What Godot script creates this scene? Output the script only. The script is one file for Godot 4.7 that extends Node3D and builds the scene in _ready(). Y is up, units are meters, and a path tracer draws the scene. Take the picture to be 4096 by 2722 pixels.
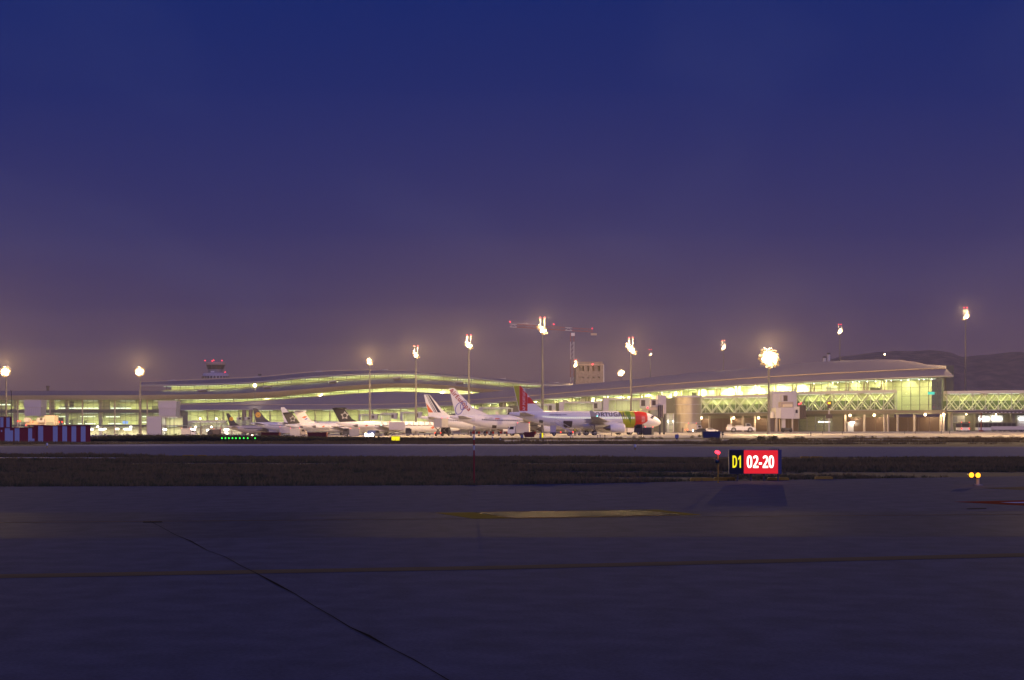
extends Node3D
# Airport apron at dusk, seen across a taxiway and a runway. Units are metres, the camera looks along -Z.

const F := 5689.0      # focal length in pixels of the 4096 wide photograph
const HY := 1713.0     # row of the horizon
const EYE := 1.7

var rng := RandomNumberGenerator.new()
var M := {}
var taken := {}

# ---------------------------------------------------------------- mesh collecting
class MB:
	var v := PackedVector3Array()
	var n := PackedVector3Array()
	var ix := PackedInt32Array()

	func tri(a: Vector3, b: Vector3, c: Vector3, na: Vector3, nb: Vector3, nc: Vector3) -> void:
		var k := v.size()
		v.append(a); v.append(b); v.append(c)
		n.append(na); n.append(nb); n.append(nc)
		if (c - a).cross(b - a).dot(na + nb + nc) >= 0.0:
			ix.append(k); ix.append(k + 1); ix.append(k + 2)
		else:
			ix.append(k); ix.append(k + 2); ix.append(k + 1)

	func quad(a: Vector3, b: Vector3, c: Vector3, d: Vector3, out := Vector3.ZERO) -> void:
		var m := (c - a).cross(d - b)
		if m.length() < 1e-9:
			return
		m = m.normalized()
		if out != Vector3.ZERO and m.dot(out) < 0.0:
			m = -m
		tri(a, b, c, m, m, m)
		tri(a, c, d, m, m, m)

	func box(c: Vector3, s: Vector3, bs := Basis.IDENTITY) -> void:
		var h := s * 0.5
		for ax in 3:
			for sg in [-1.0, 1.0]:
				var e := Vector3.ZERO
				e[ax] = sg
				var u := Vector3.ZERO
				u[(ax + 1) % 3] = h[(ax + 1) % 3]
				var w := Vector3.ZERO
				w[(ax + 2) % 3] = h[(ax + 2) % 3]
				var o := e * h[ax]
				quad(c + bs * (o - u - w), c + bs * (o + u - w), c + bs * (o + u + w), c + bs * (o - u + w), bs * e)

	func span(lo: Vector3, hi: Vector3) -> void:
		box((lo + hi) * 0.5, (hi - lo).abs())

	func beam(a: Vector3, b: Vector3, w: float, h := -1.0) -> void:
		var z := b - a
		var l := z.length()
		if l < 1e-6:
			return
		z /= l
		var up := Vector3.UP if absf(z.y) < 0.98 else Vector3.RIGHT
		var x := up.cross(z).normalized()
		var y := z.cross(x)
		box((a + b) * 0.5, Vector3(w, w if h < 0.0 else h, l), Basis(x, y, z))

	func tube(a: Vector3, b: Vector3, r0: float, r1: float, seg := 8, caps := true) -> void:
		var z := (b - a).normalized()
		var up := Vector3.UP if absf(z.y) < 0.95 else Vector3.RIGHT
		var x := up.cross(z).normalized()
		var y := z.cross(x)
		for i in seg:
			var t0 := TAU * i / seg
			var t1 := TAU * (i + 1) / seg
			var e0 := x * cos(t0) + y * sin(t0)
			var e1 := x * cos(t1) + y * sin(t1)
			tri(a + e0 * r0, a + e1 * r0, b + e1 * r1, e0, e1, e1)
			tri(a + e0 * r0, b + e1 * r1, b + e0 * r1, e0, e1, e0)
			if caps:
				tri(a, a + e0 * r0, a + e1 * r0, -z, -z, -z)
				tri(b, b + e0 * r1, b + e1 * r1, z, z, z)

	# profile: (distance along the axis, radius)
	func lathe(o: Vector3, axis: Vector3, prof: Array, seg := 14) -> void:
		var z := axis.normalized()
		var up := Vector3.UP if absf(z.y) < 0.95 else Vector3.RIGHT
		var x := up.cross(z).normalized()
		var y := z.cross(x)
		var rings := []
		for p in prof:
			var r := PackedVector3Array()
			for i in seg:
				var t := TAU * i / seg
				r.append(o + z * p[0] + (x * cos(t) + y * sin(t)) * p[1])
			rings.append(r)
		loft(rings, true)

	func ball(c: Vector3, r: float, seg := 8) -> void:
		var prof := []
		for i in seg / 2 + 1:
			var t := PI * i / (seg / 2)
			prof.append([-cos(t) * r, maxf(sin(t) * r, 0.001)])
		lathe(c, Vector3.UP, prof, seg)

	# rings of equal length joined by smooth quads
	func loft(rings: Array, closed := true, cap := false) -> void:
		var rows := rings.size()
		var m: int = rings[0].size()
		var base := v.size()
		var acc := PackedVector3Array()
		acc.resize(rows * m)
		var tris := PackedInt32Array()
		for i in rows - 1:
			for j in (m if closed else m - 1):
				var j2 := (j + 1) % m
				var q := [i * m + j, i * m + j2, (i + 1) * m + j2, (i + 1) * m + j]
				var a: Vector3 = rings[i][j]
				var b: Vector3 = rings[i][j2]
				var c: Vector3 = rings[i + 1][j2]
				var d: Vector3 = rings[i + 1][j]
				var nn := (c - a).cross(d - b)
				for k in q:
					acc[k] += nn
				tris.append_array([q[0], q[1], q[2], q[0], q[2], q[3]])
		for i in rows:
			for j in m:
				v.append(rings[i][j])
				n.append(acc[i * m + j].normalized() if acc[i * m + j].length() > 1e-12 else Vector3.UP)
		for k in range(0, tris.size(), 3):
			var a := tris[k] + base
			var b := tris[k + 1] + base
			var c := tris[k + 2] + base
			if (v[c] - v[a]).cross(v[b] - v[a]).dot(n[a] + n[b] + n[c]) >= 0.0:
				ix.append_array([a, b, c])
			else:
				ix.append_array([a, c, b])
		if cap:
			for e in [0, rows - 1]:
				var mid := Vector3.ZERO
				for p in rings[e]:
					mid += p
				mid /= m
				for j in m:
					var p0: Vector3 = rings[e][j]
					var p1: Vector3 = rings[e][(j + 1) % m]
					var nn := (p0 - mid).cross(p1 - mid).normalized()
					tri(mid, p0, p1, nn, nn, nn)

	# polygon in the plane (ex, ey) through o, extruded by t along ez to both sides
	func prism(poly: PackedVector2Array, o: Vector3, ex: Vector3, ey: Vector3, t: float) -> void:
		var ez := ex.cross(ey).normalized()
		var id := Geometry2D.triangulate_polygon(poly)
		for s in [-0.5, 0.5]:
			for k in range(0, id.size(), 3):
				var p := []
				for q in 3:
					var w := poly[id[k + q]]
					p.append(o + ex * w.x + ey * w.y + ez * t * s)
				var nn: Vector3 = ez * signf(s)
				tri(p[0], p[1], p[2], nn, nn, nn)
		var cw := Geometry2D.is_polygon_clockwise(poly)
		for i in poly.size():
			var a := poly[i]
			var b := poly[(i + 1) % poly.size()]
			var e := b - a
			var on := Vector2(e.y, -e.x) * (-1.0 if cw else 1.0)
			var pa := o + ex * a.x + ey * a.y
			var pb := o + ex * b.x + ey * b.y
			quad(pa - ez * t * 0.5, pb - ez * t * 0.5, pb + ez * t * 0.5, pa + ez * t * 0.5, ex * on.x + ey * on.y)

	func mesh() -> ArrayMesh:
		var arr := []
		arr.resize(Mesh.ARRAY_MAX)
		arr[Mesh.ARRAY_VERTEX] = v
		arr[Mesh.ARRAY_NORMAL] = n
		arr[Mesh.ARRAY_INDEX] = ix
		var am := ArrayMesh.new()
		am.add_surface_from_arrays(Mesh.PRIMITIVE_TRIANGLES, arr)
		return am

# ---------------------------------------------------------------- naming and placing
func lin(r: float, g: float, b: float) -> Color:
	return Color(r, g, b).linear_to_srgb()

func unique(called: String) -> String:
	if not taken.has(called):
		taken[called] = 0
		return called
	taken[called] += 1
	return "%s_%03d" % [called, taken[called]]

func tag(o: Node, label: String, category: String, group := "") -> void:
	o.set_meta("label", label)
	o.set_meta("category", category)
	if group:
		o.set_meta("group", group)

func thing(called: String, label: String, category: String, at := Vector3.ZERO, turn := 0.0, group := "") -> Node3D:
	var o := Node3D.new()
	o.name = unique(called)
	add_child(o)
	o.position = at
	o.rotation.y = turn
	tag(o, label, category, group)
	return o

func part(parent: Node3D, called: String, mb: MB, m: Material) -> MeshInstance3D:
	var o := MeshInstance3D.new()
	o.name = called
	o.mesh = mb.mesh()
	o.material_override = m
	parent.add_child(o, true)
	return o

func shared(parent: Node3D, called: String, mesh: Mesh, m: Material, t: Transform3D) -> MeshInstance3D:
	var o := MeshInstance3D.new()
	o.name = called
	o.mesh = mesh
	o.material_override = m
	parent.add_child(o, true)
	o.transform = t
	return o

func solo(called: String, label: String, category: String, mb: MB, m: Material, group := "") -> MeshInstance3D:
	var o := MeshInstance3D.new()
	o.name = unique(called)
	o.mesh = mb.mesh()
	o.material_override = m
	add_child(o)
	tag(o, label, category, group)
	return o

func structure(called: String, mb: MB, m: Material) -> MeshInstance3D:
	var o := MeshInstance3D.new()
	o.name = unique(called)
	o.mesh = mb.mesh()
	o.material_override = m
	o.set_meta("kind", "structure")
	add_child(o)
	return o

func copy(o: Node3D, at: Vector3, turn: float, label := "", called := "") -> Node3D:
	var c: Node3D = o.duplicate()
	c.name = unique(called if called else String(o.name).rstrip("0123456789").rstrip("_"))
	add_child(c)
	c.position = at
	c.rotation.y = turn
	if label:
		c.set_meta("label", label)
	return c

func text(parent: Node3D, called: String, s: String, h: float, m: Material, t: Transform3D, serif := false, bold := 400, depth := 0.01) -> MeshInstance3D:
	var f := SystemFont.new()
	f.font_names = PackedStringArray(["Droid Serif" if serif else "Droid Sans"])
	f.font_weight = bold
	var tm := TextMesh.new()
	tm.text = s
	tm.font = f
	tm.font_size = 64
	tm.pixel_size = h / 46.0
	tm.depth = depth
	tm.curve_step = 2.0
	return shared(parent, called, tm, m, t)

# lettering scaled to a given width and height
func fitted(o: MeshInstance3D, w: float, h: float) -> void:
	var b: AABB = o.mesh.get_aabb()
	o.transform = o.transform * Transform3D(Basis().scaled(Vector3(w / b.size.x, h / b.size.y, 1.0)), Vector3.ZERO) * Transform3D(Basis(), -Vector3(b.get_center().x, b.get_center().y, 0.0))

# pixel of the photograph and a distance -> point in the place
func at(px: float, py: float, d: float) -> Vector3:
	return Vector3((px - 2048.0) / F * d, EYE - (py - HY) / F * d, -d)

func gx(px: float, d: float) -> float:
	return (px - 2048.0) / F * d

# the apron falls gently to the west and rises to the east
func elev(x: float, d: float) -> float:
	var k := smoothstep(230.0, 330.0, d)
	var t := [[-400.0, -2.2], [-200.0, -2.0], [-110.0, -1.5], [-35.0, -0.8], [20.0, 0.0], [150.0, 0.55], [400.0, 0.6]]
	var e: float = t[0][1] if x < -400.0 else 0.6
	for i in t.size() - 1:
		if x >= t[i][0] and x < t[i + 1][0]:
			e = lerpf(t[i][1], t[i + 1][1], (x - t[i][0]) / (t[i + 1][0] - t[i][0]))
	return e * k

func on_ground(px: float, d: float) -> Vector3:
	var x := gx(px, d)
	return Vector3(x, elev(x, d), -d)

# piecewise linear table lookup, rows of [x, y]
func table(t: Array, x: float) -> float:
	if x <= t[0][0]:
		return t[0][1]
	for i in t.size() - 1:
		if x <= t[i + 1][0]:
			return lerpf(t[i][1], t[i + 1][1], (x - t[i][0]) / (t[i + 1][0] - t[i][0]))
	return t[-1][1]

# the same with rounded corners
func smooth_table(t: Array, x: float, w: float) -> float:
	return (table(t, x - w) + 2.0 * table(t, x) + table(t, x + w) + table(t, x - w * 0.5) + table(t, x + w * 0.5)) / 6.0

# ---------------------------------------------------------------- materials
func noise_tex(freq: float, lo: Color, hi: Color, octaves := 4, sd := 1, size := 512, normal := false) -> NoiseTexture2D:
	var f := FastNoiseLite.new()
	f.noise_type = FastNoiseLite.TYPE_SIMPLEX_SMOOTH
	f.frequency = freq
	f.fractal_octaves = octaves
	f.seed = sd
	var t := NoiseTexture2D.new()
	t.width = size
	t.height = size
	t.seamless = true
	t.noise = f
	if normal:
		t.as_normal_map = true
		t.bump_strength = 4.0
	else:
		var g := Gradient.new()
		g.set_color(0, lo)
		g.set_color(1, hi)
		t.color_ramp = g
	return t

func mat(called: String, c: Color, rough := 0.6, metal := 0.0) -> StandardMaterial3D:
	var m := StandardMaterial3D.new()
	m.resource_name = called
	m.albedo_color = c
	m.roughness = rough
	m.metallic = metal
	M[called] = m
	return m

func mottled(called: String, c: Color, rough: float, tex: Texture2D, scale: Vector3, world := true) -> StandardMaterial3D:
	var m := mat(called, c, rough)
	m.albedo_texture = tex
	m.uv1_triplanar = true
	m.uv1_world_triplanar = world
	m.uv1_scale = scale
	return m

func glow(called: String, c: Color, energy: float) -> StandardMaterial3D:
	var m := mat(called, Color(0.02, 0.02, 0.02), 1.0)
	m.metallic_specular = 0.0
	m.emission_enabled = true
	m.emission = c
	m.emission_energy_multiplier = energy
	return m

func omni(parent: Node3D, pos: Vector3, c: Color, energy: float, size := 0.1) -> OmniLight3D:
	var l := OmniLight3D.new()
	l.name = "lamp_light"
	l.light_color = c
	l.light_energy = energy
	l.light_size = size
	l.omni_range = 900.0
	l.omni_attenuation = 2.0
	l.shadow_enabled = true
	parent.add_child(l, true)
	l.position = pos
	return l

# an area light that shines straight down (or along dir)
func area(parent: Node3D, pos: Vector3, size: Vector2, c: Color, energy: float, dir := Vector3.DOWN) -> AreaLight3D:
	var l := AreaLight3D.new()
	l.name = "ceiling_light_source"
	l.area_size = size
	l.light_color = c
	l.light_energy = energy
	l.area_range = 200.0
	l.shadow_enabled = true
	parent.add_child(l, true)
	var up := Vector3.UP if absf(dir.y) < 0.9 else Vector3.FORWARD
	l.transform = Transform3D(Basis.looking_at(dir, up), pos)
	return l

func make_materials() -> void:
	var grain := noise_tex(0.02, Color(0.72, 0.72, 0.72), Color(1, 1, 1), 5, 3)
	var fine := noise_tex(0.12, Color(0.84, 0.84, 0.84), Color(1, 1, 1), 4, 5)
	var streak := noise_tex(0.008, Color(0.84, 0.84, 0.84), Color(1, 1, 1), 3, 9)
	var m := mottled("asphalt", lin(0.14, 0.137, 0.155), 0.85, fine, Vector3(0.33, 0.33, 0.33))
	m.normal_enabled = true
	m.normal_texture = noise_tex(0.12, Color.BLACK, Color.WHITE, 4, 21, 512, true)
	m.normal_scale = 0.06
	m.metallic_specular = 0.07
	m.detail_enabled = true
	m.detail_blend_mode = BaseMaterial3D.BLEND_MODE_MUL
	m.detail_albedo = streak
	m.uv2_triplanar = true
	m.uv2_world_triplanar = true
	m.uv2_scale = Vector3(0.004, 0.1, 0.04)
	var o: StandardMaterial3D = m.duplicate()
	o.resource_name = "old_asphalt"
	o.albedo_color = lin(0.115, 0.112, 0.12)
	o.roughness = 0.7
	o.metallic_specular = 0.06
	M["old_asphalt"] = o
	var r: StandardMaterial3D = m.duplicate()
	r.resource_name = "runway_asphalt"
	r.albedo_color = lin(0.235, 0.22, 0.25)
	M["runway_asphalt"] = r
	mottled("concrete", lin(0.44, 0.41, 0.38), 0.7, grain, Vector3(0.03, 0.1, 0.06))
	mottled("pale_concrete", lin(0.42, 0.41, 0.42), 0.7, grain, Vector3(0.02, 0.1, 0.1))
	mottled("road_concrete", lin(0.25, 0.24, 0.25), 0.75, grain, Vector3(0.02, 0.1, 0.08))
	mottled("earth", lin(0.1, 0.07, 0.04), 0.95, noise_tex(0.03, Color(0.45, 0.45, 0.42), Color(1, 1, 0.95), 5, 13), Vector3(0.05, 0.1, 0.12))
	mottled("yellow_paint", lin(0.5, 0.3, 0.03), 0.55, fine, Vector3(0.8, 0.8, 0.8))
	mottled("faded_yellow_paint", lin(0.26, 0.17, 0.065), 0.6, fine, Vector3(0.6, 0.6, 1.6))
	mottled("red_paint", lin(0.35, 0.02, 0.012), 0.5, fine, Vector3(0.6, 0.6, 0.6))
	mottled("white_paint", lin(0.72, 0.72, 0.74), 0.5, fine, Vector3(0.6, 0.6, 0.6))
	mottled("black_paint", lin(0.02, 0.02, 0.022), 0.42, fine, Vector3(0.5, 0.5, 1.2))
	var bp: StandardMaterial3D = M["black_paint"]
	bp.normal_enabled = true
	bp.normal_texture = m.normal_texture
	bp.normal_scale = 1.2
	bp.metallic_specular = 0.05
	bp.roughness = 0.45
	bp.uv1_scale = Vector3(0.7, 0.7, 0.7)
	for k in ["yellow_paint", "faded_yellow_paint", "red_paint", "white_paint"]:
		M[k].metallic_specular = 0.02
		M[k].roughness = 0.85
	mat("tar", lin(0.008, 0.008, 0.009), 0.95).metallic_specular = 0.05
	mat("white", lin(0.74, 0.74, 0.76), 0.35)
	mat("aircraft_white", lin(0.72, 0.72, 0.76), 0.3)
	mat("off_white", lin(0.55, 0.53, 0.5), 0.5)
	mat("cream", lin(0.55, 0.48, 0.36), 0.55)
	mat("beige_panel", lin(0.6, 0.48, 0.3), 0.55)
	mat("roof_grey", lin(0.32, 0.27, 0.25), 0.6, 0.0)
	mat("roof_dark", lin(0.22, 0.17, 0.175), 0.55, 0.0)
	mat("grey_metal", lin(0.3, 0.3, 0.33), 0.45, 0.3)
	mat("dark_metal", lin(0.06, 0.06, 0.07), 0.5, 0.3)
	mat("mullion", lin(0.12, 0.12, 0.11), 0.5)
	mat("steel", lin(0.5, 0.5, 0.46), 0.45)
	mat("mast_steel", lin(0.13, 0.125, 0.125), 0.6, 0.0)
	mat("rubber", lin(0.014, 0.014, 0.014), 0.8)
	mat("lavender_box", lin(0.42, 0.4, 0.47), 0.5)
	mat("brown_panel", lin(0.085, 0.052, 0.034), 0.6)
	mat("bellows", lin(0.07, 0.055, 0.055), 0.8)
	mat("inner_wall", lin(0.57, 0.59, 0.4), 0.7)
	mat("inner_dark", lin(0.12, 0.13, 0.1), 0.7)
	mat("inner_floor", lin(0.3, 0.31, 0.25), 0.4)
	mat("blue_panel", lin(0.07, 0.07, 0.12), 0.5)
	mat("navy", lin(0.012, 0.014, 0.05), 0.35)
	mat("black_livery", lin(0.012, 0.011, 0.012), 0.35)
	mat("red_livery", lin(0.55, 0.035, 0.015), 0.35)
	mat("orange_livery", lin(0.6, 0.13, 0.03), 0.4)
	mat("lime_livery", lin(0.38, 0.42, 0.03), 0.35)
	mat("green_livery", lin(0.12, 0.24, 0.02), 0.35)
	mat("yellow_livery", lin(0.8, 0.42, 0.01), 0.4)
	mat("blue_livery", lin(0.12, 0.15, 0.5), 0.4)
	mat("silver_livery", lin(0.45, 0.44, 0.44), 0.4)
	mat("dark_glass", lin(0.015, 0.016, 0.02), 0.1)
	mat("nozzle_metal", lin(0.2, 0.17, 0.16), 0.35, 0.8)
	mat("lettering_grey", lin(0.1, 0.09, 0.11), 0.5)
	mat("hi_vis", lin(0.6, 0.7, 0.03), 0.6)
	mat("cloth_dark", lin(0.02, 0.022, 0.04), 0.9)
	mat("skin", lin(0.4, 0.24, 0.16), 0.6)
	mat("hair", lin(0.02, 0.014, 0.01), 0.8)
	mottled("tower_concrete", lin(0.46, 0.36, 0.26), 0.8, grain, Vector3(0.06, 0.06, 0.06))
	var g := mat("glass", Color(0.75, 0.9, 0.7, 0.12), 0.03)
	g.transparency = BaseMaterial3D.TRANSPARENCY_ALPHA
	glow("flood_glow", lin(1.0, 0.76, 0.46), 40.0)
	glow("flood_halo_glow", lin(1.0, 0.66, 0.3), 2.5)  # weaker tiers that paint a halo's falloff around the lamp cores
	glow("flood_halo_rim_glow", lin(1.0, 0.55, 0.22), 0.7)
	glow("warm_glow", lin(1.0, 0.7, 0.36), 22.0)
	glow("white_glow", lin(1.0, 0.95, 0.85), 8.0)
	glow("tube_glow", lin(0.85, 1.0, 0.72), 2.5)
	glow("red_glow", lin(1.0, 0.03, 0.06), 5.0)
	M["red_glow"].albedo_color = Color(0, 0, 0)
	glow("tail_glow", lin(1.0, 0.04, 0.02), 5.0)
	glow("green_glow", lin(0.05, 1.0, 0.08), 2.2)
	glow("amber_glow", lin(1.0, 0.36, 0.02), 3.2)
	glow("blue_glow", lin(0.1, 0.4, 1.0), 3.0)
	glow("cyan_glow", lin(0.3, 1.0, 0.95), 2.5)
	glow("cyan_sign_glow", lin(0.1, 0.8, 0.6), 1.0)
	glow("screen_glow", lin(0.25, 0.45, 1.0), 1.3)
	glow("sign_red_glow", lin(0.75, 0.02, 0.035), 1.0)
	glow("sign_white_glow", lin(1.0, 0.93, 0.8), 2.2)
	glow("sign_yellow_glow", lin(1.0, 0.85, 0.02), 1.1)
	glow("cabin_glow", lin(1.0, 0.95, 0.8), 0.9)

# ---------------------------------------------------------------- setting
func build_sky() -> void:
	var cam := Camera3D.new()
	cam.name = "camera"
	add_child(cam)
	cam.position = Vector3(0, EYE, 0)
	cam.near = 0.5
	cam.far = 30000.0
	cam.projection = Camera3D.PROJECTION_FRUSTUM
	cam.size = 2722.0 / F * cam.near
	cam.frustum_offset = Vector2(0.0, (HY - 1361.0) / F * cam.near)   # a level camera with a raised lens
	cam.current = true
	var e := Environment.new()
	e.background_mode = Environment.BG_SKY
	var s := ProceduralSkyMaterial.new()
	s.sky_top_color = lin(0.002, 0.017, 0.139)
	s.sky_horizon_color = lin(0.13, 0.068, 0.045)
	s.sky_curve = 0.047
	s.ground_bottom_color = lin(0.03, 0.02, 0.03)
	s.ground_horizon_color = lin(0.12, 0.066, 0.07)
	s.ground_curve = 0.05
	s.sun_angle_max = 1.0
	s.sky_cover = cloud_streaks()
	s.sky_cover_modulate = Color(1, 1, 1, 1)
	var sky := Sky.new()
	sky.sky_material = s
	e.sky = sky
	e.tonemap_mode = Environment.TONE_MAPPER_LINEAR
	e.tonemap_exposure = 1.0
	e.sdfgi_enabled = true
	e.ssao_enabled = true
	e.ssil_enabled = true
	e.volumetric_fog_enabled = true
	e.volumetric_fog_density = 0.0
	e.fog_enabled = FOG > 0.0
	e.fog_density = FOG
	e.fog_light_color = lin(0.9, 0.82, 0.85)
	# the afterglow of the western sky behind the viewer: very broad, soft and lavender
	var sun := DirectionalLight3D.new()
	sun.name = "afterglow"
	sun.light_color = lin(0.34, 0.33, 1.0)
	sun.light_energy = 0.3
	sun.light_angular_distance = 80.0
	sun.sky_mode = DirectionalLight3D.SKY_MODE_LIGHT_ONLY
	sun.shadow_enabled = true
	add_child(sun)
	sun.rotation_degrees = Vector3(-38.0, 14.0, 0.0)
	var w := WorldEnvironment.new()
	w.name = "environment"
	w.environment = e
	add_child(w)

# thin mist over the apron, thinning upwards, added to give the floodlights halos
func build_mist() -> void:
	for q in [[1250.0, 70.0, 620.0, 0.00008], [1350.0, 98.0, 680.0, 0.00005], [1500.0, 146.0, 760.0, 0.000035], [1800.0, 230.0, 860.0, 0.000025]]:
		var f := FogVolume.new()
		f.name = unique("halo_mist")
		f.shape = RenderingServer.FOG_VOLUME_SHAPE_ELLIPSOID
		f.size = Vector3(q[0], q[1], q[2])
		var m := FogMaterial.new()
		m.density = q[3]
		m.albedo = lin(0.95, 0.86, 0.76)
		f.material = m
		add_child(f)
		f.position = Vector3(0, 0, -640.0)
		f.set_meta("kind", "stuff")
		tag(f, "thin warm mist over the apron added for the floodlight halos", "mist", "layers of thin added mist over the apron")

# faint high streaks of cloud all round the sky
func cloud_streaks() -> ImageTexture:
	var w := 1024
	var h := 512
	var f := FastNoiseLite.new()
	f.noise_type = FastNoiseLite.TYPE_SIMPLEX_SMOOTH
	f.fractal_octaves = 5
	f.frequency = 1.0
	f.seed = 17
	var im := Image.create(w, h, false, Image.FORMAT_RGBAF)
	for y in h / 2:
		var el := PI * (0.5 - (y + 0.5) / h)
		for x in w:
			var az := TAU * x / w
			# noise on a flat layer overhead, stretched along one direction
			var r := 1.0 / (tan(el) + 0.12)
			var n := f.get_noise_2d(cos(az) * r * 0.5 + sin(az) * r * 0.3, (sin(az) * r * 1.2 - cos(az) * r * 0.4))
			var a := smoothstep(-0.1, 0.6, n) * 0.009
			im.set_pixel(x, y, Color(a * 0.6, a * 0.6, a * 0.85, 1.0))
	return ImageTexture.create_from_image(im)

const FOG := 0.00008

# ---------------------------------------------------------------- ground
# a flat sheet over a polygon given as (x, distance)
func sheet(called: String, pts: Array, y: float, m: Material) -> MeshInstance3D:
	var poly := PackedVector2Array()
	for p in pts:
		poly.append(Vector2(p[0], -p[1]))
	var mb := MB.new()
	var id := Geometry2D.triangulate_polygon(poly)
	for k in range(0, id.size(), 3):
		var q := []
		for j in 3:
			q.append(Vector3(poly[id[k + j]].x, y, poly[id[k + j]].y))
		mb.tri(q[0], q[1], q[2], Vector3.UP, Vector3.UP, Vector3.UP)
	return structure(called, mb, m)

# a sheet that follows the apron's slope
func draped(called: String, xs: Array, ds: Array, lift: float, m: Material) -> MeshInstance3D:
	var rows := []
	for d in ds:
		var r := PackedVector3Array()
		for x in xs:
			r.append(Vector3(x, elev(x, d) + lift, -d))
		rows.append(r)
	var mb := MB.new()
	mb.loft(rows, false)
	return structure(called, mb, m)

# photo pixels on flat ground -> (x, distance)
func flat(px: float, py: float) -> Array:
	var d := F * EYE / (py - HY)
	return [gx(px, d), d]

func build_ground() -> void:
	draped("ground", [-7000.0, -2000.0, -800.0, -400.0, -200.0, -110.0, -35.0, 20.0, 80.0, 150.0, 400.0, 800.0, 2000.0, 7000.0],
		[-40.0, 100.0, 200.0, 230.0, 250.0, 265.0, 280.0, 295.0, 310.0, 330.0, 400.0, 600.0, 1000.0, 2500.0, 7000.0], -0.03, M.earth)
	var edge := [[-250.0, 34.0], [-14.8, 41.2], [-8.0, 41.6], [-1.1, 42.2], [2.5, 43.6], [6.0, 45.4], [18.1, 50.2], [60.0, 74.0]]
	var pts := edge.duplicate()
	pts.append_array([[60.0, -30.0], [-250.0, -30.0]])
	sheet("taxiway", pts, 0.0, M.asphalt)
	sheet("worn_pavement_strip", [[-60.0, 20.6], [60.0, 23.5], [60.0, 30.0], [-60.0, 27.6]], 0.001, M.old_asphalt)
	# painted lines
	sheet("painted_line", [[-40.0, 13.3], [-5.87, 16.05], [0.0, 17.1], [6.8, 18.75], [40.0, 27.0], [40.0, 27.5], [6.8, 19.25], [0.0, 17.55], [-5.87, 16.5], [-40.0, 13.75]], 0.003, M.faded_yellow_paint)
	sheet("painted_line", [[-60.0, 22.1], [-9.2, 25.45], [10.0, 27.9], [60.0, 34.2], [60.0, 34.3], [10.0, 28.0], [-9.2, 25.55], [-60.0, 22.2]], 0.0032, M.faded_yellow_paint)
	# location marking: a glossy black field between yellow ends, and the red one with white print beside it
	var a := flat(1738, 2053)
	var b := flat(2630, 2040)
	var c := flat(2812, 2062)
	var d := flat(1900, 2078)
	sheet("pavement_marking", [a, b, c, d], 0.003, M.yellow_paint)
	var l := func(p: Array, q: Array, t: float) -> Array: return [lerpf(p[0], q[0], t), lerpf(p[1], q[1], t)]
	sheet("pavement_marking_field", [l.call(l.call(a, b, 0.16), l.call(d, c, 0.16), 0.06), l.call(l.call(a, b, 0.93), l.call(d, c, 0.93), 0.06), l.call(l.call(a, b, 0.93), l.call(d, c, 0.93), 0.94), l.call(l.call(a, b, 0.16), l.call(d, c, 0.16), 0.94)], 0.0045, M.black_paint)
	sheet("red_pavement_marking", [flat(3815, 2009), flat(4500, 1994), flat(4700, 2012), flat(4096, 2024)], 0.003, M.red_paint)
	sheet("white_marking_letter", [flat(4000, 2011.5), flat(4500, 2004), flat(4560, 2010), flat(4060, 2014)], 0.0045, M.white_paint)
	sheet("painted_line", [flat(3920, 1954), flat(4200, 1945), flat(4300, 1955), flat(4096, 1962)], 0.003, M.faded_yellow_paint)
	# sealed crack running to the lower edge of the view
	var cr := [[600, 2088], [640, 2106], [700, 2140], [760, 2168], [830, 2203], [900, 2232], [960, 2264], [1030, 2298], [1100, 2336], [1180, 2378], [1250, 2424], [1330, 2468], [1400, 2510], [1470, 2546], [1560, 2592], [1650, 2640], [1730, 2688], [1800, 2728], [2000, 2840]]
	var left := []
	var right := []
	for i in cr.size():
		var p := flat(cr[i][0], cr[i][1] + rng.randf_range(-2.5, 2.5))
		var w := 0.004 + rng.randf() * 0.005 + (0.012 if i % 5 == 3 else 0.0)
		left.append([p[0] - w, p[1]])
		right.push_front([p[0] + w, p[1]])
	left.append_array(right)
	sheet("pavement_crack", left, 0.004, M.tar)
	sheet("inset_light_slot", [flat(570, 2089), flat(645, 2088), flat(650, 2092), flat(572, 2093)], 0.005, M.tar)
	sheet("inset_light_slot", [flat(3868, 2036), flat(3945, 2034), flat(3948, 2037), flat(3870, 2039)], 0.005, M.tar)
	# the runway beyond the grass, its pale shoulder, and the roads in front of the apron
	sheet("runway", [[-250.0, 96.0], [-33.0, 92.5], [-20.0, 85.5], [0.0, 84.0], [40.0, 82.6], [250.0, 80.0], [250.0, 126.0], [40.0, 127.5], [0.0, 130.5], [-33.0, 131.5], [-250.0, 133.0]], 0.0, M.runway_asphalt)
	sheet("runway_edge_line", [[-250.0, 129.6], [0.0, 127.3], [250.0, 123.0], [250.0, 123.9], [0.0, 128.2], [-250.0, 130.5]], 0.003, M.white_paint)
	sheet("runway_shoulder", [[-39.0, 133.5], [-30.0, 135.0], [0.0, 136.0], [14.0, 138.0], [20.0, 144.0], [12.0, 147.0], [-10.0, 150.0], [-36.0, 148.0], [-48.0, 141.0]], 0.0, M.pale_concrete)
	sheet("paved_patch", [[-60.0, 70.0], [-24.0, 77.0], [-18.0, 80.0], [-22.0, 82.0], [-60.0, 86.0]], 0.0, M.road_concrete)
	sheet("service_road", [[-6.0, 176.0], [40.0, 190.0], [90.0, 230.0], [160.0, 248.0], [160.0, 262.0], [90.0, 243.0], [38.0, 212.0], [-6.0, 204.0]], 0.0, M.road_concrete)
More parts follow.
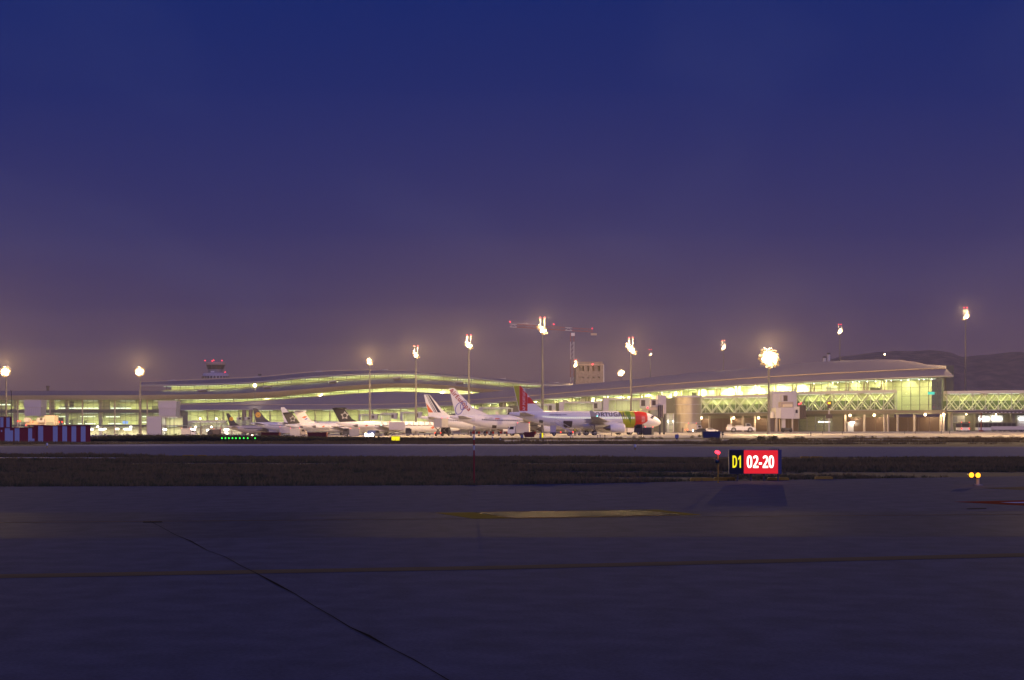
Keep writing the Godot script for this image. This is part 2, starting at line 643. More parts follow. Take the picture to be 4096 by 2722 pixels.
	draped("apron", [-420.0, -300.0, -200.0, -110.0, -35.0, 20.0, 80.0, 150.0, 400.0, 600.0], [246.0, 255.0, 265.0, 275.0, 285.0, 295.0, 305.0, 318.0, 330.0, 400.0, 600.0, 900.0], 0.0, M.concrete)

func tufts(called: String, label: String, mesh: Mesh, m: Material, ts: Array) -> void:
	var mm := MultiMesh.new()
	mm.transform_format = MultiMesh.TRANSFORM_3D
	mm.mesh = mesh
	mm.instance_count = ts.size()
	for i in ts.size():
		mm.set_instance_transform(i, ts[i])
	var o := MultiMeshInstance3D.new()
	o.name = unique(called)
	o.multimesh = mm
	o.material_override = m
	add_child(o)
	tag(o, label, "vegetation")
	o.set_meta("kind", "stuff")

func blade_mesh(blades: int, h: float, spread: float, w: float) -> ArrayMesh:
	var mb := MB.new()
	for i in blades:
		var a := rng.randf() * TAU
		var p := Vector3(rng.randf_range(-spread, spread), 0, rng.randf_range(-spread, spread))
		var lean := Vector3(cos(a), 0, sin(a)) * h * rng.randf_range(0.15, 0.75)
		var side := Vector3(-sin(a), 0, cos(a)) * w
		var hh := h * rng.randf_range(0.5, 1.1)
		var n1 := side.cross(Vector3.UP).normalized()
		mb.tri(p - side, p + side, p + lean + Vector3.UP * hh, n1, n1, n1)
	return mb.mesh()

func bush_mesh(leaves: int) -> ArrayMesh:
	var mb := MB.new()
	for i in leaves:
		var t := rng.randf() * TAU
		var r := sqrt(rng.randf()) * 0.6
		var y := rng.randf() * (1.0 - 0.5 * r)
		var p := Vector3(cos(t) * r, y, sin(t) * r)
		var d := Vector3(rng.randf_range(-1, 1), rng.randf_range(0.0, 1.4), rng.randf_range(-1, 1)).normalized()
		var s := d.cross(Vector3(rng.randf_range(-1, 1), rng.randf_range(-1, 1), rng.randf_range(-1, 1))).normalized()
		var l := rng.randf_range(0.1, 0.24)
		var nn := d.cross(s).normalized()
		mb.tri(p - s * l * 0.3, p + s * l * 0.3, p + d * l, nn, nn, nn)
	for i in 9:
		var t := rng.randf() * TAU
		mb.tube(Vector3.ZERO, Vector3(cos(t) * 0.35, rng.randf_range(0.5, 0.95), sin(t) * 0.35), 0.012, 0.004, 3, false)
	return mb.mesh()

func build_vegetation() -> void:
	var dry := mat("dry_grass", lin(0.2, 0.14, 0.05), 0.9)
	dry.backlight_enabled = true
	dry.backlight = lin(0.1, 0.08, 0.04)
	var green := mat("grass_green", lin(0.11, 0.11, 0.03), 0.9)
	var shrub := mat("shrub_leaf", lin(0.05, 0.05, 0.022), 0.8)
	shrub.backlight_enabled = true
	shrub.backlight = lin(0.12, 0.11, 0.05)
	var patch := FastNoiseLite.new()
	patch.frequency = 0.07
	patch.seed = 4
	var lists := [[], []]
	for i in 46000:
		var d := rng.randf_range(40.5, 96.0)
		var x := rng.randf_range(-0.38, 0.38) * d
		var near := table([[-20.0, 41.4], [-1.1, 42.4], [2.5, 43.8], [6.0, 45.6], [18.1, 50.4], [40.0, 62.0]], x)
		var far := table([[-33.0, 92.0], [-20.0, 85.0], [0.0, 83.6], [40.0, 82.2]], x)
		var nz := patch.get_noise_2d(x * 0.35, d * 1.6)
		if d < near or d > far or nz < -0.32 + rng.randf() * 0.2:
			continue
		var s := rng.randf_range(0.6, 1.4) * (1.35 if nz > 0.25 else 0.85)
		lists[0 if rng.randf() < 0.55 + nz * 0.5 else 1].append(Transform3D(Basis(Vector3.UP, rng.randf() * TAU).scaled(Vector3(s * 1.3, s, s * 1.3)), Vector3(x, -0.03, -d)))
	tufts("dry_grass", "dry brown grass between the taxiway and the runway", blade_mesh(16, 0.15, 0.12, 0.012), dry, lists[0])
	tufts("green_grass", "dark green grass between the taxiway and the runway", blade_mesh(16, 0.12, 0.13, 0.012), green, lists[1])
	# weeds along the far roads and the scrub band in front of the parked aircraft
	var far_list := []
	for i in 9000:
		var d := rng.randf_range(148.0, 262.0)
		var x := rng.randf_range(-0.37, 0.37) * d
		var z1 := patch.get_noise_2d(x * 0.12 + 90.0, d * 0.5)
		var band := d < 174.0 or (d > 206.0 and d < 222.0 and x < 60.0 and x > -8.0) or (x > 26.0 and d > 150.0 and d < 186.0 + x * 0.6)
		if not band or z1 < -0.05:
			continue
		var s := rng.randf_range(0.5, 1.5) * (1.0 + maxf(0.0, z1) * 2.0)
		far_list.append(Transform3D(Basis(Vector3.UP, rng.randf() * TAU).scaled(Vector3(s * 1.5, s, s * 1.5)), Vector3(x, -0.03, -d)))
	tufts("roadside_weeds", "weeds growing along the roads before the apron", blade_mesh(18, 0.22, 0.22, 0.02), dry, far_list)
	var b := []
	for i in 1500:
		var d := rng.randf_range(182.0, 204.0)
		var px := rng.randf_range(352.0, 1990.0)
		var x := gx(px, d)
		var hgt := table([[352.0, 0.55], [420.0, 0.7], [600.0, 0.85], [900.0, 0.82], [1100.0, 0.74], [1300.0, 0.55], [1600.0, 0.5], [1800.0, 0.4], [1990.0, 0.15]], px)
		var s := hgt * rng.randf_range(0.55, 1.1)
		b.append(Transform3D(Basis(Vector3.UP, rng.randf() * TAU).scaled(Vector3(rng.randf_range(1.0, 1.6), s, rng.randf_range(1.0, 1.6))), Vector3(x, -0.05, -d)))
	tufts("scrub_thicket", "long thicket of low dark scrub in front of the parked aircraft", bush_mesh(90), shrub, b)
	var few := []
	for p in [[2560, 1755, 0.5], [2480, 1757, 0.45], [2630, 1756, 0.4], [2570, 1772, 0.5], [2420, 1773, 0.4], [2790, 1750, 0.5], [2850, 1764, 0.5], [3080, 1762, 0.9], [3110, 1762, 0.7], [3040, 1764, 0.8], [3160, 1760, 0.5], [3200, 1758, 0.5], [3400, 1758, 0.6], [3440, 1757, 0.6], [3480, 1756, 0.5], [2960, 1762, 0.5], [2330, 1758, 0.3], [3560, 1757, 0.5], [3640, 1756, 0.5], [3760, 1757, 0.55], [3900, 1756, 0.6], [4000, 1755, 0.55], [4060, 1755, 0.6]]:
		for k in 4:
			var fp := flat(p[0] + rng.randf_range(-26, 26), p[1] + rng.randf_range(-2, 2))
			var s: float = p[2] * rng.randf_range(0.6, 1.2)
			few.append(Transform3D(Basis(Vector3.UP, rng.randf() * TAU).scaled(Vector3(s * 1.5, s, s * 1.5)), Vector3(fp[0], -0.04, -fp[1])))
	tufts("roadside_bushes", "scattered low bushes along the service road", bush_mesh(90), shrub, few)

func build_hills() -> void:
	var sil := [[2650, 1712], [3000, 1640], [3200, 1480], [3260, 1450], [3330, 1440], [3396, 1430], [3530, 1418], [3600, 1421], [3660, 1424], [3720, 1416], [3760, 1409], [3800, 1413], [3850, 1425], [3900, 1420], [3960, 1412], [4030, 1414], [4096, 1413], [4300, 1408], [4700, 1430], [5200, 1500], [5600, 1690]]
	var f := FastNoiseLite.new()
	f.frequency = 0.004
	f.seed = 11
	var rows := []
	for k in 9:
		var t := k / 8.0
		var d := lerpf(1900.0, 3000.0, t)
		var row := PackedVector3Array()
		for i in 140:
			var px := lerpf(2650.0, 5650.0, i / 139.0)
			var top := at(px, smooth_table(sil, px, 22.0), 2560.0)
			var x := top.x * d / 2560.0
			var shape := sin(clampf(t * 1.66, 0.0, 1.0) * PI * 0.5) if t < 0.6 else 1.0 - (t - 0.6) * 1.6
			row.append(Vector3(x, maxf(-6.0, top.y * shape * (1.0 + 0.12 * f.get_noise_2d(x, d * 2.0) * (1.0 if t < 0.55 else 0.0)) - (6.0 if k == 0 else 0.0)), -d))
		rows.append(row)
	var mb := MB.new()
	mb.loft(rows, false)
	structure("hills", mb, mottled("hill_scrub", lin(0.5, 0.28, 0.15), 0.95, noise_tex(0.03, Color(0.5, 0.5, 0.5), Color.WHITE, 5, 31), Vector3(0.002, 0.004, 0.002)))

# ---------------------------------------------------------------- buildings
const PIER := [ # column, distance, eave, gutter line, ridge
	[720, 720, 1639, 1621, 1617], [900, 721, 1638.5, 1621, 1611], [1113, 722, 1638, 1621, 1600], [1300, 722, 1637, 1621, 1586], [1450, 720, 1636.5, 1620, 1573], [1575, 715, 1634, 1618, 1567],
	[1704, 706, 1627, 1613, 1571], [1850, 690, 1618, 1604, 1579], [2050, 660, 1604, 1590, 1560], [2163, 640, 1597, 1582, 1551], [2300, 620, 1586, 1569, 1539], [2500, 595, 1575, 1553, 1524],
	[2600, 583, 1567, 1544, 1511], [2800, 560, 1549, 1529, 1490], [3000, 540, 1538, 1514, 1475], [3250, 520, 1525, 1499, 1449], [3500, 500, 1514, 1487, 1438], [3620, 491, 1510, 1481, 1440], [3690, 486, 1507, 1478, 1455], [3785, 480, 1503.5, 1475.5, 1475.6]]

func pier(px: float, col: int) -> float:
	var t := []
	for r in PIER:
		t.append([r[0], r[col]])
	return smooth_table(t, px, 40.0) if px > 800 and px < 3680 else table(t, px)

# strip of points along the pier: column -> height row, distance behind the eave
func strip(x0: float, x1: float, n: int, row: Callable, back: float) -> PackedVector3Array:
	var r := PackedVector3Array()
	for i in n + 1:
		var px := lerpf(x0, x1, i / float(n))
		var d := pier(px, 1)
		var p := at(px, row.call(px), d)
		# move back from the eave without changing height: straight away from the viewer's side of the building
		r.append(p + Vector3(0, 0, -back))
	return r

func pane_quad(a: Vector3, b: Vector3, c: Vector3, d: Vector3) -> MB:
	var mb := MB.new()
	mb.quad(a, b, c, d, Vector3(0, 0, 1))
	return mb

func build_pier() -> void:
	var t := thing("concourse_building", "long glazed concourse under a sweeping grey roof with lit windows", "building", Vector3.ZERO)
	var eave := func(px: float) -> float: return pier(px, 2)
	var line := func(px: float) -> float: return pier(px, 3)
	var n := 70
	# roof: eave, gutter line and ridge as one curved surface with thickness
	var rows := []
	var under := []
	var gutter := MB.new()
	for px in [720.0, 3785.0]:
		pass
	var r0 := strip(720, 3815, n, eave, 0.0)
	var r1 := PackedVector3Array()
	var r2 := PackedVector3Array()
	var r3 := PackedVector3Array()
	for i in n + 1:
		var px := lerpf(720.0, 3785.0, i / float(n))
		var d := pier(px, 1)
		var dd := d + 6.0
		r1.append(at(px, pier(px, 3), dd))
		var back := 33.0 if px > 1900.0 else 33.0
		var rg := at(px, pier(px, 4), d + back)
		r3.append(rg)
		r2.append(r1[i].lerp(rg, 0.5) + Vector3(0, 0.9 if px > 2000.0 else 0.3, 0))
	var mb := MB.new()
	mb.loft([r0, r1, r2, r3], false)
	part(t, "roof", mb, M.roof_grey)
	# gutter ledge
	for i in n:
		gutter.beam(r1[i] + Vector3(0, 0.12, 0.1), r1[i + 1] + Vector3(0, 0.12, 0.1), 0.5, 0.25)
	part(t, "gutter", gutter, M.beige_panel)
	# fascia edge and soffit
	mb = MB.new()
	var low := PackedVector3Array()
	var inn := PackedVector3Array()
	for p in r0:
		low.append(p - Vector3(0, 0.45, -0.05))
		inn.append(p + Vector3(0, -0.5, -2.6))
	mb.loft([r0, low, inn], false)
	part(t, "eave_soffit", mb, M.off_white)
	# window band: sill row by column
	var sill := [[720, 1702], [1700, 1696], [1850, 1640], [2050, 1624], [2300, 1608], [2500, 1602], [2800, 1586], [3000, 1578], [3250, 1568], [3430, 1565], [3588, 1564]]
	var glass_d := 2.6
	# bays: 720..1860 in three rows, 1860..3588 in one tall row with a rail, 3588..3785 full height
	var px := 722.0
	var bay := 0
	while px < 3786.0:
		var w := table([[720, 33.0], [1500, 28.0], [2300, 34.0], [2800, 40.0], [3300, 36.0], [3785, 36.0]], px)
		var p1 := minf(px + w, 3786.0)
		var full := px >= 3586.0
		var splits: Array
		if px < 1800.0:
			splits = [0.0, 0.36, 0.72, 1.0]
		elif full:
			splits = [0.0, 0.25, 0.5, 0.75, 1.0]
		elif px > 2950.0:
			splits = [0.0, 0.66, 1.0]
		else:
			splits = [0.0, 1.0]
		var e := []
		for q in [px, p1]:
			var d := pier(q, 1)
			var top := at(q, pier(q, 2), d) + Vector3(0, -0.5, -glass_d)
			var bot := at(q, 1656.0 if full else table(sill, q), d) + Vector3(0, 0, -glass_d)
			e.append([top, bot])
		for k in splits.size() - 1:
			var a: Vector3 = e[0][0].lerp(e[0][1], splits[k])
			var b: Vector3 = e[1][0].lerp(e[1][1], splits[k])
			var c: Vector3 = e[1][0].lerp(e[1][1], splits[k + 1])
			var d2: Vector3 = e[0][0].lerp(e[0][1], splits[k + 1])
			part(t, "pane", pane_quad(a, b, c, d2), M.glass)
			if k > 0:
				var m2 := MB.new()
				m2.beam(a + Vector3(0, 0, 0.08), b + Vector3(0, 0, 0.08), 0.12)
				part(t, "transom", m2, M.mullion)
		mb = MB.new()
		mb.beam(e[0][0] + Vector3(0, 0, 0.1), e[0][1] + Vector3(0, 0, 0.1), 0.16, 0.16)
		part(t, "mullion", mb, M.mullion)
		bay += 1
		# inside columns
		if bay % 2 == 0 and px > 800.0 and not full:
			mb = MB.new()
			var c0: Vector3 = e[0][1] + Vector3(0, 0, -3.0)
			var c1: Vector3 = e[0][0] + Vector3(0, -0.2, -3.0)
			mb.tube(c0, c1, 0.45, 0.28, 8, false)
			if px > 2100.0:
				mb.tube(c0 + Vector3(1.2, 0, 0), c1 + Vector3(1.5, 0, 0), 0.45, 0.28, 8, false)
			part(t, "column", mb, M.cream)
		px = p1
	# inside: floor, rear wall, ceiling
	var nseg := 60
	var f0 := PackedVector3Array()
	var f1 := PackedVector3Array()
	var w1 := PackedVector3Array()
	var c0s := PackedVector3Array()
	for i in nseg + 1:
		var q := lerpf(722.0, 3784.0, i / float(nseg))
		var d := pier(q, 1)
		var s := at(q, table(sill, q) if q < 3570.0 else 1656.0, d)
		var tp := at(q, pier(q, 2), d) + Vector3(0, -0.55, 0)
		var deep := 16.0
		f0.append(s + Vector3(0, -0.1, -glass_d - 0.2))
		f1.append(s + Vector3(0, -0.1, -deep))
		w1.append(tp + Vector3(0, 0.1, -deep))
		c0s.append(tp + Vector3(0, 0.1, -glass_d - 0.2))
	mb = MB.new()
	for i in nseg:
		mb.quad(f0[i], f0[i + 1], f1[i + 1], f1[i], Vector3.UP)
	part(t, "inner_floor", mb, M.inner_floor)
	mb = MB.new()
	for i in nseg:
		mb.quad(f1[i], f1[i + 1], w1[i + 1], w1[i], Vector3.BACK)
	part(t, "rear_wall", mb, M.inner_wall)
	mb = MB.new()
	for i in nseg:
		mb.quad(w1[i], w1[i + 1], c0s[i + 1], c0s[i], Vector3.DOWN)
	part(t, "ceiling", mb, M.inner_wall)
	# ceiling lights: a glowing panel with an area light under it
	var spots := [[760, 5.0, 0.8], [900, 5.0, 0.8], [1040, 5.0, 0.8], [1180, 5.0, 0.8], [1320, 5.0, 0.9], [1460, 5.0, 1.0], [1590, 5.0, 1.1], [1720, 5.0, 1.1], [1850, 5.0, 1.2], [1980, 4.0, 1.7], [2110, 4.0, 1.9], [2230, 4.0, 2.2],
		[2340, 4.0, 2.4], [2450, 4.0, 2.6], [2560, 4.0, 2.8], [2670, 4.0, 3.0], [2780, 4.0, 3.2], [2890, 4.0, 3.4], [3000, 4.0, 3.4], [3100, 4.0, 3.4], [3180, 4.0, 3.0], [3290, 5.0, 0.55], [3400, 5.0, 0.5], [3500, 5.0, 0.5], [3620, 5.0, 0.5], [3720, 5.0, 0.5]]
	for s in spots:
		var d := pier(s[0], 1)
		var p := at(s[0], pier(s[0], 2), d) + Vector3(0, -0.62, -9.5)
		mb = MB.new()
		mb.box(p, Vector3(9.5, 0.06, 1.2))
		part(t, "ceiling_light", mb, M.tube_glow)
		area(t, p + Vector3(0, -0.08, 0), Vector2(9.5, 1.2), lin(0.98, 1.0, 0.42), 230.0 * s[2])
	for i in 16:
		var q := 3270.0 + i * 32.0 + rng.randf_range(-8, 8)
		mb = MB.new()
		mb.ball(at(q, pier(q, 2), pier(q, 1)) + Vector3(0, -0.95, -3.4 - rng.randf() * 3.0), 0.16, 6)
		part(t, "downlight", mb, M.white_glow)
	# things to see inside: partitions, boards and seats
	for i in 46:
		var q := rng.randf_range(760.0, 3560.0)
		var d := pier(q, 1)
		var fl := at(q, table(sill, q), d)
		var hgt := rng.randf_range(1.0, 2.6)
		mb = MB.new()
		mb.box(fl + Vector3(0, hgt * 0.5 - 0.1, -rng.randf_range(5.5, 13.0)), Vector3(rng.randf_range(0.6, 4.0), hgt, 0.4))
		part(t, "partition", mb, [M.inner_dark, M.off_white, M.grey_metal, M.inner_wall][rng.randi() % 4])
	# lower storey behind the bridges
	var wall0 := PackedVector3Array()
	var wall1 := PackedVector3Array()
	for i in 41:
		var q := lerpf(1840.0, 3586.0, i / 40.0)
		var d := pier(q, 1)
		wall0.append(at(q, table(sill, q) + 0.5, d) + Vector3(0, 0, -2.4))
		var g := on_ground(q, d)
		wall1.append(Vector3(wall0[i].x, g.y - 0.05, wall0[i].z))
	mb = MB.new()
	mb.loft([wall0, wall1], false)
	part(t, "lower_wall", mb, M.grey_green)
	# end box floor slab, columns and dark ground-floor panels
	mb = MB.new()
	var sl := PackedVector3Array()
	for q in [2806.0, 2950.0, 3085.0, 3250.0, 3400.0, 3590.0, 3786.0]:
		sl.append(at(q, table([[2806, 1654], [3085, 1651], [3250, 1644], [3590, 1642], [3786, 1642]], q), pier(q, 1) - 4.0))
	for i in sl.size() - 1:
		mb.beam(sl[i], sl[i + 1], 0.7, 0.1)
		var dn := Vector3(0, -0.62, 0)
		mb.beam(sl[i] + dn, sl[i + 1] + dn, 0.55, 1.1)
		mb.quad(sl[i], sl[i + 1], sl[i + 1] + Vector3(0, 0, -6.6), sl[i] + Vector3(0, 0, -6.6), Vector3.UP)
	part(t, "floor_beam", mb, M.beam_grey)
	var cols := [2838.0, 2925.0, 2972.0, 3020.0, 3075.0, 3382.0, 3458.0, 3539.0, 3553.0, 3591.0, 3658.0, 3764.0, 3776.0]
	for q in cols:
		var d := pier(q, 1) - 3.4
		var g := on_ground(q, d)
		mb = MB.new()
		var top := at(q, 1655.0, d).y - 0.4
		mb.tube(g, Vector3(g.x, top, g.z), 0.4, 0.4, 10, false)
		part(t, "column", mb, M.cream)
	for i in range(0, 22):
		var q0 := 2806.0 + i * (3764.0 - 2806.0) / 22.0
		var q1 := q0 + (3764.0 - 2806.0) / 22.0 - 1.2
		if q0 > 3190.0 and q0 < 3330.0:
			continue
		var g0 := on_ground(q0, pier(q0, 1) - 1.6)
		var g1 := on_ground(q1, pier(q1, 1) - 1.6)
		mb = MB.new()
		mb.quad(g0, g1, Vector3(g1.x, 5.4, g1.z), Vector3(g0.x, 5.4, g0.z), Vector3.BACK)
		part(t, "wall_panel", mb, M.brown_panel)
	# glazed ground-floor hall
	for i in 4:
		for k in 3:
			var q0 := 3196.0 + i * 34.0
			var g0 := on_ground(q0, pier(q0, 1) - 1.6)
			var g1 := on_ground(q0 + 33.0, pier(q0 + 33.0, 1) - 1.6)
			var y0 := 0.3 + k * 1.7
			part(t, "pane", pane_quad(g0 + Vector3(0, y0, 0), g1 + Vector3(0, y0, 0), g1 + Vector3(0, y0 + 1.6, 0), g0 + Vector3(0, y0 + 1.6, 0)), M.glass)
		var gq := on_ground(3195.0 + i * 34.0, pier(3195.0 + i * 34.0, 1) - 1.5)
		mb = MB.new()
		mb.beam(gq, gq + Vector3(0, 5.6, 0), 0.3)
		part(t, "mullion", mb, M.mullion)
	for k in 3:
		var ga := on_ground(3195.0, pier(3195, 1) - 1.45) + Vector3(0, 0.2 + 1.7 * k, 0)
		var gb := on_ground(3332.0, pier(3332, 1) - 1.45) + Vector3(0, 0.2 + 1.7 * k, 0)
		mb = MB.new()
		mb.beam(ga, gb, 0.14)
		part(t, "transom", mb, M.mullion)
	mb = MB.new()
	var gc := on_ground(3290.0, pier(3290, 1)) + Vector3(0, 3.5, 0.9)
	mb.beam(gc + Vector3(-1.9, 0, 1.2), gc + Vector3(2.4, 0, 1.0), 0.22)
	part(t, "tube_lamp", mb, M.white_glow)
	area(t, gc + Vector3(0, 0, 0.7), Vector2(4.0, 0.3), lin(1.0, 0.98, 0.85), 3.0, Vector3(0, -0.4, -1).normalized())
	# soffit lamps over the ground floor, each a glowing dish with a light below
	for q in [2806.0, 2935.0, 3035.0, 3401.0, 3498.0, 3702.0, 3776.0]:
		var p := at(q, 1673.0 if q < 3100.0 else 1663.0 - (q - 3400.0) * 0.01, pier(q, 1) - 4.3)
		mb = MB.new()
		mb.ball(p, 0.42, 8)
		part(t, "soffit_lamp", mb, M.warm_glow)
		omni(t, p + Vector3(0, -0.6, 0.2), lin(1.0, 0.72, 0.42), 16.0, 0.2)
	# service door with a bright lamp
	var dp := on_ground(3409.0, pier(3409, 1) - 1.9)
	mb = MB.new()
	mb.box(dp + Vector3(0, 1.7, 0.1), Vector3(3.1, 3.4, 0.15))
	part(t, "service_door", mb, M.off_white)
	mb = MB.new()
	mb.box(dp + Vector3(0.4, 3.3, 0.35), Vector3(1.8, 0.5, 0.3))
	part(t, "door_lamp", mb, M.white_glow)
	omni(t, dp + Vector3(0.2, 2.9, 1.0), lin(1.0, 0.96, 0.8), 5.0, 0.3)
	# green exit sign, dark flue and roof vents
	mb = MB.new()
	mb.box(at(3726, 1574, 478.5), Vector3(2.2, 0.9, 0.15))
	part(t, "exit_sign", mb, M.cyan_sign_glow)
	mb = MB.new()
	var fl0 := on_ground(3788.0, 512.0)
	mb.box(Vector3(fl0.x + 0.6, 12.4, fl0.z), Vector3(2.9, 23.6, 3.0))
	part(t, "lift_shaft", mb, M.inner_dark)
	# end wall of the glass box, three panes that run back from the corner
	var ce := at(3786, 1503.5, 480.0)
	for k in 3:
		for j in 4:
			var y1 := lerpf(ce.y - 0.6, at(3786, 1656, 480).y, j / 4.0)
			var y0 := lerpf(ce.y - 0.6, at(3786, 1656, 480).y, (j + 1) / 4.0)
			var q0 := Vector3(ce.x + 0.1 + k * 0.9, 0, ce.z - 2.6 - k * 4.0)
			var q1 := Vector3(ce.x + 0.1 + (k + 1) * 0.9, 0, ce.z - 2.6 - (k + 1) * 4.0)
			mb = MB.new()
			mb.quad(q0 + Vector3(0, y0, 0), q1 + Vector3(0, y0, 0), q1 + Vector3(0, y1, 0), q0 + Vector3(0, y1, 0), Vector3.RIGHT)
			part(t, "pane", mb, M.glass)
		mb = MB.new()
		mb.beam(Vector3(ce.x + 0.12 + k * 0.9, ce.y - 0.5, ce.z - 2.6 - k * 4.0), Vector3(ce.x + 0.12 + k * 0.9, 5.8, ce.z - 2.6 - k * 4.0), 0.3)
		part(t, "mullion", mb, M.mullion)

func hall_strip(t: Array, d: float, x0: float, x1: float, n: int, dy := 0.0) -> PackedVector3Array:
	var r := PackedVector3Array()
	for i in n + 1:
		var px := lerpf(x0, x1, i / float(n))
		r.append(at(px, smooth_table(t, px, 45.0), d) + Vector3(0, dy, 0))
	return r

func build_hall() -> void:
	var top1 := [[-500, 1540], [560, 1533], [600, 1530], [808, 1520], [1039, 1511], [1200, 1494], [1300, 1487], [1408, 1484], [1550, 1485], [1700, 1494], [1900, 1513], [1990, 1519], [2160, 1535], [2290, 1540]]
	var c1t := [[560, 1547], [665, 1546], [800, 1544], [971, 1538], [1113, 1527], [1200, 1517], [1300, 1510], [1408, 1504], [1575, 1498], [1700, 1502], [1800, 1512], [1900, 1519], [2048, 1536], [2165, 1545], [2290, 1550]]
	var c1b := [[560, 1563], [665, 1562], [915, 1557], [1113, 1542], [1200, 1535], [1300, 1526], [1408, 1519], [1575, 1511], [1700, 1517], [1800, 1525], [1925, 1538], [2048, 1548], [2165, 1552], [2290, 1556]]
	var r2e := [[-700, 1585], [600, 1581], [900, 1577], [1113, 1566], [1200, 1559], [1300, 1550], [1408, 1543], [1575, 1533], [1700, 1536], [1800, 1543], [2000, 1562], [2200, 1580]]
	var c2t := [[-700, 1601], [600, 1600], [1000, 1596], [1113, 1591], [1200, 1579], [1300, 1570], [1408, 1561], [1575, 1551], [1700, 1553], [1830, 1560], [1900, 1569], [2200, 1590]]
	var c2b := [[600, 1618], [720, 1617], [1000, 1609], [1113, 1601], [1200, 1593], [1300, 1585], [1408, 1576], [1575, 1567], [1700, 1571], [1830, 1579], [1910, 1582], [2200, 1592]]
	var t := thing("terminal_hall", "huge terminal hall with two wavy roofs and ribbons of lit clerestory glass", "building", Vector3.ZERO)
	var n := 80
	# upper roof
	var mb := MB.new()
	var ra := hall_strip(top1, 850, 560, 2290, n)
	var rb := hall_strip(c1t, 806, 560, 2290, n, 1.0)
	var rc := hall_strip(c1t, 806, 560, 2290, n, 0.0)
	var rm := PackedVector3Array()
	for i in ra.size():
		rm.append(ra[i].lerp(rb[i], 0.35) + Vector3(0, 0.8, 0))
	mb.loft([ra, rm, rb], false)
	part(t, "upper_roof", mb, M.roof_dark)
	mb = MB.new()
	var back := PackedVector3Array()
	for p in rc:
		back.append(p + Vector3(0, 0.1, -3.0))
	mb.loft([rb, rc, back], false)
	part(t, "upper_eave", mb, M.off_white)
	mb = MB.new()
	for i in n:
		mb.beam(ra[i] + Vector3(0, 0.2, 0), ra[i + 1] + Vector3(0, 0.2, 0), 1.2, 0.9)
	part(t, "ridge_capping", mb, M.beige_panel)
	# middle roof and its pale fascia
	mb = MB.new()
	var m0 := hall_strip(c1b, 812, -700, 2200, n, -0.2)
	var m1 := hall_strip(r2e, 762, -700, 2200, n)
	for i in m0.size():
		m0[i].y = maxf(m0[i].y, m1[i].y + 0.3)
	mb.loft([m0, m1], false)
	part(t, "middle_roof", mb, M.roof_dark)
	mb = MB.new()
	var m2 := hall_strip(c2t, 764, -700, 2200, n)
	var m3 := PackedVector3Array()
	for p in m2:
		m3.append(p + Vector3(0, 0.05, -3.0))
	mb.loft([m1, m2, m3], false)
	part(t, "fascia", mb, M.beige_panel)
	# glass ribbons
	for rib in [[c1t, c1b, 808.0, 665.0, 2165.0, 11.1], [c2t, c2b, 766.0, 712.0, 1912.0, 11.1]]:
		var q: float = rib[3]
		var k := 0
		while q < rib[4] - 1.0:
			var q1: float = minf(q + rib[5], rib[4])
			var a := at(q, smooth_table(rib[0], q, 45), rib[2])
			var b := at(q1, smooth_table(rib[0], q1, 45), rib[2])
			var c := at(q1, smooth_table(rib[1], q1, 45), rib[2])
			var d := at(q, smooth_table(rib[1], q, 45), rib[2])
			part(t, "pane", pane_quad(a, b, c, d), M.glass)
			if k % 5 == 0:
				mb = MB.new()
				mb.beam(a + Vector3(0, 0, 0.2), d + Vector3(0, 0, 0.2), 0.34)
				part(t, "mullion", mb, M.mullion)
			else:
				mb = MB.new()
				mb.beam(a + Vector3(0, 0, 0.12), d + Vector3(0, 0, 0.12), 0.1)
				part(t, "mullion", mb, M.mullion)
			q = q1
			k += 1
		# space behind the ribbon
		var deep := 14.0
		var s0 := hall_strip(rib[0], rib[2] + 0.4, rib[3] - 4.0, rib[4] + 4.0, 50, 0.2)
		var s1 := hall_strip(rib[1], rib[2] + 0.4, rib[3] - 4.0, rib[4] + 4.0, 50, -0.2)
		mb = MB.new()
		for i in 50:
			var bk := Vector3(0, 0, -deep)
			mb.quad(s0[i] + bk, s0[i + 1] + bk, s1[i + 1] + bk, s1[i] + bk, Vector3.BACK)
		part(t, "rear_wall", mb, M.inner_wall)
		mb = MB.new()
		for i in 50:
			var bk := Vector3(0, 0, -deep)
			mb.quad(s0[i], s0[i + 1], s0[i + 1] + bk, s0[i] + bk, Vector3.DOWN)
			mb.quad(s1[i], s1[i + 1], s1[i + 1] + bk, s1[i] + bk, Vector3.UP)
		part(t, "ceiling", mb, M.inner_wall)
		for i in 12:
			var px: float = lerpf(rib[3] + 40.0, rib[4] - 40.0, i / 11.0)
			var p := at(px, smooth_table(rib[0], px, 45), rib[2]) + Vector3(0, -0.1, -7.0)
			mb = MB.new()
			mb.box(p, Vector3(18.0, 0.06, 1.0))
			part(t, "ceiling_light", mb, M.tube_glow)
			var en: float = 70.0 if rib[2] > 790.0 else (table([[700, 75.0], [1300, 85.0], [1450, 140.0], [1550, 330.0], [1900, 330.0]], px))
			area(t, p + Vector3(0, -0.08, 0), Vector2(18.0, 1.0), lin(1.0, 1.0, 0.46), en * 4.0)
	# solid base behind, so the hall stands on the ground
	mb = MB.new()
	var w0 := hall_strip(c2b, 768, 700, 2200, 40, 0.3)
	for i in 40:
		mb.quad(w0[i], w0[i + 1], Vector3(w0[i + 1].x, -2.2, w0[i + 1].z), Vector3(w0[i].x, -2.2, w0[i].z), Vector3.BACK)
	part(t, "base_wall", mb, M.roof_dark)
	mb = MB.new()
	var w1 := hall_strip(c1b, 814, 660, 2200, 40, 0.3)
	for i in 40:
		mb.quad(w1[i], w1[i + 1], Vector3(w1[i + 1].x, 4.0, w1[i + 1].z), Vector3(w1[i].x, 4.0, w1[i].z), Vector3.BACK)
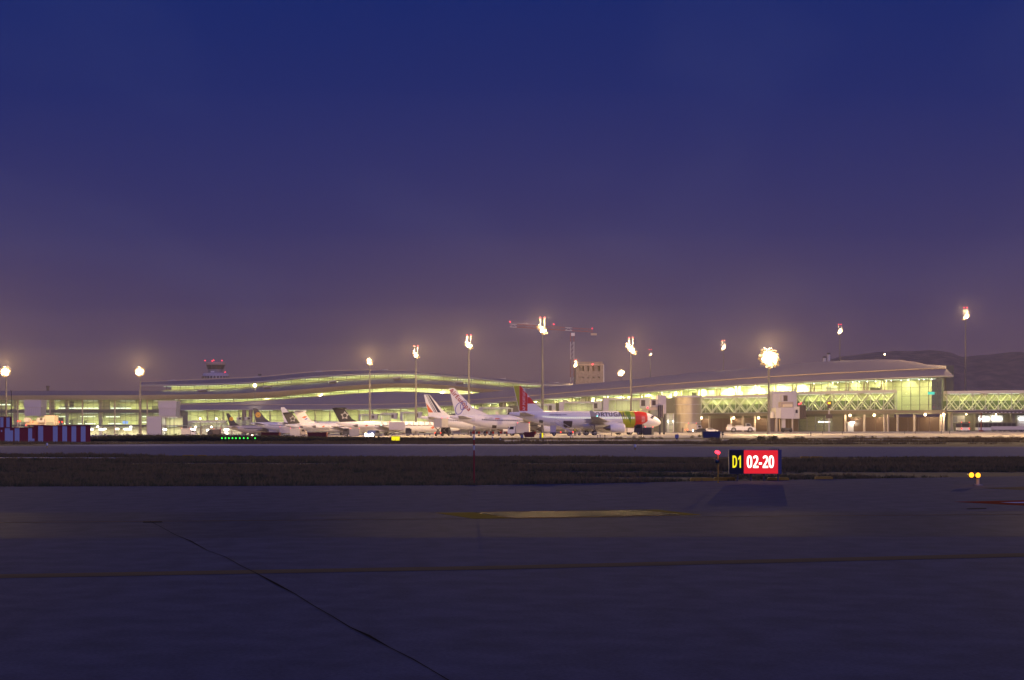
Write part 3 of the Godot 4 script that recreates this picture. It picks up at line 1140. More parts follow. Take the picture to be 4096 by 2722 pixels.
	part(t, "attic_wall", mb, M.roof_dark)
	# skylights on the roofs
	for s in [[690, 1528, 838], [1032, 1514, 838], [1275, 1492, 838], [1540, 1486, 838], [2010, 1521, 838], [2220, 1538, 838], [812, 1566, 790], [1070, 1553, 790], [1330, 1531, 790], [1588, 1517, 790], [1838, 1534, 790]]:
		var p := at(s[0], s[1], s[2])
		mb = MB.new()
		mb.box(p, Vector3(4.2, 0.5, 7.0), Basis(Vector3(0, 0, 1), 0.12) * Basis(Vector3(1, 0, 0), -0.2))
		part(t, "skylight", mb, M.off_white)
	for s in [[1038, 1508, 840], [190, 1556, 800]]:
		var p := at(s[0], s[1], s[2])
		mb = MB.new()
		mb.tube(p - Vector3(0, 1.2, 0), p + Vector3(0, 0.8, 0), 0.8, 0.8, 8)
		mb.tube(p + Vector3(0, 0.8, 0), p + Vector3(0, 1.6, 0), 1.1, 1.1, 8)
		part(t, "vent", mb, M.dark_metal)
	# left wing: curtain wall below the fascia
	build_left_wing(c2t)

func build_left_wing(c2t: Array) -> void:
	var t := thing("terminal_wing", "three-storey glass curtain wall behind the striped sheds", "building", Vector3.ZERO)
	var D := 768.0
	var rows := [1600.0, 1613.0, 1626.0, 1639.0, 1651.0, 1666.0, 1682.0, 1700.0]
	var q := -60.0
	var k := 0
	var mb: MB
	while q < 780.0:
		var q1 := q + 21.6
		for r in rows.size() - 1:
			if r == 3:
				continue
			var top: float = maxf(rows[r], table(c2t, q)) if r == 0 else rows[r]
			part(t, "pane", pane_quad(at(q, top, D), at(q1, top, D), at(q1, rows[r + 1], D), at(q, rows[r + 1], D)), M.glass)
		mb = MB.new()
		var thick := 0.7 if k % 6 == 0 else 0.16
		mb.beam(at(q, 1599, D - 0.3), at(q, 1744, D - 0.3) if k % 6 == 0 else at(q, 1702, D - 0.3), thick)
		part(t, "mullion", mb, M.mullion if k % 6 else M.beige_panel)
		q = q1
		k += 1
	for r in [1613.0, 1626.0, 1666.0, 1682.0]:
		mb = MB.new()
		mb.beam(at(-70, r, D - 0.2), at(716, r, D - 0.2), 0.14)
		part(t, "transom", mb, M.mullion)
	for r in [[1639.0, 1651.0], [1700.0, 1707.0]]:
		mb = MB.new()
		var a := at(-70, r[0], D)
		var b := at(780, r[1], D)
		mb.span(Vector3(a.x, b.y, -D + 0.3), Vector3(b.x, a.y, -D - 18.0))
		part(t, "floor_slab", mb, M.inner_dark)
	mb = MB.new()
	var wa := at(-70, 1596, D)
	var wb := at(780, 1596, D)
	mb.span(Vector3(wa.x, -2.3, -D - 18.0), Vector3(wb.x, wa.y, -D - 18.6))
	part(t, "rear_wall", mb, M.inner_wall)
	mb = MB.new()
	mb.span(Vector3(wa.x, wa.y, -D), Vector3(wb.x, wa.y + 0.3, -D - 18.6))
	part(t, "ceiling", mb, M.inner_wall)
	# dark bays and cross walls that break up the rooms
	for i in 26:
		var px := rng.randf_range(-40.0, 690.0)
		var st := i % 3
		var y0: float = [1639.0, 1700.0, 1742.0][st]
		var p := at(px, y0, D + rng.randf_range(5.0, 16.0))
		var h := rng.randf_range(1.6, 4.5) if st < 2 else rng.randf_range(1.5, 3.5)
		mb = MB.new()
		mb.box(p + Vector3(0, h * 0.5, 0), Vector3(rng.randf_range(1.0, 7.0), h, 0.5))
		part(t, "partition", mb, [M.inner_dark, M.inner_wall, M.inner_dark, M.grey_metal][rng.randi() % 4])
	for px in [60.0, 210.0, 268.0, 402.0, 560.0]:
		mb = MB.new()
		mb.box(at(px, 1670, D + 3.0), Vector3(1.6, 20.0, 1.6))
		part(t, "column", mb, M.cream)
	# rows of tube lights, some seen directly
	for s in [[315, 1634, 165], [470, 1634, 110], [252, 1667, 36], [350, 1667, 60], [450, 1668, 56], [268, 1695, 24], [320, 1696, 20], [360, 1696, 40], [458, 1696, 52], [575, 1667, 30], [575, 1690, 24], [20, 1620, 40]]:
		mb = MB.new()
		mb.box(at(s[0], s[1], D + 6.0), Vector3(s[2] / 7.4, 0.45, 0.3))
		part(t, "tube_lamp", mb, M.tube_glow)
	for x in [40.0, 190.0, 340.0, 490.0, 630.0]:
		for y in [1602.0, 1652.5, 1708.5]:
			var p := at(x, y, D) + Vector3(0, -0.2, -9.0)
			mb = MB.new()
			mb.box(p, Vector3(8.0, 0.06, 1.0))
			part(t, "ceiling_light", mb, M.tube_glow)
			area(t, p + Vector3(0, -0.08, 0), Vector2(9.0, 5.0), lin(0.98, 1.0, 0.4) if y < 1700.0 else lin(1.0, 0.85, 0.6), 330.0 if y < 1700.0 else 420.0)
	for s in [[367, 1719, 1.2], [405, 1719, 2.6], [418, 1717, 1.2], [510, 1718, 4.0], [468, 1717, 1.6], [522, 1709, 1.0], [389, 1708, 1.0]]:
		mb = MB.new()
		mb.box(at(s[0], s[1], D - 0.8), Vector3(s[2], 0.8, 0.5))
		part(t, "wall_lamp", mb, M.white_glow)
	mb = MB.new()
	mb.box(at(500, 1691, D + 1.0), Vector3(3.0, 1.5, 0.2))
	part(t, "screen", mb, M.screen_glow)

# ---------------------------------------------------------------- bridges, towers, masts
func truss_bridge(label: String, x0: float, x1: float, d0: float, d1: float, slab: float, y1: float, bays: int, lamps: int) -> void:
	var a := at(x0, slab, d0)
	var b := at(x1, slab, d1)
	var low := at(lerpf(x0, x1, 0.5), y1, lerpf(d0, d1, 0.5)).y
	var t := thing("truss_footbridge", label, "footbridge", Vector3.ZERO, 0.0, "glazed truss walkways along the concourse")
	var back := Vector3(0, 0, -4.2)
	var topy := (a.y + b.y) * 0.5
	a.y = topy; b.y = topy
	var mb := MB.new()
	var hgt := 1.0
	# roof slab
	for s in [[a + Vector3(0, 0, 0.4), b + Vector3(0, 0, 0.4)]]:
		var p: Vector3 = s[0]
		var q: Vector3 = s[1]
		var dn := Vector3(0, -hgt, 0)
		mb.quad(p, q, q + dn, p + dn, Vector3.BACK)
		mb.quad(p, q, q + back, p + back, Vector3.UP)
		mb.quad(p + dn, q + dn, q + dn + back, p + dn + back, Vector3.DOWN)
		mb.quad(p + back, q + back, q + dn + back, p + dn + back, Vector3.FORWARD)
		mb.quad(p, p + dn, p + dn + back, p + back, Vector3.LEFT)
		mb.quad(q, q + dn, q + dn + back, q + back, Vector3.RIGHT)
	part(t, "roof_slab", mb, M.off_white)
	var c0 := Vector3(a.x, low, a.z)
	var c1 := Vector3(b.x, low, b.z)
	mb = MB.new()
	mb.beam(c0, c1, 0.3, 0.3)
	mb.beam(c0 + back * 0.95, c1 + back * 0.95, 0.3, 0.3)
	mb.quad(c0, c1, c1 + back, c0 + back, Vector3.UP)
	part(t, "deck", mb, M.grey_metal)
	var ty := topy - hgt
	var h := ty - low
	# rear wall: a pale upper panel and darker panes below
	for i in bays:
		var p := a.lerp(b, i / float(bays)) + back
		var q := a.lerp(b, (i + 1) / float(bays)) + back
		mb = MB.new()
		mb.quad(Vector3(p.x, ty, p.z), Vector3(q.x, ty, q.z), Vector3(q.x, ty - h * 0.42, q.z), Vector3(p.x, ty - h * 0.42, p.z), Vector3.BACK)
		part(t, "rear_panel", mb, M.walkway_panel)
		mb = MB.new()
		mb.quad(Vector3(p.x, ty - h * 0.42, p.z), Vector3(q.x, ty - h * 0.42, q.z), Vector3(q.x, low, q.z), Vector3(p.x, low, p.z), Vector3.BACK)
		part(t, "rear_panel", mb, M.green_tint)
		var f := Vector3(0, 0, 3.9)
		p += f; q += f
		mb = MB.new()
		mb.quad(Vector3(p.x, ty, p.z), Vector3(q.x, ty, q.z), Vector3(q.x, low, q.z), Vector3(p.x, low, p.z), Vector3.BACK)
		part(t, "pane", mb, M.glass)
	# truss of the near side, and the far one in a steel coloured as if lit
	for i in bays + 1:
		var p := a.lerp(b, i / float(bays))
		mb = MB.new()
		mb.beam(Vector3(p.x, low, p.z + 0.05), Vector3(p.x, ty, p.z + 0.05), 0.2)
		part(t, "post", mb, M.steel)
	for i in bays:
		var p := a.lerp(b, i / float(bays)) + Vector3(0, 0, 0.1)
		var q := a.lerp(b, (i + 1) / float(bays)) + Vector3(0, 0, 0.1)
		mb = MB.new()
		mb.beam(Vector3(p.x, low + 0.1, p.z), Vector3(q.x, ty, q.z), 0.2)
		part(t, "brace", mb, M.steel)
		mb = MB.new()
		mb.beam(Vector3(p.x, ty, p.z + 0.22), Vector3(q.x, low + 0.1, q.z + 0.22), 0.2)
		part(t, "brace", mb, M.steel)
		# the far truss, with the inner light also put into its paler colour
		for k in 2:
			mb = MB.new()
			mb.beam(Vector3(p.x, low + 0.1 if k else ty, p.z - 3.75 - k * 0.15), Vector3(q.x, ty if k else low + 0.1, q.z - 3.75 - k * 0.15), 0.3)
			part(t, "brace", mb, M.lit_steel)
		var m := (p + q) * 0.5
		mb = MB.new()
		mb.beam(Vector3(m.x, low, m.z - 3.6), Vector3(m.x, low + h * 0.5, m.z - 3.6), 0.16)
		part(t, "post", mb, M.steel)
	mb = MB.new()
	mb.beam(Vector3(a.x, low + h * 0.5, a.z - 0.25), Vector3(b.x, low + h * 0.5, b.z - 0.25), 0.12)
	part(t, "rail", mb, M.mullion)
	mb = MB.new()
	mb.beam(Vector3(a.x, low + h * 0.22, a.z - 2.8), Vector3(b.x, low + h * 0.22, b.z - 2.8), 0.1)
	part(t, "handrail", mb, M.off_white)
	var along := (b - a)
	var yaw := atan2(-along.z, along.x)
	for i in lamps:
		var p := a.lerp(b, (i + 0.5) / lamps) + Vector3(0, -hgt - 0.06, -1.2)
		mb = MB.new()
		mb.box(p, Vector3(along.length() / lamps * 0.8, 0.06, 0.4), Basis(Vector3.UP, yaw))
		part(t, "ceiling_light", mb, M.tube_glow)
		var l := area(t, p + Vector3(0, -0.08, 0), Vector2(along.length() / lamps * 0.8, 0.4), lin(0.95, 1.0, 0.3), 75.0)
		l.rotate(Vector3.UP, yaw)

func gatehouse(label: String, x0: float, xt: float, xg: float, xh: float, x1: float, ytop: float, ybot: float, d: float) -> void:
	var o := on_ground((x0 + x1) * 0.5, d)
	var t := thing("gate_house", label, "boarding gate", o, 0.0, "boarding gate houses along the concourse")
	var L := func(px: float, py: float, back := 0.0) -> Vector3: return at(px, py, d) - o + Vector3(0, 0, -back)
	var a: Vector3 = L.call(x0, ytop)
	var deep := 7.0
	var mb := MB.new()
	var b: Vector3 = L.call(xt, ybot)
	mb.span(Vector3(a.x, b.y, 0), Vector3(b.x, a.y, -deep))
	part(t, "end_wall", mb, M.lavender_box)
	var e: Vector3 = L.call(x1, ytop)
	mb = MB.new()
	mb.span(Vector3(b.x, a.y - 0.7, 0.2), Vector3(e.x, a.y + 0.02, -deep))
	part(t, "roof", mb, M.off_white)
	mb = MB.new()
	mb.span(Vector3(b.x, b.y, 0.1), Vector3(e.x, b.y + 0.35, -deep))
	part(t, "floor", mb, M.grey_metal)
	mb = MB.new()
	mb.span(Vector3(b.x, b.y, -deep + 0.2), Vector3(e.x, a.y, -deep))
	part(t, "rear_wall", mb, M.inner_wall)
	# braced panel
	var g: Vector3 = L.call(xg, ytop)
	part(t, "pane", pane_quad(Vector3(b.x, a.y - 0.7, -0.1), Vector3(g.x, a.y - 0.7, -0.1), Vector3(g.x, b.y + 0.3, -0.1), Vector3(b.x, b.y + 0.3, -0.1)), M.glass)
	for s in [[Vector3(b.x, b.y, 0.1), Vector3(g.x, a.y - 0.7, 0.1)], [Vector3(b.x, a.y - 0.7, 0.1), Vector3(g.x, b.y, 0.1)]]:
		mb = MB.new()
		mb.beam(s[0], s[1], 0.22)
		part(t, "brace", mb, M.steel)
	# frosted glass box
	var hx: Vector3 = L.call(xh, ytop)
	var cnt := 4
	for i in cnt:
		var p := lerpf(g.x, hx.x, i / float(cnt))
		var q := lerpf(g.x, hx.x, (i + 1) / float(cnt))
		part(t, "pane", pane_quad(Vector3(p, a.y - 0.8, 0.3), Vector3(q, a.y - 0.8, 0.3), Vector3(q, b.y, 0.3), Vector3(p, b.y, 0.3)), M.frosted)
		mb = MB.new()
		mb.beam(Vector3(p, a.y - 0.8, 0.36), Vector3(p, b.y, 0.36), 0.12)
		part(t, "mullion", mb, M.mullion)
	mb = MB.new()
	mb.beam(Vector3(g.x, lerpf(a.y, b.y, 0.75), 0.36), Vector3(hx.x, lerpf(a.y, b.y, 0.75), 0.36), 0.1)
	part(t, "transom", mb, M.mullion)
	# air-handling hood with a dark louvre
	mb = MB.new()
	mb.span(Vector3(hx.x, lerpf(a.y, b.y, 0.62), 2.2), Vector3(e.x, a.y - 0.4, -1.0))
	part(t, "hood", mb, M.off_white)
	mb = MB.new()
	mb.span(Vector3(lerpf(hx.x, e.x, 0.12), lerpf(a.y, b.y, 0.5), 2.3), Vector3(lerpf(hx.x, e.x, 0.5), a.y - 0.8, 2.2))
	part(t, "louvre", mb, M.bellows)
	for k in [0.15, 0.8]:
		mb = MB.new()
		var x := lerpf(a.x, e.x, k)
		mb.tube(Vector3(x, -0.1, -3.0), Vector3(x, b.y, -3.0), 0.4, 0.4, 8, false)
		part(t, "leg", mb, M.cream)
	var lp := Vector3((g.x + hx.x) * 0.5, a.y - 0.85, -2.5)
	mb = MB.new()
	mb.box(lp, Vector3(2.4, 0.06, 0.4))
	part(t, "ceiling_light", mb, M.tube_glow)
	area(t, lp + Vector3(0, -0.08, 0), Vector2(6.0, 2.0), lin(0.96, 1.0, 0.4), 100.0)

func jet_bridge_cabin() -> void:
	var d := 470.0
	var o := on_ground(3150, d)
	var t := thing("jet_bridge", "mobile boarding bridge with stacked hood and dark bellows on a wheeled leg", "jet bridge", o)
	var L := func(px: float, py: float) -> Vector3: return at(px, py, d) - o
	var sp := func(called: String, x0: float, y0: float, x1: float, y1: float, z0: float, z1: float, m: Material) -> void:
		var a: Vector3 = L.call(x0, y0)
		var b: Vector3 = L.call(x1, y1)
		var mb := MB.new()
		mb.span(Vector3(a.x, b.y, z0), Vector3(b.x, a.y, z1))
		part(t, called, mb, m)
	sp.call("cabin", 3120, 1631, 3172, 1676, 2.2, -2.2, M.lavender_box)
	sp.call("cabin_front", 3172.5, 1628, 3194, 1676, 2.0, -2.0, M.off_white)
	sp.call("cabin_window", 3178, 1640, 3187, 1654, 2.03, 1.9, M.dark_glass)
	for i in 5:
		var x := 3194.3 + i * 5.0
		sp.call("bellows_fold", x, 1622 + (i % 2) * 2, x + 4.4, 1677 - (i % 2) * 2, 2.3 - (i % 2) * 0.25, -2.3, M.bellows)
	sp.call("upper_deck", 3119, 1609, 3171, 1630.5, 1.6, -2.0, M.roof_grey)
	sp.call("canopy", 3128, 1618, 3165, 1630, 2.4, 1.65, M.cream)
	sp.call("hood", 3125, 1581, 3155, 1608.5, 1.2, -1.6, M.lavender_box)
	sp.call("louvre", 3132, 1583, 3148, 1606, 1.3, 1.15, M.bellows)
	sp.call("tunnel", 3100, 1632, 3119.5, 1674, 1.8, -6.0, M.off_white)
	var mb := MB.new()
	mb.lathe(L.call(3091, 1673), Vector3.UP, [[0.0, 0.9], [1.0, 0.9], [1.7, 0.75], [2.05, 0.3], [2.1, 0.01]], 12)
	part(t, "lamp_cover", mb, M.off_white)
	sp.call("stair_enclosure", 3080, 1673.5, 3096, 1728, 0.6, -0.8, M.bellows)
	sp.call("support_leg", 3127, 1676.5, 3141, 1712, 0.7, -0.7, M.lavender_box)
	sp.call("wheel_frame", 3126, 1712.5, 3168, 1722, 0.8, -0.8, M.dark_metal)
	for x in [3131.0, 3162.0]:
		mb = MB.new()
		var w: Vector3 = L.call(x, 1727)
		w.y = 0.62
		mb.tube(w + Vector3(0, 0, 0.9), w + Vector3(0, 0, 0.4), 0.62, 0.62, 14)
		part(t, "wheel", mb, M.rubber)
	for s in [[3103, 1678, 3101, 1734], [3118, 1678, 3121, 1734]]:
		mb = MB.new()
		var p: Vector3 = L.call(s[0], s[1])
		var q: Vector3 = L.call(s[2], s[3])
		q.y = 0.0
		mb.beam(p, q, 0.25)
		part(t, "post", mb, M.beige_panel)
	for s in [[3192, 1618], [3199, 1615]]:
		mb = MB.new()
		mb.ball(L.call(s[0], s[1]) + Vector3(0, 0, 2.0), 0.28, 6)
		part(t, "red_lamp", mb, M.red_glow)
	# link block between the bridges, standing behind
	o = on_ground(3138, 508.0)
	t = thing("link_block", "tall pale block joining two glazed truss walkways behind a mobile bridge", "building", o)
	var a := at(3090, 1565, 508) - o
	var b := at(3187, 1640, 508) - o
	mb = MB.new()
	mb.span(Vector3(a.x, b.y, 0), Vector3(b.x, a.y, -6))
	part(t, "wall", mb, M.lavender_box)
	for i in 3:
		var x := lerpf(a.x, b.x, 0.04 + i * 0.16)
		mb = MB.new()
		mb.span(Vector3(x, b.y + 0.3, 0.12), Vector3(x + 1.3, a.y - 1.0, 0.02))
		part(t, "panel", mb, M.off_white)
	for x in [0.2, 0.5, 0.85]:
		mb = MB.new()
		mb.beam(Vector3(lerpf(a.x, b.x, x), 0, -1), Vector3(lerpf(a.x, b.x, x), b.y, -1), 0.5)
		part(t, "column", mb, M.cream)

func nose_bridge() -> void:
	var d := 352.0
	var o := on_ground(2640, d)
	var t := thing("jet_bridge", "boarding bridge with ribbed bellows at the nose of the red and green tailed airliner", "jet bridge", o)
	var L := func(px: float, py: float) -> Vector3: return at(px, py, d) - o
	var mb := MB.new()
	var a: Vector3 = L.call(2566, 1640)
	var b: Vector3 = L.call(2630, 1626)
	mb.prism(PackedVector2Array([Vector2(a.x, a.y), Vector2(b.x, b.y), Vector2(b.x, b.y - 0.9), Vector2(a.x, a.y - 0.3)]), Vector3(0, 0, -1.2), Vector3.RIGHT, Vector3.UP, 2.8)
	part(t, "sloping_roof", mb, M.cream)
	a = L.call(2605, 1636); b = L.call(2634, 1668)
	mb = MB.new()
	mb.span(Vector3(a.x, b.y, 0.0), Vector3(b.x, a.y, -2.4))
	part(t, "glazed_side", mb, M.frosted)
	for i in 6:
		var p: Vector3 = L.call(2634.5 + i * 3.3, 1622 + (i % 2))
		var q: Vector3 = L.call(2637.4 + i * 3.3, 1671 - (i % 2))
		mb = MB.new()
		mb.span(Vector3(p.x, q.y, 0.6 - (i % 2) * 0.2), Vector3(q.x, p.y, -2.6))
		part(t, "bellows_fold", mb, M.cream if i % 2 else M.bellows)
	a = L.call(2604, 1600); b = L.call(2632, 1628)
	mb = MB.new()
	mb.span(Vector3(a.x, b.y, 0.0), Vector3(b.x, a.y, -2.6))
	part(t, "hood", mb, M.off_white)
	a = L.call(2609, 1603); b = L.call(2623, 1622)
	mb = MB.new()
	mb.span(Vector3(a.x, b.y, 0.12), Vector3(b.x, a.y, -0.05))
	part(t, "louvre", mb, M.bellows)
	a = L.call(2655, 1582); b = L.call(2666, 1655)
	mb = MB.new()
	mb.span(Vector3(a.x - 1.3, b.y, -0.5), Vector3(b.x, a.y, -6.5))
	part(t, "tunnel", mb, M.lavender_box)
	for x in [2645.0, 2662.0]:
		var p: Vector3 = L.call(x, 1668)
		mb = MB.new()
		mb.beam(Vector3(p.x, 0.0, -3.4), Vector3(p.x, p.y + 0.4, -3.4), 0.45)
		part(t, "leg", mb, M.dark_metal)
	mb = MB.new()
	mb.ball(L.call(2590, 1635) + Vector3(0, 0.2, 0.5), 0.22, 6)
	part(t, "red_lamp", mb, M.red_glow)

func build_stair_tower() -> void:
	# pale ribbed drum
	var d := 512.0
	var o := on_ground(2752, d)
	var t := thing("stair_drum", "pale ribbed cylindrical stair tower beside a boarding bridge", "tower", o)
	var r := 52.0 / F * d
	var top := at(2752, 1588, d).y - o.y
	var mb := MB.new()
	var seg := 72
	for i in seg:
		var a0 := TAU * i / seg
		var a1 := TAU * (i + 0.82) / seg
		var a2 := TAU * (i + 1.0) / seg
		var p := func(an: float, rr: float, y: float) -> Vector3: return Vector3(cos(an) * rr, y, sin(an) * rr)
		mb.quad(p.call(a0, r, 0), p.call(a1, r, 0), p.call(a1, r, top), p.call(a0, r, top), p.call(a0, 1.0, 0))
		mb.quad(p.call(a1, r - 0.06, 0), p.call(a2, r - 0.06, 0), p.call(a2, r - 0.06, top), p.call(a1, r - 0.06, top), p.call(a1, 1.0, 0))
	part(t, "wall", mb, M.drum_metal)
	for k in [0.27, 0.52, 0.78]:
		mb = MB.new()
		mb.lathe(Vector3(0, top * k, 0), Vector3.UP, [[-0.12, r], [-0.1, r + 0.18], [0.1, r + 0.18], [0.12, r]], 48)
		part(t, "band", mb, M.off_white)
	mb = MB.new()
	mb.lathe(Vector3(0, top, 0), Vector3.UP, [[-0.35, r + 0.35], [0.35, r + 0.35], [0.4, 0.01]], 48)
	part(t, "roof", mb, M.off_white)
	# framed stair block beside it
	d = 506.0
	o = on_ground(2668, d)
	t = thing("stair_block", "dark framed stair block with lit doorway next to the cylindrical tower", "building", o)
	var a := at(2638, 1655, d) - o
	var b := at(2698, 1655, d) - o
	mb = MB.new()
	mb.span(Vector3(a.x, 0, -2), Vector3(lerpf(a.x, b.x, 0.48), a.y, -7))
	part(t, "wall", mb, M.inner_dark)
	for k in 4:
		mb = MB.new()
		var y := a.y * (0.12 + 0.27 * k)
		mb.beam(Vector3(a.x, y, -1.8), Vector3(b.x, y, -1.8), 0.2)
		part(t, "beam", mb, M.mullion)
	for k in 4:
		mb = MB.new()
		var x := lerpf(a.x, b.x, [0.0, 0.48, 0.62, 0.98][k])
		mb.beam(Vector3(x, 0, -1.8), Vector3(x, a.y, -1.8), 0.3)
		part(t, "post", mb, M.off_white if k > 1 else M.mullion)
	mb = MB.new()
	mb.span(Vector3(lerpf(a.x, b.x, 0.5), 0, -5), Vector3(b.x, a.y, -6))
	part(t, "rear_wall", mb, M.inner_wall)
	for x in [0.6, 0.94]:
		var p := Vector3(lerpf(a.x, b.x, x), 3.9, -1.4)
		mb = MB.new()
		mb.ball(p, 0.24, 6)
		part(t, "lamp", mb, M.white_glow)
	omni(t, Vector3(lerpf(a.x, b.x, 0.77), 3.8, -1.2), lin(1.0, 0.95, 0.75), 5.0, 0.2)

func build_tall_towers() -> void:
	# control tower
	var d := 1150.0
	var o := at(862, 1713, d)
	o.y = -2.0
	var t := thing("control_tower", "airport control tower with flared dark cab and red roof lights", "tower", o)
	var s := d / F
	var Y := func(py: float) -> float: return at(0, py, d).y - o.y
	var mb := MB.new()
	mb.lathe(Vector3.ZERO, Vector3.UP, [[0.0, 54 * s], [Y.call(1522), 54 * s], [Y.call(1508), 53 * s], [Y.call(1494), 48 * s], [Y.call(1493), 1.0]], 32)
	part(t, "drum", mb, M.off_white)
	for i in 26:
		var an := TAU * i / 26.0
		mb = MB.new()
		var rr := 52.6 * s
		mb.box(Vector3(cos(an) * rr, Y.call(1511.5), sin(an) * rr), Vector3(1.7, 1.9, 0.8), Basis(Vector3.UP, -an + PI / 2))
		part(t, "window", mb, M.dark_glass)
	mb = MB.new()
	mb.lathe(Vector3.ZERO, Vector3.UP, [[Y.call(1493), 29 * s], [Y.call(1480), 30 * s], [Y.call(1478), 31 * s]], 12)
	part(t, "neck", mb, M.grey_metal)
	mb = MB.new()
	mb.lathe(Vector3.ZERO, Vector3.UP, [[Y.call(1479), 31 * s], [Y.call(1463), 36 * s], [Y.call(1461), 37 * s]], 12)
	part(t, "cab_glass", mb, M.tower_glass)
	mb = MB.new()
	mb.lathe(Vector3.ZERO, Vector3.UP, [[Y.call(1461.5), 37 * s], [Y.call(1461), 38.5 * s], [Y.call(1453), 39.5 * s], [Y.call(1451), 36 * s], [Y.call(1450), 0.01]], 12)
	part(t, "cab_roof", mb, M.beige_panel)
	for i in 12:
		var an := TAU * (i + 0.5) / 12.0
		mb = MB.new()
		mb.beam(Vector3(cos(an) * 31.3 * s, Y.call(1479), sin(an) * 31.3 * s), Vector3(cos(an) * 37 * s, Y.call(1461), sin(an) * 37 * s), 0.3)
		part(t, "window_post", mb, M.mullion)
	mb = MB.new()
	mb.box(Vector3(-6 * s, Y.call(1489), 32 * s), Vector3(14 * s, 6 * s, 0.6))
	part(t, "signboard", mb, M.white)
	for p in [[-34, 1445], [0, 1444], [-6, 1447], [33, 1445], [46, 1491]]:
		mb = MB.new()
		mb.ball(Vector3(p[0] * s, Y.call(p[1]), 8.0), 0.45, 6)
		part(t, "red_lamp", mb, M.red_glow)
		mb = MB.new()
		mb.beam(Vector3(p[0] * s, Y.call(p[1]), 8.0), Vector3(p[0] * s, Y.call(p[1]) - 1.4, 8.0), 0.15)
		part(t, "lamp_stem", mb, M.dark_metal)
	mb = MB.new()
	mb.tube(Vector3(14 * s, Y.call(1451), 0), Vector3(14 * s, Y.call(1428), 0), 0.12, 0.05, 5)
	part(t, "antenna", mb, M.dark_metal)
	# unfinished concrete building under the crane
	d = 1000.0
	o = at(2358, 1713, d)
	o.y = 0.0
	s = d / F
	t = thing("concrete_tower_block", "unfinished pale concrete building with a row of tall openings under the crane", "building", o)
	Y = func(py: float) -> float: return at(0, py, d).y
	var hw := 56.0 * s
	# one solid block with deep openings cut into it
	var top_y: float = Y.call(1461)
	var wall := CSGBox3D.new()
	wall.name = "wall"
	wall.size = Vector3(hw * 2.0, top_y, 20.0)
	wall.position = Vector3(0, top_y * 0.5, -10.0)
	wall.material = M.tower_concrete
	t.add_child(wall, true)
	for k in 6:
		var ox := (-46.0 + k * 20.5) * s
		for q in [[1475.0, 8.4 * s, 20.0 * s, 0.0], [1512.0, 5.6 * s, 5.6 * s, PI / 4.0]]:
			var cut := CSGBox3D.new()
			cut.name = "opening"
			cut.operation = CSGShape3D.OPERATION_SUBTRACTION
			cut.size = Vector3(q[1], q[2], 14.0)
			cut.rotation.z = q[3]
			cut.position = Vector3(ox if absf(ox) < hw - 3.0 else signf(ox) * (hw - 3.0), Y.call(q[0]) - top_y * 0.5, 10.0 - 6.0)
			cut.material = M.tower_concrete
			wall.add_child(cut, true)
	mb = MB.new()
	mb.span(Vector3(-hw - 0.3, Y.call(1461), 0.4), Vector3(hw + 0.4, Y.call(1457), -20.4))
	part(t, "cornice", mb, M.beige_panel)
	mb = MB.new()
	mb.span(Vector3(-40 * s, Y.call(1457), -2), Vector3(hw - 0.5, Y.call(1447), -18))
	part(t, "parapet", mb, M.tower_concrete)
	mb = MB.new()
	mb.beam(Vector3(hw + 0.2, 0, 0.5), Vector3(hw + 0.2, Y.call(1461), 0.5), 0.5)
	part(t, "downpipe", mb, M.white)
	mb = MB.new()
	mb.ball(Vector3(12 * s, Y.call(1458), 1.0), 0.6, 6)
	part(t, "red_lamp", mb, M.red_glow)
	# tower crane
	d = 1020.0
	o = at(2289, 1713, d)
	o.y = 0.0
	s = d / F
	t = thing("tower_crane", "red and white lattice tower crane with red warning lights", "crane", o)
	Y = func(py: float) -> float: return at(0, py, d).y
	var top: float = Y.call(1333)
	var secs := 11
	for i in secs:
		var y0 := top * i / secs
		var y1 := top * (i + 1) / secs
		mb = MB.new()
		var w := 7.0 * s
		for sx in [-1, 1]:
			for sz in [-1, 1]:
				mb.beam(Vector3(sx * w, y0, sz * w), Vector3(sx * w, y1, sz * w), 0.32)
			mb.beam(Vector3(-w, y0 if sx > 0 else (y0 + y1) * 0.5, w), Vector3(w, (y0 + y1) * 0.5 if sx > 0 else y1, w), 0.2)
			mb.beam(Vector3(sx * w, y0, -w), Vector3(sx * w, y1, w), 0.2)
		part(t, "mast_section", mb, M.crane_red if (i / 2) % 2 else M.crane_white)
	var j0 := Vector3((2039 - 2289) * s, Y.call(1308), 0)
	var j1 := Vector3((2372 - 2289) * s, Y.call(1329), 0)
	var jn := 12
	for i in jn:
		var a := j0.lerp(j1, i / float(jn))
		var b := j0.lerp(j1, (i + 1) / float(jn))
		var up := Vector3(0, 2.0, 0)
		mb = MB.new()
		mb.beam(a, b, 0.3)
		mb.beam(a + up, b + up, 0.3)
		mb.beam(a + Vector3(0, 0, -1.2), b + Vector3(0, 0, -1.2), 0.3)
		mb.beam(a, (a + b) * 0.5 + up, 0.2)
		mb.beam((a + b) * 0.5 + up, b, 0.2)
		part(t, "jib_section", mb, M.crane_red if i % 4 else M.crane_white)
	mb = MB.new()
	mb.span(Vector3((2364 - 2289) * s, Y.call(1342), 0.8), Vector3((2387 - 2289) * s, Y.call(1334), -1.6))
	part(t, "counterweight", mb, M.beige_panel)
	mb = MB.new()
	mb.span(Vector3(-0.8, Y.call(1345), 1.6), Vector3(1.8, Y.call(1333), 0.0))
	part(t, "cab", mb, M.white)
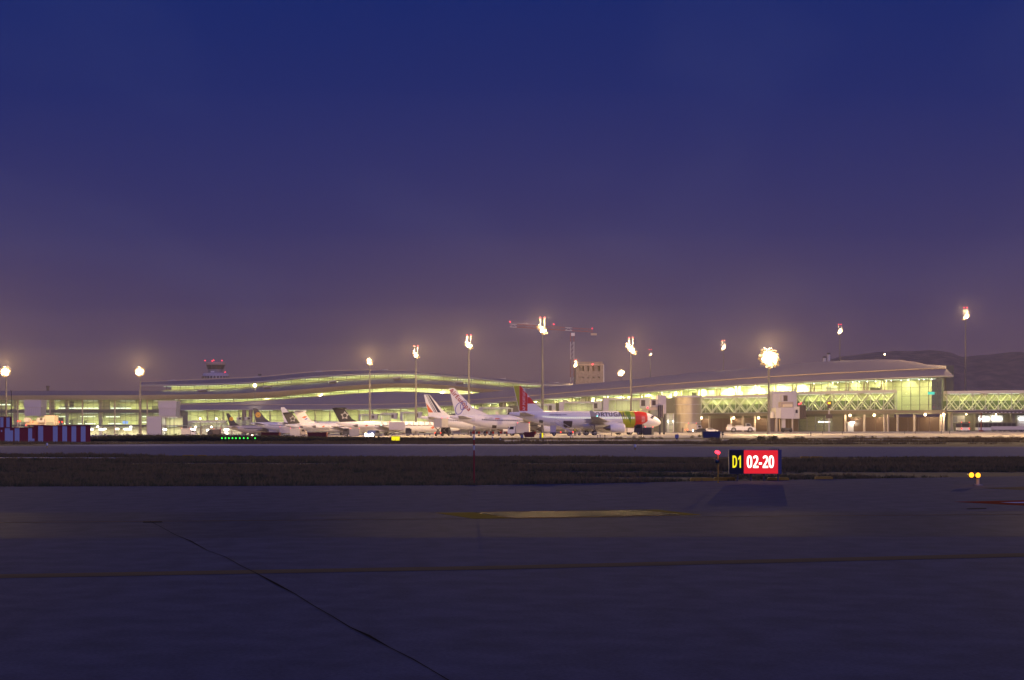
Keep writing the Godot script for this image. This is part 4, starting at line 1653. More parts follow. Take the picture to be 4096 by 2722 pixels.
	for p in [[2040, 1288], [2215, 1298], [2369, 1315]]:
		mb = MB.new()
		mb.ball(Vector3((p[0] - 2289) * s, Y.call(p[1]), 0), 0.5, 6)
		part(t, "red_lamp", mb, M.red_glow)
		mb = MB.new()
		var jy := lerpf(j0.y, j1.y, (p[0] - 2039.0) / 333.0) + 2.0
		mb.beam(Vector3((p[0] - 2289) * s, Y.call(p[1]), 0), Vector3((p[0] - 2289) * s, jy, 0), 0.2)
		part(t, "lamp_stem", mb, M.dark_metal)
	mb = MB.new()
	var hk := j0.lerp(j1, 0.62)
	mb.beam(hk, hk - Vector3(0, 5.5, 0), 0.08)
	mb.box(hk - Vector3(0, 5.8, 0), Vector3(0.8, 0.7, 0.6))
	part(t, "hook", mb, M.dark_metal)

# floodlight mast; the lamps fill a slanting ellipse of half axes ea, eb turned by tilt degrees
func flood_mast(label: String, px: float, py: float, d: float, ea: float, eb: float, tilt: float, energy: float, red: bool) -> void:
	var o := on_ground(px, d)
	var h := at(px, py, d).y - o.y
	var t := thing("floodlight_mast", label, "light mast", o, 0.0, "tall floodlight masts around the apron")
	var ax := Vector3(cos(deg_to_rad(tilt)), sin(deg_to_rad(tilt)), 0)
	var ay := Vector3(-ax.y, ax.x, 0)
	var mb := MB.new()
	mb.tube(Vector3(0, -0.1, -0.7), Vector3(0, h + 0.5, -0.7), 0.40, 0.18, 10)
	part(t, "pole", mb, M.mast_steel)
	mb = MB.new()
	mb.tube(Vector3(0, -0.2, -0.7), Vector3(0, 0.35, -0.7), 0.7, 0.6, 10)
	part(t, "footing", mb, M.pale_concrete)
	mb = MB.new()
	for k in [-0.5, 0.0, 0.5]:
		mb.beam(Vector3(0, h, -0.45) - ax * ea + ay * eb * k, Vector3(0, h, -0.45) + ax * ea + ay * eb * k, 0.12)
	part(t, "lamp_rack", mb, M.dark_metal)
	var n_lamps := maxi(4, int(ea * eb * PI / 0.36))
	for k in n_lamps:
		var rr := sqrt((k + 0.5) / n_lamps)
		var an := k * 2.39996
		var u := cos(an) * rr * ea
		var w := sin(an) * rr * eb
		var p := Vector3(0, h, 0) + ax * u + ay * w
		mb = MB.new()
		mb.box(p + Vector3(0, 0, -0.2), Vector3(0.56, 0.52, 0.36))
		var hs := part(t, "floodlight", mb, M.dark_metal)
		mb = MB.new()
		mb.lathe(p, Vector3(0, 0, 1), [[0.0, 0.3], [0.12, 0.27], [0.17, 0.15], [0.18, 0.01]], 10)
		# dimmer, redder glow towards the rim paints the halo around the bright core
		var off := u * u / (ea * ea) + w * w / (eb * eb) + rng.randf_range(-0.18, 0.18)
		part(hs, "lamp_lens", mb, M.flood_glow if off < 0.36 else (M.flood_halo_glow if off < 0.7 else M.flood_halo_rim_glow))
	if energy > 0.0:
		omni(t, Vector3(0, h + sqrt(pow(ax.y * ea, 2.0) + pow(ay.y * eb, 2.0)) + 0.7, 0.3), lin(1.0, 0.64, 0.28), energy, 0.3)
	if red:
		var rh := h + maxf(absf(ax.y) * ea, eb) + 1.9
		for x in [-0.55, 0.55]:
			mb = MB.new()
			mb.beam(Vector3(x, h, -0.7), Vector3(x, rh, -0.7), 0.04)
			part(t, "lamp_stem", mb, M.rubber)
			mb = MB.new()
			mb.ball(Vector3(x, rh + 0.1, -0.7), 0.2, 6)
			part(t, "red_lamp", mb, M.red_glow)

func build_masts() -> void:
	var E := 2200.0
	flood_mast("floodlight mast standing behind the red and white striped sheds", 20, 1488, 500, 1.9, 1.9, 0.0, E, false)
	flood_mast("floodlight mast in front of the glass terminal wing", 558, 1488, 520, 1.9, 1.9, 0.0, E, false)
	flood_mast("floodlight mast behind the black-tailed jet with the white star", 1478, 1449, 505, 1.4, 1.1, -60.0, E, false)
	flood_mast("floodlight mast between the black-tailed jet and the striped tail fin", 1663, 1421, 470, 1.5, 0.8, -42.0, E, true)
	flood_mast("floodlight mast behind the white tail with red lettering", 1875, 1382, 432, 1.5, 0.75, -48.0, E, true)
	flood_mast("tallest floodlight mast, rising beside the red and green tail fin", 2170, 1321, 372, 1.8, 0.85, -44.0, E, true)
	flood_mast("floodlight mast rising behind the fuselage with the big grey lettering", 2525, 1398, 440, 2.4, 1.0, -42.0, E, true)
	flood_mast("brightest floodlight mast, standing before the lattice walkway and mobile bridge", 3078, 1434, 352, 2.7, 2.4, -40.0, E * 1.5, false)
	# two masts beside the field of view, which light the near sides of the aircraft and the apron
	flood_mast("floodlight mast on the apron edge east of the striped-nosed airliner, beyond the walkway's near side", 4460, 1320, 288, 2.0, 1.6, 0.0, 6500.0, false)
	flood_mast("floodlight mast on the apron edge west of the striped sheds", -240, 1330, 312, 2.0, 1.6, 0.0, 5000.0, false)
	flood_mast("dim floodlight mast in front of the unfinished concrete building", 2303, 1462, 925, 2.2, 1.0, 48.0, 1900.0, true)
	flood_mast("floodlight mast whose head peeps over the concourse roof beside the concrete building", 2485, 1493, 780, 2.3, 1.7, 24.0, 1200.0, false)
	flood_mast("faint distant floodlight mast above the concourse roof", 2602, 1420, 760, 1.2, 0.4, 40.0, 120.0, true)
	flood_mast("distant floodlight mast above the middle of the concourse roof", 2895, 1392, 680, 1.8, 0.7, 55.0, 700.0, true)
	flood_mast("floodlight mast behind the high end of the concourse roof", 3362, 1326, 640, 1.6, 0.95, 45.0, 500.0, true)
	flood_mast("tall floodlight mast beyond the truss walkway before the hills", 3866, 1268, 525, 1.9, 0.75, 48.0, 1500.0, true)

func build_sheds() -> void:
	var shed := func(label: String, px0: float, px1: float, ytop: float, d: float, deep: float, stripes: Array, door: Array) -> void:
		var o := Vector3(gx((px0 + px1) * 0.5, d), 0, -d)
		var t := thing("striped_shed", label, "shed", o, atan2(-o.x, d), "red and white striped equipment sheds")
		var w := (px1 - px0) / F * d
		var h := at(0, ytop, d).y
		var mb := MB.new()
		mb.span(Vector3(-w / 2, -0.03, 0), Vector3(w / 2, h, -deep))
		part(t, "wall", mb, M.shed_red)
		mb = MB.new()
		mb.span(Vector3(-w / 2 - 0.06, h, 0.08), Vector3(w / 2 + 0.06, h + 0.09, -deep - 0.06))
		part(t, "roof", mb, M.shed_red)
		for s in stripes:
			mb = MB.new()
			var x0: float = gx(s[0], d) - o.x
			var x1: float = gx(s[1], d) - o.x
			mb.span(Vector3(x0, 0.0, 0.006), Vector3(x1, h, -0.01))
			part(t, "white_stripe", mb, M.shed_white)
		for q in door:
			mb = MB.new()
			var x0: float = gx(q[0], d) - o.x
			var x1: float = gx(q[1], d) - o.x
			mb.span(Vector3(x0, at(0, q[3], d).y, 0.05), Vector3(x1, at(0, q[2], d).y, -0.01))
			part(t, q[4], mb, M.shed_white)
		for x in [-w / 2 + 0.02, w / 2 - 0.02]:
			mb = MB.new()
			mb.span(Vector3(x - 0.05, 0, 0.03), Vector3(x + 0.05, h, -0.02))
			part(t, "corner_trim", mb, M.shed_red)
	shed.call("low striped shed with a white door and wall boxes", 4, 137, 1713, 174.0, 3.0, [[21, 40], [58, 76], [109, 124]], [[27, 52, 1723, 1767, "door"], [120, 133, 1756, 1767, "wall_box"], [6, 11, 1721, 1729, "wall_box"]])
	shed.call("long striped container shed at the end of the row", 140, 355, 1705, 176.0, 2.6, [[156, 175], [212, 230], [248, 266], [283, 301], [319, 337]], [])
	shed.call("taller striped cabin with pale roof behind the low shed", -20, 44, 1670, 215.0, 4.0, [[0, 12], [23, 36]], [])
	# dark lamp post beside the sheds
	var t := thing("lamp_post", "thin dark post with a forked top beside the striped sheds", "post", Vector3(gx(44, 212), 0, -212))
	var mb := MB.new()
	mb.tube(Vector3.ZERO, Vector3(0, at(0, 1572, 212).y, 0), 0.07, 0.05, 6)
	part(t, "pole", mb, M.dark_metal)
	mb = MB.new()
	var hy := at(0, 1572, 212).y
	mb.beam(Vector3(0, hy, 0), Vector3(-0.12, hy + 0.4, 0), 0.06)
	mb.beam(Vector3(0, hy, 0), Vector3(0.12, hy + 0.4, 0), 0.06)
	part(t, "fork", mb, M.dark_metal)

# ---------------------------------------------------------------- bridge heads and gates in front of the left wing and the low concourse
func bridge_head(label: String, px0: float, px1: float, ytop: float, ymid: float, ybot: float, d: float) -> Node3D:
	var o := on_ground((px0 + px1) * 0.5, d)
	var t := thing("bridge_head", label, "boarding gate", o)
	var a := at(px0, ytop, d) - o
	var b := at(px1, ybot, d) - o
	var m := at(px0, ymid, d).y - o.y
	blk(t, "upper_box", Vector3(a.x, m, 0), Vector3(b.x, a.y, -8), M.lavender_box)
	blk(t, "lower_box", Vector3(a.x + 0.25, b.y, -0.2), Vector3(b.x - 0.25, m - 0.04, -7.8), M.lavender_box)
	for i in 9:
		var x := lerpf(a.x + 0.3, b.x - 0.4, i / 8.0)
		blk(t, "rib", Vector3(x, b.y, -0.2), Vector3(x + 0.12, m - 0.06, -0.08), M.lavender_box)
	blk(t, "roof_edge", Vector3(a.x - 0.15, a.y, 0.15), Vector3(b.x + 0.15, a.y + 0.25, -8.15), M.off_white)
	for x in [lerpf(a.x, b.x, 0.08), lerpf(a.x, b.x, 0.92)]:
		var mb := MB.new()
		mb.beam(Vector3(x, 0, -0.5), Vector3(x, b.y, -0.5), 0.5)
		part(t, "leg", mb, M.cream)
	return t

func build_west_gates() -> void:
	bridge_head("tall lavender bridge box before the glass wing, just right of the sheds' lamp post", 94, 163, 1602, 1631, 1664, 660)
	bridge_head("tall lavender bridge box between the glass wing and the low concourse", 632, 704, 1606, 1634, 1665, 650)
	# white low building under the second box
	var d := 640.0
	var o := on_ground(648, d)
	var t := thing("gate_annex", "low pale annex with a lit glazed corner below the lavender bridge box", "building", o)
	var a := at(587, 1667, d) - o
	var b := at(712, 1667, d) - o
	var mx := at(646, 1667, d).x - o.x
	blk(t, "wall", Vector3(a.x, -0.1, 0), Vector3(mx, a.y, -9), M.lavender_box)
	blk(t, "roof", Vector3(mx, a.y - 0.5, 0.2), Vector3(b.x, a.y, -9), M.off_white)
	blk(t, "floor_slab", Vector3(mx, at(0, 1706, d).y - o.y, 0.1), Vector3(b.x, at(0, 1702, d).y - o.y, -9), M.grey_metal)
	blk(t, "rear_wall", Vector3(mx, -0.1, -8.6), Vector3(b.x, a.y, -9), M.inner_wall)
	for k in 4:
		var x0 := lerpf(mx, b.x, k / 4.0)
		var x1 := lerpf(mx, b.x, (k + 1) / 4.0)
		part(t, "pane", pane_quad(Vector3(x0, a.y - 0.5, 0), Vector3(x1, a.y - 0.5, 0), Vector3(x1, at(0, 1702, d).y - o.y, 0), Vector3(x0, at(0, 1702, d).y - o.y, 0)), M.glass)
		var mb := MB.new()
		mb.beam(Vector3(x0, 0, 0.1), Vector3(x0, a.y - 0.4, 0.1), 0.25)
		part(t, "mullion", mb, M.mullion)
	for y in [a.y - 0.6, at(0, 1707, d).y - o.y]:
		var p := Vector3((mx + b.x) * 0.5, y, -4.5)
		var mb := MB.new()
		mb.box(p, Vector3(4.0, 0.06, 0.6))
		part(t, "ceiling_light", mb, M.tube_glow)
		area(t, p + Vector3(0, -0.08, 0), Vector2(4.0, 0.6), lin(1.0, 0.98, 0.6), 60.0)
	var wl := Vector3(lerpf(mx, b.x, 0.2), at(0, 1719, d).y - o.y, 0.2)
	var wm := MB.new()
	wm.box(wl, Vector3(1.6, 0.6, 0.3))
	part(t, "wall_lamp", wm, M.white_glow)
	# boarding bridge with red lamps behind the sheds
	d = 520.0
	o = on_ground(165, d)
	t = thing("jet_bridge", "low beige boarding bridge with red lamps behind the striped sheds", "jet bridge", o)
	var R := func(called: String, x0: float, y0: float, x1: float, y1: float, z0: float, z1: float, m: Material) -> void:
		var p := at(x0, y0, d) - o
		var q := at(x1, y1, d) - o
		blk(t, called, Vector3(p.x, q.y, z0), Vector3(q.x, p.y, z1), m)
	R.call("rotunda", 176, 1663, 218, 1704, 0, -4, M.cream)
	R.call("tunnel", 100, 1684, 176, 1700, -0.3, -3, M.beige_panel)
	R.call("cabin", 148, 1672, 176, 1690, 0.5, -3, M.off_white)
	R.call("louvre", 160, 1673, 170, 1682, 0.6, 0.5, M.bellows)
	R.call("hood", 97, 1672, 115, 1688, 0.4, -3, M.off_white)
	R.call("glazed_side", 184, 1689, 214, 1702, 0.1, 0.0, M.frosted)
	for x in [110.0, 165.0, 210.0]:
		var p := at(x, 1704, d) - o
		var mb := MB.new()
		mb.beam(Vector3(p.x, 0, -1.5), Vector3(p.x, p.y + 0.6, -1.5), 0.5)
		part(t, "leg", mb, M.dark_metal)
	for q in [[133, 1690], [107, 1702], [73, 1686], [82, 1686], [238, 1689], [251, 1689]]:
		lamp(t, "red_lamp", at(q[0], q[1], d) - o + Vector3(0, 0, 0.9), 0.26, M.tail_glow)
		if q[0] < 90 or q[0] > 230:
			var p := at(q[0], q[1], d) - o
			blk(t, "lamp_bracket", Vector3(p.x - 0.1, 0.0, 0.5), Vector3(p.x + 0.1, p.y, 0.7), M.grey_metal)
	# two round drums over a gate with dark louvres
	d = 690.0
	o = on_ground(985, d)
	t = thing("gate_house", "gate with two round brown drums between the navy tails", "boarding gate", o, 0.0, "boarding gate houses along the concourse")
	for x in [976.0, 1002.0]:
		var p := at(x, 1690, d) - o
		var mb := MB.new()
		mb.tube(Vector3(p.x, 0, 0), Vector3(p.x, at(0, 1641, d).y - o.y, 0), 1.0, 1.0, 16)
		part(t, "drum", mb, M.drum_brown)
	for q in [[950, 1669, 968, 1682], [982, 1669, 1006, 1682]]:
		var p := at(q[0], q[1], d) - o
		var r := at(q[2], q[3], d) - o
		blk(t, "hood", Vector3(p.x, r.y, 3.0), Vector3(r.x, p.y, 1.1), M.off_white)
		blk(t, "louvre", Vector3(lerpf(p.x, r.x, 0.5), r.y + 0.3, 3.1), Vector3(r.x - 0.1, p.y - 0.3, 3.0), M.bellows)
	blk(t, "tunnel", Vector3(at(948, 0, d).x - o.x, at(0, 1700, d).y - o.y, 3.0), Vector3(at(1008, 0, d).x - o.x, at(0, 1683, d).y - o.y, 1.05), M.frosted)
	truss_bridge("dark low walkway with lit rail in front of the low concourse", 752, 902, 694, 694, 1683, 1703, 9, 1)
	# lit ground floor under the low concourse
	t = thing("ground_floor_arcade", "brightly lit ground-floor arcade under the low concourse", "building", Vector3.ZERO)
	var w0 := at(722, 1703, 724)
	var w1 := at(1740, 1703, 724)
	blk(t, "rear_wall", Vector3(w0.x, -2.2, -738), Vector3(w1.x, w0.y, -738.5), M.off_white)
	blk(t, "soffit", Vector3(w0.x, w0.y - 0.2, -722), Vector3(w1.x, w0.y, -738), M.off_white)
	for i in 26:
		var x := lerpf(w0.x, w1.x, i / 25.0)
		var mb := MB.new()
		mb.tube(Vector3(x, -2.3, -724), Vector3(x, w0.y - 0.1, -724), 0.4, 0.4, 8, false)
		part(t, "column", mb, M.beige_panel)
	for i in 10:
		var x := lerpf(w0.x + 6.0, w1.x - 6.0, i / 9.0)
		var mb := MB.new()
		mb.box(Vector3(x, w0.y - 0.26, -730), Vector3(6.0, 0.08, 0.6))
		part(t, "ceiling_light", mb, M.tube_glow)
		area(t, Vector3(x, w0.y - 0.34, -730), Vector2(6.0, 0.6), lin(1.0, 0.86, 0.55), 150.0)
	for i in 22:
		var x := lerpf(w0.x + 2.0, w1.x - 2.0, rng.randf())
		var h := rng.randf_range(0.8, 2.6)
		blk(t, "partition", Vector3(x, -2.0, -736.5), Vector3(x + rng.randf_range(1.0, 4.0), -2.0 + h, -736.0), [M.inner_dark, M.cream, M.blue_panel, M.bellows][rng.randi() % 4])
	for q in [[768, 1719, 3.0], [773, 1723, 2.0], [830, 1722, 1.2], [905, 1720, 2.4], [904, 1733, 1.6], [740, 1720, 1.0]]:
		var mb := MB.new()
		mb.box(at(q[0], q[1], 723), Vector3(q[2], 0.9, 0.3))
		part(t, "wall_lamp", mb, M.white_glow)
	box_truck("white van with tall box parked left of the annex door", on_ground(760, 600), 0.1, 3.6, -0.2, M.off_white, M.white, false)
	box_truck("dark service truck before the lit arcade", on_ground(852, 610), PI, 3.0, -0.6, M.bellows, M.cloth_dark, false)
	box_truck("pale service truck in front of the orange-diamond jet", on_ground(1200, 500), 0.0, 3.4, -0.7, M.off_white, M.cream, false)
	box_truck("grey loader truck at the wing of the long starred jet", on_ground(1400, 452), PI, 3.0, -1.0, M.grey_metal, M.dark_metal, false)
	baggage_train("before the glass wing by the scrub", on_ground(400, 470), 0.0, 5)

func build_bus_gate() -> void:
	var d := 496.0
	var o := on_ground(3960, d)
	var t := thing("bus_gate_hall", "ground-floor bus gate hall with white-lit windows under the right walkway", "building", o)
	var X := func(px: float) -> float: return gx(px, d) - o.x
	var Y := func(py: float) -> float: return at(0, py, d).y - o.y
	blk(t, "wall", Vector3(X.call(3790), -0.1, 0), Vector3(X.call(4330), Y.call(1655), -0.4), M.grey_green)
	blk(t, "canopy", Vector3(X.call(3790), Y.call(1655), 5.0), Vector3(X.call(4330), Y.call(1650), -0.4), M.beige_panel)
	# lit windows: a recess with a white rear wall, panes in front, tubes inside
	for w in [[3910, 3960], [3962, 4012], [4072, 4130], [4132, 4190]]:
		var x0: float = X.call(w[0])
		var x1: float = X.call(w[1])
		var y1: float = Y.call(1662)
		blk(t, "window_back", Vector3(x0, 0.3, 0.02), Vector3(x1, y1, 0.06), M.white)
		blk(t, "window_head", Vector3(x0 - 0.1, y1, 0.0), Vector3(x1 + 0.1, y1 + 0.25, 1.3), M.mullion)
		part(t, "pane", pane_quad(Vector3(x0, y1, 1.1), Vector3(x1, y1, 1.1), Vector3(x1, 0.3, 1.1), Vector3(x0, 0.3, 1.1)), M.glass)
		for k in 2:
			var x := lerpf(x0, x1, float(k))
			blk(t, "mullion", Vector3(x - 0.06, 0.0, 1.12), Vector3(x + 0.06, y1, 1.24), M.mullion)
		var yl: float = Y.call(1677)
		blk(t, "tube_lamp", Vector3(x0 + 0.2, yl - 0.12, 0.5), Vector3(x1 - 0.4, yl + 0.12, 0.62), M.white_glow)
		area(t, Vector3((x0 + x1) * 0.5, yl, 0.45), Vector2(x1 - x0 - 0.6, 0.24), lin(1.0, 1.0, 0.85), 9.0, Vector3(0, 0, -1))
	blk(t, "poster_board", Vector3(X.call(3806), Y.call(1692), 0.1), Vector3(X.call(3860), Y.call(1664), 0.02), M.off_white)
	blk(t, "poster_picture", Vector3(X.call(3808), Y.call(1690), 0.12), Vector3(X.call(3830), Y.call(1666), 0.1), M.grey_metal)
	for px in [3794.0, 3895.0, 4040.0]:
		var mb := MB.new()
		mb.lathe(Vector3(X.call(px), 0, 2.6), Vector3.UP, [[0.0, 1.1], [2.0, 0.85], [Y.call(1655), 0.8]], 14)
		part(t, "column", mb, M.cream if px < 3800 else M.grey_green)
	for px in [3856.0, 3974.0]:
		var p := Vector3(X.call(px), Y.call(1659), 3.0)
		lamp(t, "soffit_lamp", p, 0.22, M.warm_glow)
		omni(t, p + Vector3(0, -0.5, 0), lin(1.0, 0.9, 0.6), 6.0, 0.15)
	# banded chimneys beyond the concourse roof
	for q in [[3299.0, 1433.0, "short banded chimney beyond the concourse roof"], [3316.0, 1419.0, "taller banded chimney with a dark cap beyond the concourse roof"]]:
		d = 900.0
		var c := Vector3(gx(q[0], d), 0, -d)
		var s := thing("chimney", q[2], "chimney", c)
		var h := at(0, q[1], d).y
		for k in 6:
			var mb := MB.new()
			mb.tube(Vector3(0, h * k / 6.0, 0), Vector3(0, h * (k + 1) / 6.0, 0), 0.9, 0.9, 10, k == 5)
			part(s, "stack_band", mb, M.shed_white if k % 2 else M.crane_red)
		var mb2 := MB.new()
		mb2.tube(Vector3(0, h, 0), Vector3(0, h + 1.0, 0), 1.15, 1.15, 10)
		part(s, "cap", mb2, M.dark_metal)

# ---------------------------------------------------------------- aircraft (x forward, y up, z to starboard, stations s from the nose)
const NOSE := [[0.0, -0.36, 0.02], [0.12, -0.345, 0.14], [0.35, -0.32, 0.28], [0.8, -0.27, 0.44], [1.4, -0.21, 0.575], [2.2, -0.13, 0.72], [3.1, -0.07, 0.84], [4.2, -0.025, 0.935], [5.4, 0.0, 0.985], [6.6, 0.0, 1.0]]
const TAIL := [[13.0, 0.0, 1.0], [11.0, 0.035, 0.965], [9.0, 0.12, 0.87], [7.0, 0.24, 0.735], [5.0, 0.38, 0.57], [3.0, 0.52, 0.39], [1.5, 0.62, 0.26], [0.4, 0.68, 0.16], [0.0, 0.69, 0.1]]

func fus(sp: Dictionary, s: float) -> Array:
	var k: float = sp.R / 2.0
	var c := []
	if s < 6.6 * k:
		for i in 3:
			c.append(table(NOSE.map(func(r): return [r[0] * k, r[i]]), s))
	elif s > sp.L - 13.0 * k:
		var e: float = sp.L - s
		var rev := TAIL.duplicate()
		rev.reverse()
		for i in 3:
			c.append(table(rev.map(func(r): return [r[0] * k, r[i]]), e))
	else:
		c = [s, 0.0, 1.0]
	return [sp.cy + c[1] * sp.R, c[2] * sp.R]

# point on the fuselage skin; th = 0 on top, PI/2 to starboard
func skin(sp: Dictionary, s: float, th: float, off := 0.0) -> Vector3:
	var f := fus(sp, s)
	var r: float = f[1] + off
	return Vector3(sp.L / 2.0 - s, f[0] + cos(th) * r, sin(th) * r * 0.96)

func patch(sp: Dictionary, s0: Callable, s1: Callable, t0: float, t1: float, off: float, nt := 14, ns := 6) -> MB:
	var rows := []
	for i in nt + 1:
		var th := lerpf(t0, t1, i / float(nt))
		var r := PackedVector3Array()
		for j in ns + 1:
			r.append(skin(sp, lerpf(s0.call(th), s1.call(th), j / float(ns)), th, off))
		rows.append(r)
	var mb := MB.new()
	mb.loft(rows, false)
	# face outwards
	var m := mb.v[mb.v.size() / 2]
	return mb

func wing_mesh(root_le: Vector3, rc: float, tip_le: Vector3, tc: float, thick: float, kink := Vector3.ZERO, kc := 0.0) -> MB:
	var foil := [[0.0, 0.0], [0.05, 0.35], [0.25, 0.5], [0.6, 0.36], [1.0, 0.02], [0.6, -0.3], [0.25, -0.42], [0.05, -0.28]]
	var rings := []
	var secs := [[root_le, rc]]
	if kc > 0.0:
		secs.append([kink, kc])
	secs.append([tip_le, tc])
	for q in secs:
		var r := PackedVector3Array()
		for f in foil:
			r.append(q[0] + Vector3(-f[0] * q[1], f[1] * thick * q[1], 0))
		rings.append(r)
	var mb := MB.new()
	mb.loft(rings, true, true)
	return mb

func fin_prism(parent: Node3D, called: String, sp: Dictionary, poly: Array, t: float, m: Material) -> void:
	var p := PackedVector2Array()
	for q in poly:
		p.append(Vector2(-sp.L / 2.0 + q[0], q[1]))
	var mb := MB.new()
	mb.prism(p, Vector3.ZERO, Vector3.RIGHT, Vector3.UP, t)
	part(parent, called, mb, m)

func wheel_set(t: Node3D, called: String, x: float, z: float, r: float, w: float, top: float, two: float) -> void:
	var mb := MB.new()
	mb.tube(Vector3(x, r, z), Vector3(x + 0.05, top, z), 0.13, 0.16, 8)
	mb.beam(Vector3(x - 0.1, r + 0.5, z), Vector3(x - 1.0, top, z), 0.1)
	var g := part(t, called, mb, M.grey_metal)
	for k in [-1, 1]:
		mb = MB.new()
		var c := Vector3(x, r, z + k * two)
		mb.lathe(c, Vector3(0, 0, 1), [[-w / 2, r * 0.5], [-w / 2, r * 0.9], [-w * 0.3, r], [w * 0.3, r], [w / 2, r * 0.9], [w / 2, r * 0.5]], 16)
		part(g, "tyre", mb, M.rubber)
		mb = MB.new()
		mb.tube(c + Vector3(0, 0, -w * 0.45), c + Vector3(0, 0, w * 0.45), r * 0.5, r * 0.5, 10)
		part(g, "rim", mb, M.grey_metal)

func engine(t: Node3D, front: Vector3, r: float, l: float, m: Material) -> void:
	var mb := MB.new()
	mb.lathe(front, Vector3(-1, 0, 0), [[0.0, r * 0.82], [0.06, r * 0.9], [0.3, r * 0.98], [l * 0.35, r * 1.04], [l * 0.7, r * 0.98], [l, r * 0.78], [l - 0.05, r * 0.7]], 24)
	var e := part(t, "engine", mb, m)
	mb = MB.new()
	mb.lathe(front, Vector3(-1, 0, 0), [[0.0, r * 0.82], [0.4, r * 0.76], [0.9, r * 0.74], [0.92, 0.15], [0.5, 0.02]], 20)
	part(e, "intake_fan", mb, M.dark_metal)
	mb = MB.new()
	mb.lathe(front, Vector3(-1, 0, 0), [[l - 0.4, r * 0.62], [l + 0.2, r * 0.6], [l + 1.0, r * 0.42], [l + 1.05, r * 0.3], [l + 1.7, 0.02]], 18)
	part(e, "exhaust_nozzle", mb, M.nozzle_metal)

